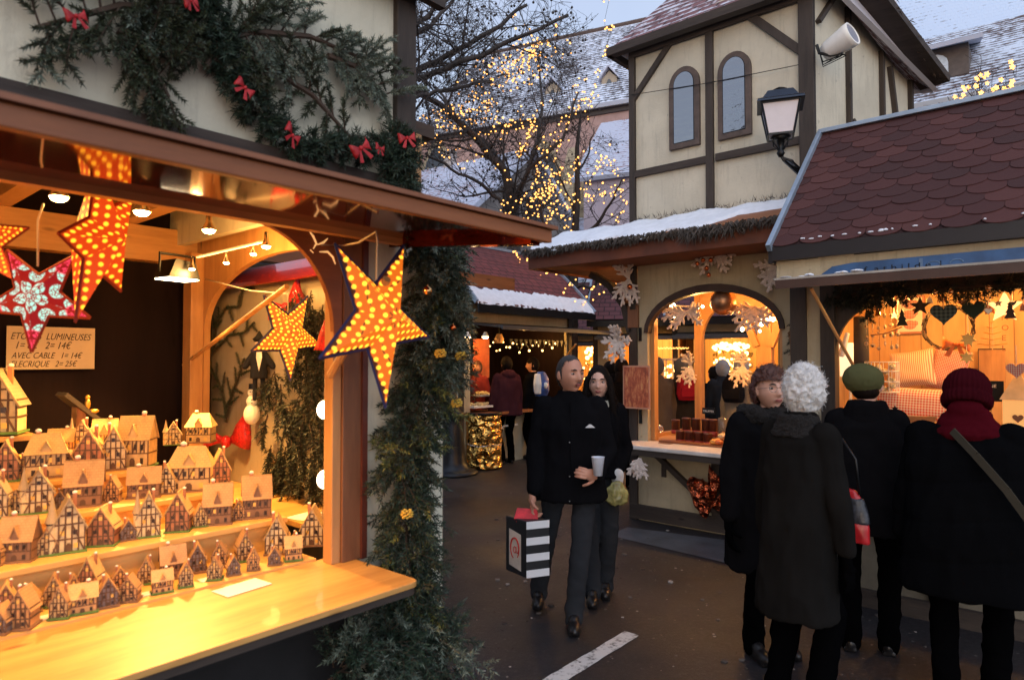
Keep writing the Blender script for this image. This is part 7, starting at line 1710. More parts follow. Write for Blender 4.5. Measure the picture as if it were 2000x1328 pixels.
    if collar: 
        cn = [ln((0,-.008,z*h)) for z in (1.44,1.49,1.53)]; c.rings([(0,cn[0].y,cn[0].z,.11,.10),(0,cn[1].y,cn[1].z,.09,.088),(0,cn[2].y,cn[2].z,.082,.082)], 18)
    fuse(c, 'coat', coat, t, .009*vox if vox < 1.5 else .016, 2, wr, 8)
    # trousers
    c = MB(); c.rings([(0,0,(hipz-.10)*h,.15*width,.11),(0,0,hipz*h,.155*width,.115),(0,0,(hipz+.08)*h,.14*width,.10)], 18)
    for s in (-1,1):
        an = Fo[s]+V((0,-.03,.09)); kn, an2 = ik(hp[s], an, .43*h, .43*h, (s*.15,1,0)); c.cone(hp[s]-V((0,0,.03)), kn, .088*width, .066, 14); c.cone(kn, an2-(an2-kn).normalized()*.0, .066, .062, 14); c.cone(an2, an2+V((0,.012,-.045)), .060, .060, 14)
    fuse(c, 'trousers', trs, t, .010*vox if vox < 1.5 else .018, 2, .009, 7, stretch=(1,1,1.3))
    for s in (-1,1):
        f = Fo[s]; m = MB(); m.ell(f+V((0,.09,.035)), (.045,.10,.036), 14); m.ell(f+V((0,-.04,.045)), (.038,.05,.045), 12); m.ell(f+V((0,.02,.06)), (.038,.062,.036), 12); m.box(f.x-.036, f.x+.036, f.y-.08, f.y+.16, f.z+.0, f.z+.02); fuse(m, 'shoe', SHOE, t, .009*vox, 1)
    # face
    if face_on:
        for s in (-1,1):
            m = MB(); m.ell((s*.031,.0745,.009), (.0135,.0115,.0068), 14); m.xf(Mh); e = m.build('eye', EYEW, t, True)
            m = MB(); m.ell((s*.031+.001,.0835,.009), (.0062,.0035,.0062), 10); m.xf(Mh); m.build('iris', IRIS, e, True)
            m = MB(); m.tube([(s*.015,.097,.029),(s*.030,.096,.034),(s*.047,.084,.029)], [.003,.0042,.0022], 6); m.xf(Mh); m.build('eyebrow', BROW, t, True)
        m = MB(); m.tube([(-.022,.091,-.058),(-.009,.1,-.0545),(0,.1015,-.0565),(.009,.1,-.0545),(.022,.091,-.058)], [.0015,.0045,.004,.0045,.0015], 6); m.tube([(-.019,.092,-.061),(0,.100,-.065),(.019,.092,-.061)], [.0015,.005,.0015], 6); m.xf(Mh); m.build('lips', LIP, t, True)
    if glasses:
        m = MB()
        for s in (-1,1): m.tube([(s*.033+.024*cos(i*pi/10), .099, .008+.019*sin(i*pi/10)) for i in range(21)], .0013, 5); m.tube([(s*.056,.097,.012),(s*.078,.05,.01),(s*.08,-.01,.008)], .0013, 5)
        m.tube([(-.009,.1,.012),(0,.104,.014),(.009,.1,.012)], .0013, 5); m.xf(Mh); m.build('glasses', P('thin metal frame', (.3,.25,.2), .25, 1, 0), t, True)
    if gloves:
        for s in (-1,1):
            m = MB(); hand(m, Hn[s], V((0,.2,-1)), V((-s,0,0)), .55, 1); fuse(m, 'glove', gloves, t, .006, 1)
    t['_'] = 0; del t['_']
    return t, Mh, ln, h
def hair_cap(t, Mh, mat, thick=.012, front=.045, low=-.02, bumps=0, nm='hair', extra=None, vox=.007, recede=0, noise_a=0.0):
    m = MB(); random.seed(5); nu, nv = 40, 26; vs = []; keep = []
    if bumps:
        for i in range(bumps):
            a = R(0,2*pi); z = R(-1,1); r = sqrt(1-z*z); n = V((r*cos(a), r*sin(a), z))
            if n.y > .35 and n.z < front*10: continue
            if n.z < low*10: continue
            p = V((n.x*(.078+thick*.7), n.y*(.098+thick*.7)-.006, n.z*(.118+thick*.7)+.004)); m.ell(p, R(.7,1.15)*max(.018 if bumps < 400 else .0125,thick*(1.1 if bumps < 400 else .8)), 8)
        m.ell((0,-.008,.02), (.080+thick*.4,.096+thick*.3,.104+thick*.4), 20)
    else:
        m.ell((0,-.010,.012), (.077+thick,.094+thick,.110+thick), 28)
    if extra: extra(m)
    random.seed(6)
    o = fuse(m, nm, mat, None, vox, 1)
    # trim the face side away
    import bmesh
    bm = bmesh.new(); bm.from_mesh(o.data)
    def inside(c):
        line = front*1.0+.02*(abs(c.x)/.08)**2*(-1 if not recede else -3.0*recede)
        return (c.y > .012 and c.z < line) if not callable(low) else low(c)
    dl = [v for v in bm.verts if (v.co.y > .02 and v.co.z < front-(recede*.0)) or (v.co.z < (low if not callable(low) else -9) and v.co.y > -.02 and not extra) or (recede and v.co.y > .03 and v.co.z < .085 and not (abs(v.co.x) < .018 and v.co.z > .072))]
    bmesh.ops.delete(bm, geom=dl, context='VERTS'); bm.to_mesh(o.data); bm.free()
    if noise_a < 0:
        def curl(p):
            w = p+V((noise.noise(p*22),noise.noise(p*22+V((9,0,0))),noise.noise(p*22+V((0,7,0)))))*.018
            return .020*(1-abs(noise.noise(w*26))*3.2)*.36+.012*(1-abs(noise.noise(w*60+V((3,3,3))))*3)*.5+.010*noise.noise(p*9)
        puff(o.data, curl)
    elif noise_a:
        puff(o.data, lambda p: noise.noise(p*70)*noise_a+noise.noise(p*160)*noise_a*.6)
    o.data.transform(Mh); o.parent = t; return o
def hair_of(t): return [x for x in t.children if x.name.split('.')[0] == 'hair'][0]
def strands(o, n, L, w, down=0, curl=1.0, keep=None):
    '''fine locks of hair rooted on the hair mesh, joined to it'''
    me = o.data; nv = len(me.vertices); random.seed(nv); mb = MB(); mt = me.materials[0]
    me.update(); vs = [(v.co.copy(), v.normal.copy()) for v in me.vertices]
    for k in range(n):
        co, no = vs[random.randrange(nv)]
        if keep and not keep(co): continue
        t = V((R(-1,1),R(-1,1),R(-1,1))); t = (t-no*t.dot(no)).normalized(); d = (t*(1-down)+V((0,0,-1))*down+no*.35).normalized(); ax = (no*.6+V((R(-1,1),R(-1,1),R(-1,1)))*.6).normalized()
        l = L*R(.6,1.3); p = co-no*.002; q = Quaternion(ax, R(.5,1.2)*curl); side = d.cross(no).normalized()*w/2; m = 4; prev = (p-side, p+side); pts = [prev]
        for i in range(m):
            p = p+d*(l/m); d = (q @ d); d = (d-no*.10*i*curl).normalized(); s2 = d.cross(no); s2 = s2.normalized()*w/2*(1-.8*(i+1)/m) if s2.length > 1e-4 else side*.5; pts.append((p-s2, p+s2))
        flat = [x for pr in pts for x in pr]; mb.add(flat, [(2*i,2*i+1,2*i+3,2*i+2) for i in range(m)])
    s = mb.build(o.name.split('.')[0]+'_strands', mt, o.parent); return s
def build_people():
    # --- man with the bag
    mp = V((.40, 4.62, 0))
    fa = 176; Rm = Matrix.Rotation(radians(-fa), 3, 'Z')
    loc = lambda w: Rm @ (w-mp)
    hand_bag = W(1040, 972, 4.50); hand_cup = W(1166, 930, 4.36)
    f1 = loc(V((.405,4.46,0))); f2 = loc(V((.19,4.86,.02)))
    fl, fr = (f1, f2) if f1.x < f2.x else (f2, f1)
    hb, hcup = loc(hand_bag), loc(hand_cup); L, Rr = (hcup, hb) if hcup.x < hb.x else (hb, hcup); sb = -1 if hb.x < 0 else 1
    hd = {sb: (V((0,.15,-1)), V((-sb,0,0)), 1.15, sb), -sb: (V((sb*.75,.55,.25)), V((sb*.55,-.9,0)), .75, sb)}
    t, Mh, ln, h = person('man in a black coat walking with a striped paper bag and a paper cup', mp, fa, 1.76, BLACK, .80, JEANS, 1.02, 1.05, yaw=32, hl=L, hr=Rr, feet=[tuple(fl),tuple(fr)], hands=hd, wr=.012, hipz=.93)
    hair_cap(t, Mh, HAIRG, .004, .052, -.03, recede=1)
    strands(hair_of(t), 1500, .014, .0022, .3, .3)
    m = MB(); m.tube([(-.02,.0985,-.047),(0,.1035,-.045),(.02,.0985,-.047)], [.002,.004,.002], 6); m.xf(Mh); m.build('moustache', P('stubble', (.10,.06,.05), .9), t)
    m = MB(); m.prism([(-.045,0),(.045,0),(.008,.036),(-.008,.036)], 0, .004); mm = m.build('chest_badge', P('badge white', (.6,.6,.62), .5), t); q = loc(W(1153, 836, 4.40)); mm.location = (q.x, .188, q.z); mm.rotation_euler = (0,0,pi); mm.scale = (.75,.6,.6)
    m = MB(); m.tube([(.0,.165,.82*h),(.0,.172,1.12*h),(0,.165,1.3*h),(0,.13,1.46*h)], .006, 5); m.build('placket', BLACK, t)
    m = MB()
    for z in (1.20,.98,.82): m.ell((.01,.19,z*h), (.005,.003,.005), 8)
    m.build('coat_snap', P('snap', (.25,.25,.25), .3, .8, 0), t, True)
    # cup
    cp = W(1168, 913, 4.30); tc = thing('paper_cup', 'pale translucent plastic cup held in the walking man\'s hand', 'cup', cp-V((0,0,.05))); m = MB(); m.lathe([(.028,0),(.041,.115),(.043,.118),(.039,.115),(.027,.006)], 24); m.build('cup', P('frosted cup', (.62,.66,.76), .3, 0, .1, 10), tc, True)
    # bag
    bp = W(1030, 1062, 4.46); tb = thing('paper_bag', 'black paper carrier bag with white stripes, red handles and a red swirl', 'shopping bag', bp+V((0,0,-.19)), radians(-8))
    w, d, hh = .20, .13, .36
    # front panel (black) faces left-camera, striped gusset faces camera-right
    m = MB(); A_ = V((-.15,.05,0)); B_ = V((.005,-.10,0)); Cc_ = V((.145,-.02,0)); D_ = V((.0,.12,0)); z = V((0,0,hh))
    blk = P('black paper', (.012,.012,.014), .4); whp = P('white paper', (.72,.72,.74), .5, 0, .04)
    m.prism([(A_.x,A_.y),(B_.x,B_.y),(Cc_.x,Cc_.y),(D_.x,D_.y)], 0, hh, 'z'); m.build('bag_body', blk, tb, bevel=.004)
    u = (Cc_-B_); nrm = V((u.y,-u.x,0)).normalized()*.0035; m = MB()
    for i in range(4):
        z0 = .0+i*.103; m.add([B_+nrm+V((0,0,z0)), Cc_+nrm+V((0,0,z0)), Cc_+nrm+V((0,0,z0+.048)), B_+nrm+V((0,0,z0+.048)), B_+nrm*.3+V((0,0,z0)), Cc_+nrm*.3+V((0,0,z0)), Cc_+nrm*.3+V((0,0,z0+.048)), B_+nrm*.3+V((0,0,z0+.048))], [(0,1,2,3),(7,6,5,4),(0,4,5,1),(1,5,6,2),(2,6,7,3),(3,7,4,0)])
    m.build('stripe', whp, tb)
    u2 = (B_-A_).normalized(); n2 = V((u2.y,-u2.x,0))*.004; n2 = n2 if n2.dot(V((0,-1,0))) > 0 else -n2; m = MB(); a, b = A_+u2*.04+n2, A_+u2*.165+n2
    m.quad(a+V((0,0,.05)), b+V((0,0,.03)), b+V((0,0,.265)), a+V((0,0,.285))); lab = m.build('label_panel', P('cream label', (.72,.6,.5), .6), tb); so = lab.modifiers.new('s','SOLIDIFY'); so.thickness = .001
    rd = P('red swirl', (.55,.03,.02), .6); c0 = (a+b)/2+n2*.4+V((0,0,.165)); m = MB()
    m.tube([c0+u2*.043*cos(an)+V((0,0,.068*sin(an))) for an in [radians(-50+i*12) for i in range(26)]], [.003+.003*sin(i/25*pi) for i in range(26)], 5)
    m.tube([c0+u2*.014*cos(an)+V((0,0,.020*sin(an)-.008)) for an in [radians(i*24) for i in range(16)]], .003, 5); m.tube([c0+u2*.014+V((0,0,.014)), c0+u2*.016-V((0,0,.022)), c0+u2*.03-V((0,0,.026)), c0+u2*.043-V((0,0,.0))], .003, 5); m.build('swirl_mark', rd, lab)
    m = MB(); top = hh; ha = loc(hand_bag); hw = hand_bag-V((0,0,.085))-(bp+V((0,0,-.19))); hw = Matrix.Rotation(radians(8),3,'Z') @ hw
    for s in (-1,1):
        o = V((0,s*.03,0)); pts = [V((-.07,-.0,top-.02))+o, hw+V((-.03,0,0)), hw+V((.03,0,0)), V((.07,.0,top-.02))+o]; m.tube(pts, .004, 6)
    m.build('handle', P('red handle', (.6,.03,.03), .5), tb, True)
    m = MB(); m.slab((-.085,-.03,top),(.075,-.03,top-.01),(.06,.02,top+.055),(-.07,.02,top+.06),.02); m.build('red_tissue', P('red tissue', (.6,.02,.03), .5, 0, .3, 20), tb)
    # --- woman behind
    wp = V((.665, 5.18, 0)); fa = 172; Rw = Matrix.Rotation(radians(-fa),3,'Z'); lw = lambda w: Rw @ (w-wp)
    h1, h2 = lw(W(1206, 935, 5.08)), V((.24,.0,.85)); Lh, Rh = (h1, h2) if h1.x < 0 else (h2, h1)
    t, Mh, ln, h = person('woman with very long dark hair in black coat and grey jeans behind the man', wp, fa, 1.68, BLACK, .90, JEANS, .88, .9, yaw=-2, hl=Lh, hr=Rh, feet=[tuple(lw(V((.70,5.1,0)))), tuple(lw(V((.585,4.93,0))))][::1], fem=True, skin=SKINP, hipz=.93)
    def lh(m):
        m.rings([(0,-.055,-.50,.09,.03),(0,-.06,-.38,.125,.045),(0,-.05,-.22,.125,.06),(0,-.035,-.10,.11,.075),(0,-.02,.02,.093,.085)], 24)
        for s in (-1,1): m.cone((s*.078,.02,.03), (s*.10,.03,-.12), .024, .03, 10); m.cone((s*.10,.03,-.12), (s*.115,.045,-.36), .03, .022, 10)
    hair_cap(t, Mh, HAIRD, .012, .0, -9, extra=None, vox=.008) if False else None
    m = MB(); m.ell((0,-.014,.018), (.088,.103,.116), 24); lh(m)
    # centre-parted fringe: leave an oval for the face
    import bmesh
    o = fuse(m, 'hair', HAIRD, None, .007, 1); bm = bmesh.new(); bm.from_mesh(o.data)
    bmesh.ops.delete(bm, geom=[v for v in bm.verts if v.co.y > .03 and (v.co.x/.062)**2+((v.co.z+.02)/.095)**2 < 1], context='VERTS'); bm.to_mesh(o.data); bm.free(); o.data.transform(Mh); o.parent = t; strands(o, 1600, .10, .0035, .9, .15)
    m = MB(); p = ln((0,.03,1.47*h)); m.rings([(0,p.y,p.z-.02,.095,.095),(0,p.y,p.z+.03,.075,.08)], 20); o = fuse(m, 'scarf', cloth('pale scarf', (.42,.40,.33)), t, .008, 1, .004, 20)
    m = MB(); hw = lw(W(1206, 935, 5.08)); m.cone(hw+V((0,0,.03)), hw+V((0,0,-.01)), .05, .045, 12); fuse(m, 'cuff', cloth('white fur cuff', (.6,.6,.6)), t, .008, 1)
    bp = W(1205, 962, 4.98); m = MB(); m.rings([(0,0,-.09,.04,.03),(0,0,-.06,.085,.04),(0,0,.02,.08,.04),(0,0,.08,.03,.02)], 16); o = fuse(m, 'plastic_bag', P('olive plastic', (.30,.27,.10), .25, 0, .5, 20, .8, 30), None, .009, 1, .010, 24, bp); tag(o, 'crumpled yellowish plastic bag held by the long haired woman', 'bag')
    # --- curly auburn woman
    cpos = V((1.535, 4.1, 0)); t, Mh, ln, h = person('older woman with curly auburn hair and glasses in a black fur hooded coat', cpos, 186, 1.69, BLACK, .52, DARKT, .98, 1.08, yaw=0, pitch=4, fem=True, skin=SKINP, glasses=True, gloves=DARKT, stoop=.1)
    hair_cap(t, Mh, HAIRB, .022, .05, -.06, vox=.005, noise_a=-1); strands(hair_of(t), 1800, .035, .003, .1, 1.3)
    m = MB()
    for i in range(60): a = pi*.15+i/59*pi*1.7; p = ln((.13*cos(a-pi/2), -.02+.12*sin(a-pi/2), 1.47*h)); m.ell(p+V((R(-.01,.01),R(-.01,.01),R(-.03,.03))), R(.035,.055), 8)
    o = fuse(m, 'fur_hood', P('black fur', (.010,.008,.008), .95, 0, .3, 80, 1, 150, .02), t, .010, 1)
    puff(o.data, lambda p: noise.noise(p*90)*.012)
    m = MB(); p = ln((0,.04,1.46*h)); m.rings([(0,p.y,p.z-.05,.10,.10),(0,p.y,p.z+.03,.085,.085)], 18); fuse(m, 'scarf', cloth('dark violet scarf', (.018,.012,.03)), t, .01, 1, .006, 18)
    m = MB(); m.ell(ln((.14,.20,.98*h)), (.012,.006,.012), 10); m.build('buckle', P('steel', (.6,.6,.6), .2, 1, 0), t)
    # --- white haired woman
    wpos = V((1.42, 3.40, 0)); t, Mh, ln, h = person('white haired woman seen from behind in a long charcoal coat with black gloves', wpos, -62, 1.70, CHAR, .50, DARKT, .90, .94, yaw=14, pitch=0, lean=.09, fem=True, skin=SKINP, gloves=DARKT, wr=.013)
    hair_cap(t, Mh, HAIRW, .011, .03, -.085, vox=.005, noise_a=-1); strands(hair_of(t), 2800, .032, .0028, .15, 1.4)
    m = MB(); p = ln((0,-.02,1.47*h)); m.rings([(0,p.y,p.z-.06,.14,.12),(0,p.y,p.z,.11,.10),(0,p.y,p.z+.05,.095,.09)], 20); o = fuse(m, 'fur_collar', P('black fur', (.010,.008,.008), .95, 0, .3, 80, 1, 150, .02), t, .01, 1)
    puff(o.data, lambda p: noise.noise(p*90)*.012)
    m = MB(); m.ell((.081,.0,-.035), .005, 8); m.xf(Mh); m.build('earring', P('pearl', (.8,.75,.6), .2), t)
    # red handbag on her right
    bp = W(1652, 1005, 3.60); tb = thing('handbag', 'red and black patterned handbag hanging between the white haired woman and the beret wearer', 'handbag', bp, radians(-60)); m = MB(); m.rings([(0,0,-.13,.13,.05),(0,0,-.05,.13,.055),(0,0,.08,.10,.04),(0,0,.14,.06,.02)], 20); fuse(m, 'pouch', P('red leather', (.42,.015,.02), .3, 0, .3, 15), tb, .009, 2, .006, 12)
    m = MB(); m.rings([(0,0,-.03,.134,.058),(0,0,.03,.122,.054),(0,0,.10,.098,.042)], 20); n = P('black lace print', (.02,.022,.03), .4, 0, .9, 70); fuse(m, 'patterned_panel', n, tb, .008, 2, .003, 20)
    m = MB(); m.tube([(-.08,0,.12),(-.06,0,.30),(0,-.02,.40),(.06,0,.30),(.08,0,.12)], .008, 6); m.build('strap', M['black'], tb, True)
    # --- olive beret
    bpos = V((2.15, 4.10, 0)); t, Mh, ln, h = person('person in an olive knitted beret and black jacket, seen from behind', bpos, -30, 1.70, BLACK, .74, DARKT, .95, 1.05, yaw=-8, pitch=-14, lean=.12, fem=True, gloves=DARKT, skin=SKINP, face_on=False)
    OL = cloth('olive knit', (.085,.09,.042), .95, .4, 60)
    m = MB(); m.ell((-.014,-.035,.032), (.110,.122,.092), 24); m.ell((0,0,.03), (.090,.108,.075), 20); o = fuse(m, 'beret', OL, None, .007, 2, .003, 30); o.data.transform(Mh); o.parent = t
    m = MB(); m.ell((0,-.03,-.04), (.075,.06,.05), 16); o = fuse(m, 'hair', HAIRD, None, .008, 1); o.data.transform(Mh); o.parent = t
    m = MB(); p = ln((0,.0,1.47*h)); m.rings([(0,p.y,p.z-.05,.115,.10),(0,p.y,p.z+.03,.088,.086),(0,p.y,p.z+.07,.08,.08)], 20); a = ln((.06,.05,1.46*h)); m.cone(a, ln((.17,.10,1.25*h)), .03, .03, 10); fuse(m, 'scarf', cloth('olive scarf', (.045,.048,.022)), t, .009, 1, .006, 18)
    m = MB(); p = ln((0,-.01,1.47*h)); m.rings([(0,p.y,p.z-.08,.16,.13),(0,p.y,p.z-.01,.135,.12),(0,p.y-.01,p.z+.05,.112,.112),(0,p.y-.01,p.z+.075,.10,.10)], 20); fuse(m, 'hood', BLACK, t, .009, 1, .008, 14)
    # --- burgundy beanie
    bpos = V((2.32, 3.46, 0)); t, Mh, ln, h = person('stout woman in burgundy knitted hat and scarf and black padded jacket, seen from behind', bpos, -38, 1.66, cloth('black padded nylon', (.0036,.0038,.0046), .6, .0), .60, DARKT, 1.12, 1.2, yaw=0, pitch=-18, lean=.16, fem=True, gloves=DARKT, skin=SKINP, face_on=False, wr=.010)
    BG = cloth('burgundy knit', (.036,.004,.007), .95, .4, 60)
    m = MB(); m.ell((0,-.01,.045), (.106,.120,.112), 26); m.rings([(0,-.012,-.045,.104,.116),(0,-.01,-.03,.112,.126),(0,-.01,.0,.112,.127),(0,-.01,.012,.106,.12)], 28); o = fuse(m, 'knitted_hat', BG, None, .006, 1); puff(o.data, lambda p: .0028*sin(atan2(p.y+.01,p.x)*34)+.002*noise.noise(p*30)); o.data.transform(Mh); o.parent = t
    m = MB(); 
    m.ell(ln((0,-.045,1.57*h)), (.085,.08,.07), 14)
    for q in range(4): p = ln((0,-.01,(1.45+.035*q)*h)); m.rings([(0,p.y,p.z-.03,.15-.022*q,.14-.02*q),(.01*(q%2),p.y,p.z,.168-.022*q,.158-.02*q),(0,p.y,p.z+.03,.15-.022*q,.14-.02*q)], 24)
    fuse(m, 'scarf', cloth('red scarf', (.055,.004,.008), .95, .4, 60), t, .009, 1, .006, 16)
    m = MB(); pts = [ln((-.05,-.155,1.47*h)), ln((.05,-.225,1.36*h)), ln((.17,-.235,1.20*h)), ln((.27,-.215,1.03*h)), ln((.33,-.12,.92*h))]
    for i in range(4): m.beam(pts[i], pts[i+1], .035, .008, (0,1,.3))
    o = m.build('bag_strap', cloth('grey strap', (.05,.045,.035)), t)
    co_ = [x for x in t.children if x.name.startswith('coat')][0]; puff(co_.data, lambda p: .009*abs(sin((p.z-.03*sin(p.x*5))*pi/.19))**.6-.005)
    # --- people at the lit stall
    t, Mh, ln, h = person('person in a maroon hooded padded coat standing at the lit stall, seen from behind', G(990, 905), 30, 1.78, MAROON, .80, DARKT, 1.05, 1.12, fem=False, vox=2, hands=False, face_on=False)
    hair_cap(t, Mh, HAIRD, .012, .0, -.09, vox=.012); m = MB(); p = ln((0,-.06,1.47*h)); m.ell(p, (.14,.10,.09), 14); fuse(m, 'hood', MAROON, t, .014, 1, .008, 14)
    t, Mh, ln, h = person('dark dressed person right of the maroon coat, turned to the lit stall', G(1042, 895), 60, 1.76, BLACK, .80, DARKT, 1.0, 1.05, vox=2, hands=False, yaw=30, face_on=False)
    hair_cap(t, Mh, HAIRD, .012, .03, -.09, vox=.012)
    bp = W(1057, 750, 11.1); tb = thing('backpack', 'white and blue backpack on the dark dressed person by the lit stall', 'backpack', bp, radians(40)); m = MB(); m.rings([(0,0,-.20,.12,.05),(0,0,-.1,.16,.09),(0,0,.08,.15,.08),(0,0,.20,.08,.04)], 18); fuse(m, 'pack', P('blue nylon', (.03,.08,.28), .5, 0, .5, 8), tb, .014, 2, .01, 9)
    m = MB(); m.rings([(-.1,-.03,-.16,.06,.05),(-.11,-.03,0,.07,.07),(-.1,-.02,.17,.05,.05)], 12); m.ell((.02,-.09,-.02),(.05,.02,.06),10); fuse(m, 'white_panel', M['white'], tb, .014, 1)
    t, Mh, ln, h = person('seller in a maroon apron behind the counter at the left of the lit stall', Df.w(Df.hy(932,750,.7).x,.7,.05), 165, 1.66, cloth('maroon apron', (.2,.03,.03)), .8, DARKT, .9, .92, vox=2, hands=True)
    hair_cap(t, Mh, HAIRB, .015, .045, -.03, vox=.012)
    # --- passers-by seen past and through the snack stall
    far = [('passer-by in a light brown hooded coat at the left edge of the snack stall opening', 1283, 9.4, 10, 1.76, cloth('tan coat', (.12,.085,.06)), .55, 'hat'),
           ('passer-by in a dark brown coat and grey hat seen through the snack stall opening', 1330, 9.6, -5, 1.74, cloth('brown coat', (.035,.028,.024)), .6, 'hat'),
           ('grey haired passer-by in a dark blue coat seen through the right back opening', 1412, 9.9, 10, 1.72, cloth('navy coat', (.02,.025,.035)), .7, 'grey'),
           ('passer-by in a beige jacket with a white hat seen through the right back opening', 1447, 9.1, -35, 1.76, cloth('beige jacket', (.30,.25,.18)), .7, 'white'),
           ('dark haired passer-by in black between the long haired woman and the poster', 1192, 9.6, 20, 1.70, BLACK, .6, 'dark'),
           ('taller passer-by in black standing just left of the poster', 1214, 9.2, -10, 1.74, BLACK, .5, 'dark'),
           ('short dark passer-by partly hidden behind the middle post of the snack stall', 1396, 10.6, 30, 1.62, BLACK, .6, 'dark')]
    for lb, px, Y, fc, H_, ct, hm, hr_ in far:
        t, Mh, ln, h = person(lb, W(px, 702, Y)*1.0-V((0,0,H_CAM)), fc, H_, ct, hm, DARKT, .98, 1.05, vox=2, hands=False, face_on=False)
        t.location.z = 0
        hm_ = {'hat': cloth('grey knit', (.10,.10,.10)), 'grey': P('grey hair', (.3,.3,.32), .8, bump=.8, bsc=80), 'white': cloth('pale knit', (.4,.4,.4)), 'dark': HAIRD}[hr_]
        hair_cap(t, Mh, hm_, .016, .02, -.08, vox=.012)
        if hr_ == 'dark':
            m = MB(); p = ln((0,-.07,1.45*h)); m.ell(p+V((0,0,.02)), (.10,.05,.16), 12); fuse(m, 'long_hair', HAIRD, t, .014, 1)
    for lb, px, py, Y, c, rz in (('red backpack on the brown coated passer-by', 1342, 755, 9.35, (.35,.02,.035), 0), ('black backpack on the beige jacketed passer-by', 1432, 758, 8.9, (.012,.012,.016), -30)):
        tb = thing('backpack', lb, 'backpack', W(px, py, Y), radians(rz)); m = MB(); m.rings([(0,0,-.19,.12,.05),(0,0,-.1,.15,.08),(0,0,.08,.14,.08),(0,0,.19,.07,.04)], 18); fuse(m, 'pack', cloth('pack cloth', c, .6), tb, .012, 2, .006, 9)
        m = MB(); m.box(-.10,.10,-.10,-.07,-.14,-.02); m.tube([(-.05,-.02,.19),(0,-.02,.23),(.05,-.02,.19)], .01, 6); m.build('pocket', cloth('pack cloth', c, .6), tb, bevel=.015)
build_people()
# ------------------------------------------------------------ light, sky, camera
def lamp(nm, loc, e, col=(1,.56,.22), r=.04, kind='POINT', rot=None, size=None, spot=None):
    l = bpy.data.lights.new(nm, kind); l.energy = e; l.color = col
    if kind == 'AREA': l.shape = 'RECTANGLE'; l.size, l.size_y = size
    else: l.shadow_soft_size = r
    if kind == 'SPOT': l.spot_size = radians(spot); l.spot_blend = .6
    o = bpy.data.objects.new(nm, l); C.objects.link(o); o.location = loc
    if rot is not None: o.rotation_euler = rot
    return o
WARM = (1,.50,.125); LG = 2.9
for i, (p, s) in enumerate(LAMPS):
    if s == 1.6: lamp('floodlight_beam', p, 70*LG, WARM, .05, 'SPOT', (radians(-8),radians(22),A.a), None, 140)
    else: lamp('spot_lamp_light', p-V((0,0,.03)), 2.9*s*LG, WARM, .03)
lamp('spot_lamp_light', A.w(-2.2,.3,2.15), 8*LG, WARM, .04); lamp('spot_lamp_light', A.w(-1.55,-.05,2.12), 12*LG, WARM, .04, 'SPOT', (0,0,0), None, 105); lamp('spot_lamp_light', A.w(-.95,-.02,2.12), 13*LG, WARM, .04, 'SPOT', (0,0,0), None, 100)
lamp('reflector_light', A.w(-.33,.55,1.62), 2.2, WARM, .04); lamp('reflector_light', A.w(-.33,.55,1.3), 1.6, WARM, .04)
lamp('snack_stall_light', B.w(1.45,.45,2.25), 36, WARM, .05); lamp('snack_stall_light', B.w(.55,.5,2.3), 22, WARM, .05)
lamp('gift_stall_light', Cc.w(.75,.45,2.2), 15, WARM, .05); lamp('gift_stall_light', Cc.w(1.5,.5,2.2), 18, WARM, .05); lamp('gift_stall_light', Cc.w(2.5,.5,2.2), 18, WARM, .05)
lamp('lit_stall_light', Df.w(-2.4,.5,2.15), 55, WARM, .05); lamp('lit_stall_light', Df.w(-.6,.4,2.1), 14, WARM, .05); lamp('lit_stall_light', Df.w(-2.0,-.5,2.05), 8, WARM, .05)
lamp('far_stall_light', W(1180,672,17.9), 150, WARM, .05); lamp('far_stall_light', W(1310,672,14.2), 110, WARM, .05); lamp('far_stall_light', W(1430,672,13.2), 110, WARM, .05)
wd = bpy.data.worlds.new('World'); scene.world = wd; wd.use_nodes = True; nt = wd.node_tree; bg = nt.nodes['Background']
sky = nt.nodes.new('ShaderNodeTexSky'); sky.sky_type = 'NISHITA'; sky.sun_disc = False; sky.sun_elevation = radians(6); sky.sun_rotation = radians(200); sky.air_density = 1.2; sky.dust_density = 1.0; sky.ozone_density = 3.0
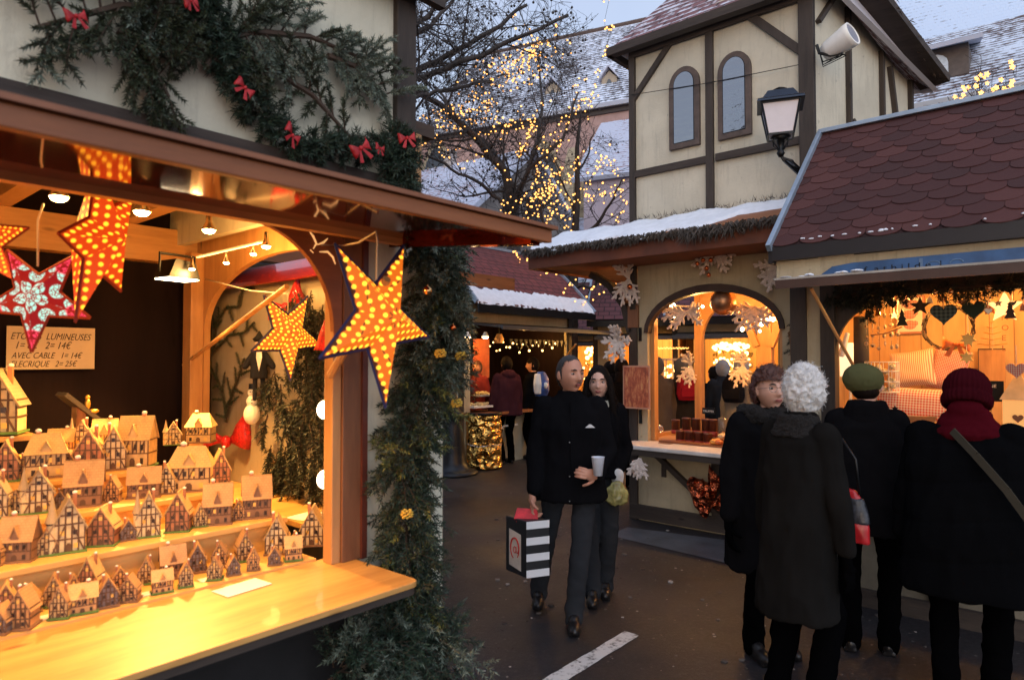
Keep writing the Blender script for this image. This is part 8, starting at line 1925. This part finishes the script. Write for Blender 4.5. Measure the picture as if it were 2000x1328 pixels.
mx = nt.nodes.new('ShaderNodeMix'); mx.data_type = 'RGBA'; mx.blend_type = 'MULTIPLY'; mx.inputs[0].default_value = 1; mx.inputs[7].default_value = (1.0,1.0,1.0,1)
nt.links.new(sky.outputs[0], mx.inputs[6]); 
tc = nt.nodes.new('ShaderNodeTexCoord'); no = nt.nodes.new('ShaderNodeTexNoise'); no.inputs['Scale'].default_value = 2.2; no.inputs['Detail'].default_value = 6; nt.links.new(tc.outputs['Generated'], no.inputs['Vector'])
rp = nt.nodes.new('ShaderNodeValToRGB'); rp.color_ramp.elements[0].position = .35; rp.color_ramp.elements[1].position = .7; rp.color_ramp.elements[0].color = (1.08,1.14,1.50,1); rp.color_ramp.elements[1].color = (1.45,1.42,1.60,1); nt.links.new(no.outputs['Fac'], rp.inputs[0])
ad = nt.nodes.new('ShaderNodeMix'); ad.data_type = 'RGBA'; ad.inputs[0].default_value = .72; nt.links.new(mx.outputs[2], ad.inputs[6]); nt.links.new(rp.outputs[0], ad.inputs[7])
nt.links.new(ad.outputs[2], bg.inputs[0]); bg.inputs[1].default_value = .36
s = bpy.data.lights.new('sun', 'SUN'); s.energy = 1.15; s.angle = radians(100); s.color = (.92,.94,1); so = bpy.data.objects.new('sun', s); C.objects.link(so); so.rotation_euler = (radians(64), 0, radians(10))
cam = bpy.data.cameras.new('camera'); cam.lens = FOC/2000*36; cam.sensor_width = 36; cam.clip_end = 500; cam.clip_start = .05
co = bpy.data.objects.new('camera', cam); C.objects.link(co); co.location = (0,0,H_CAM); co.rotation_euler = (pi/2+PIT, 0, 0)
cam.dof.use_dof = True; cam.dof.focus_distance = 6.0; cam.dof.aperture_fstop = 3.0
scene.camera = co
scene.view_settings.view_transform = 'Standard'; scene.view_settings.look = 'None'; scene.view_settings.exposure = .55; scene.view_settings.gamma = 1
scene.cycles.max_bounces = 6; scene.cycles.diffuse_bounces = 3; scene.cycles.glossy_bounces = 3; scene.cycles.transmission_bounces = 4; scene.cycles.use_light_tree = True
bpy.data.scenes.remove(TMP)
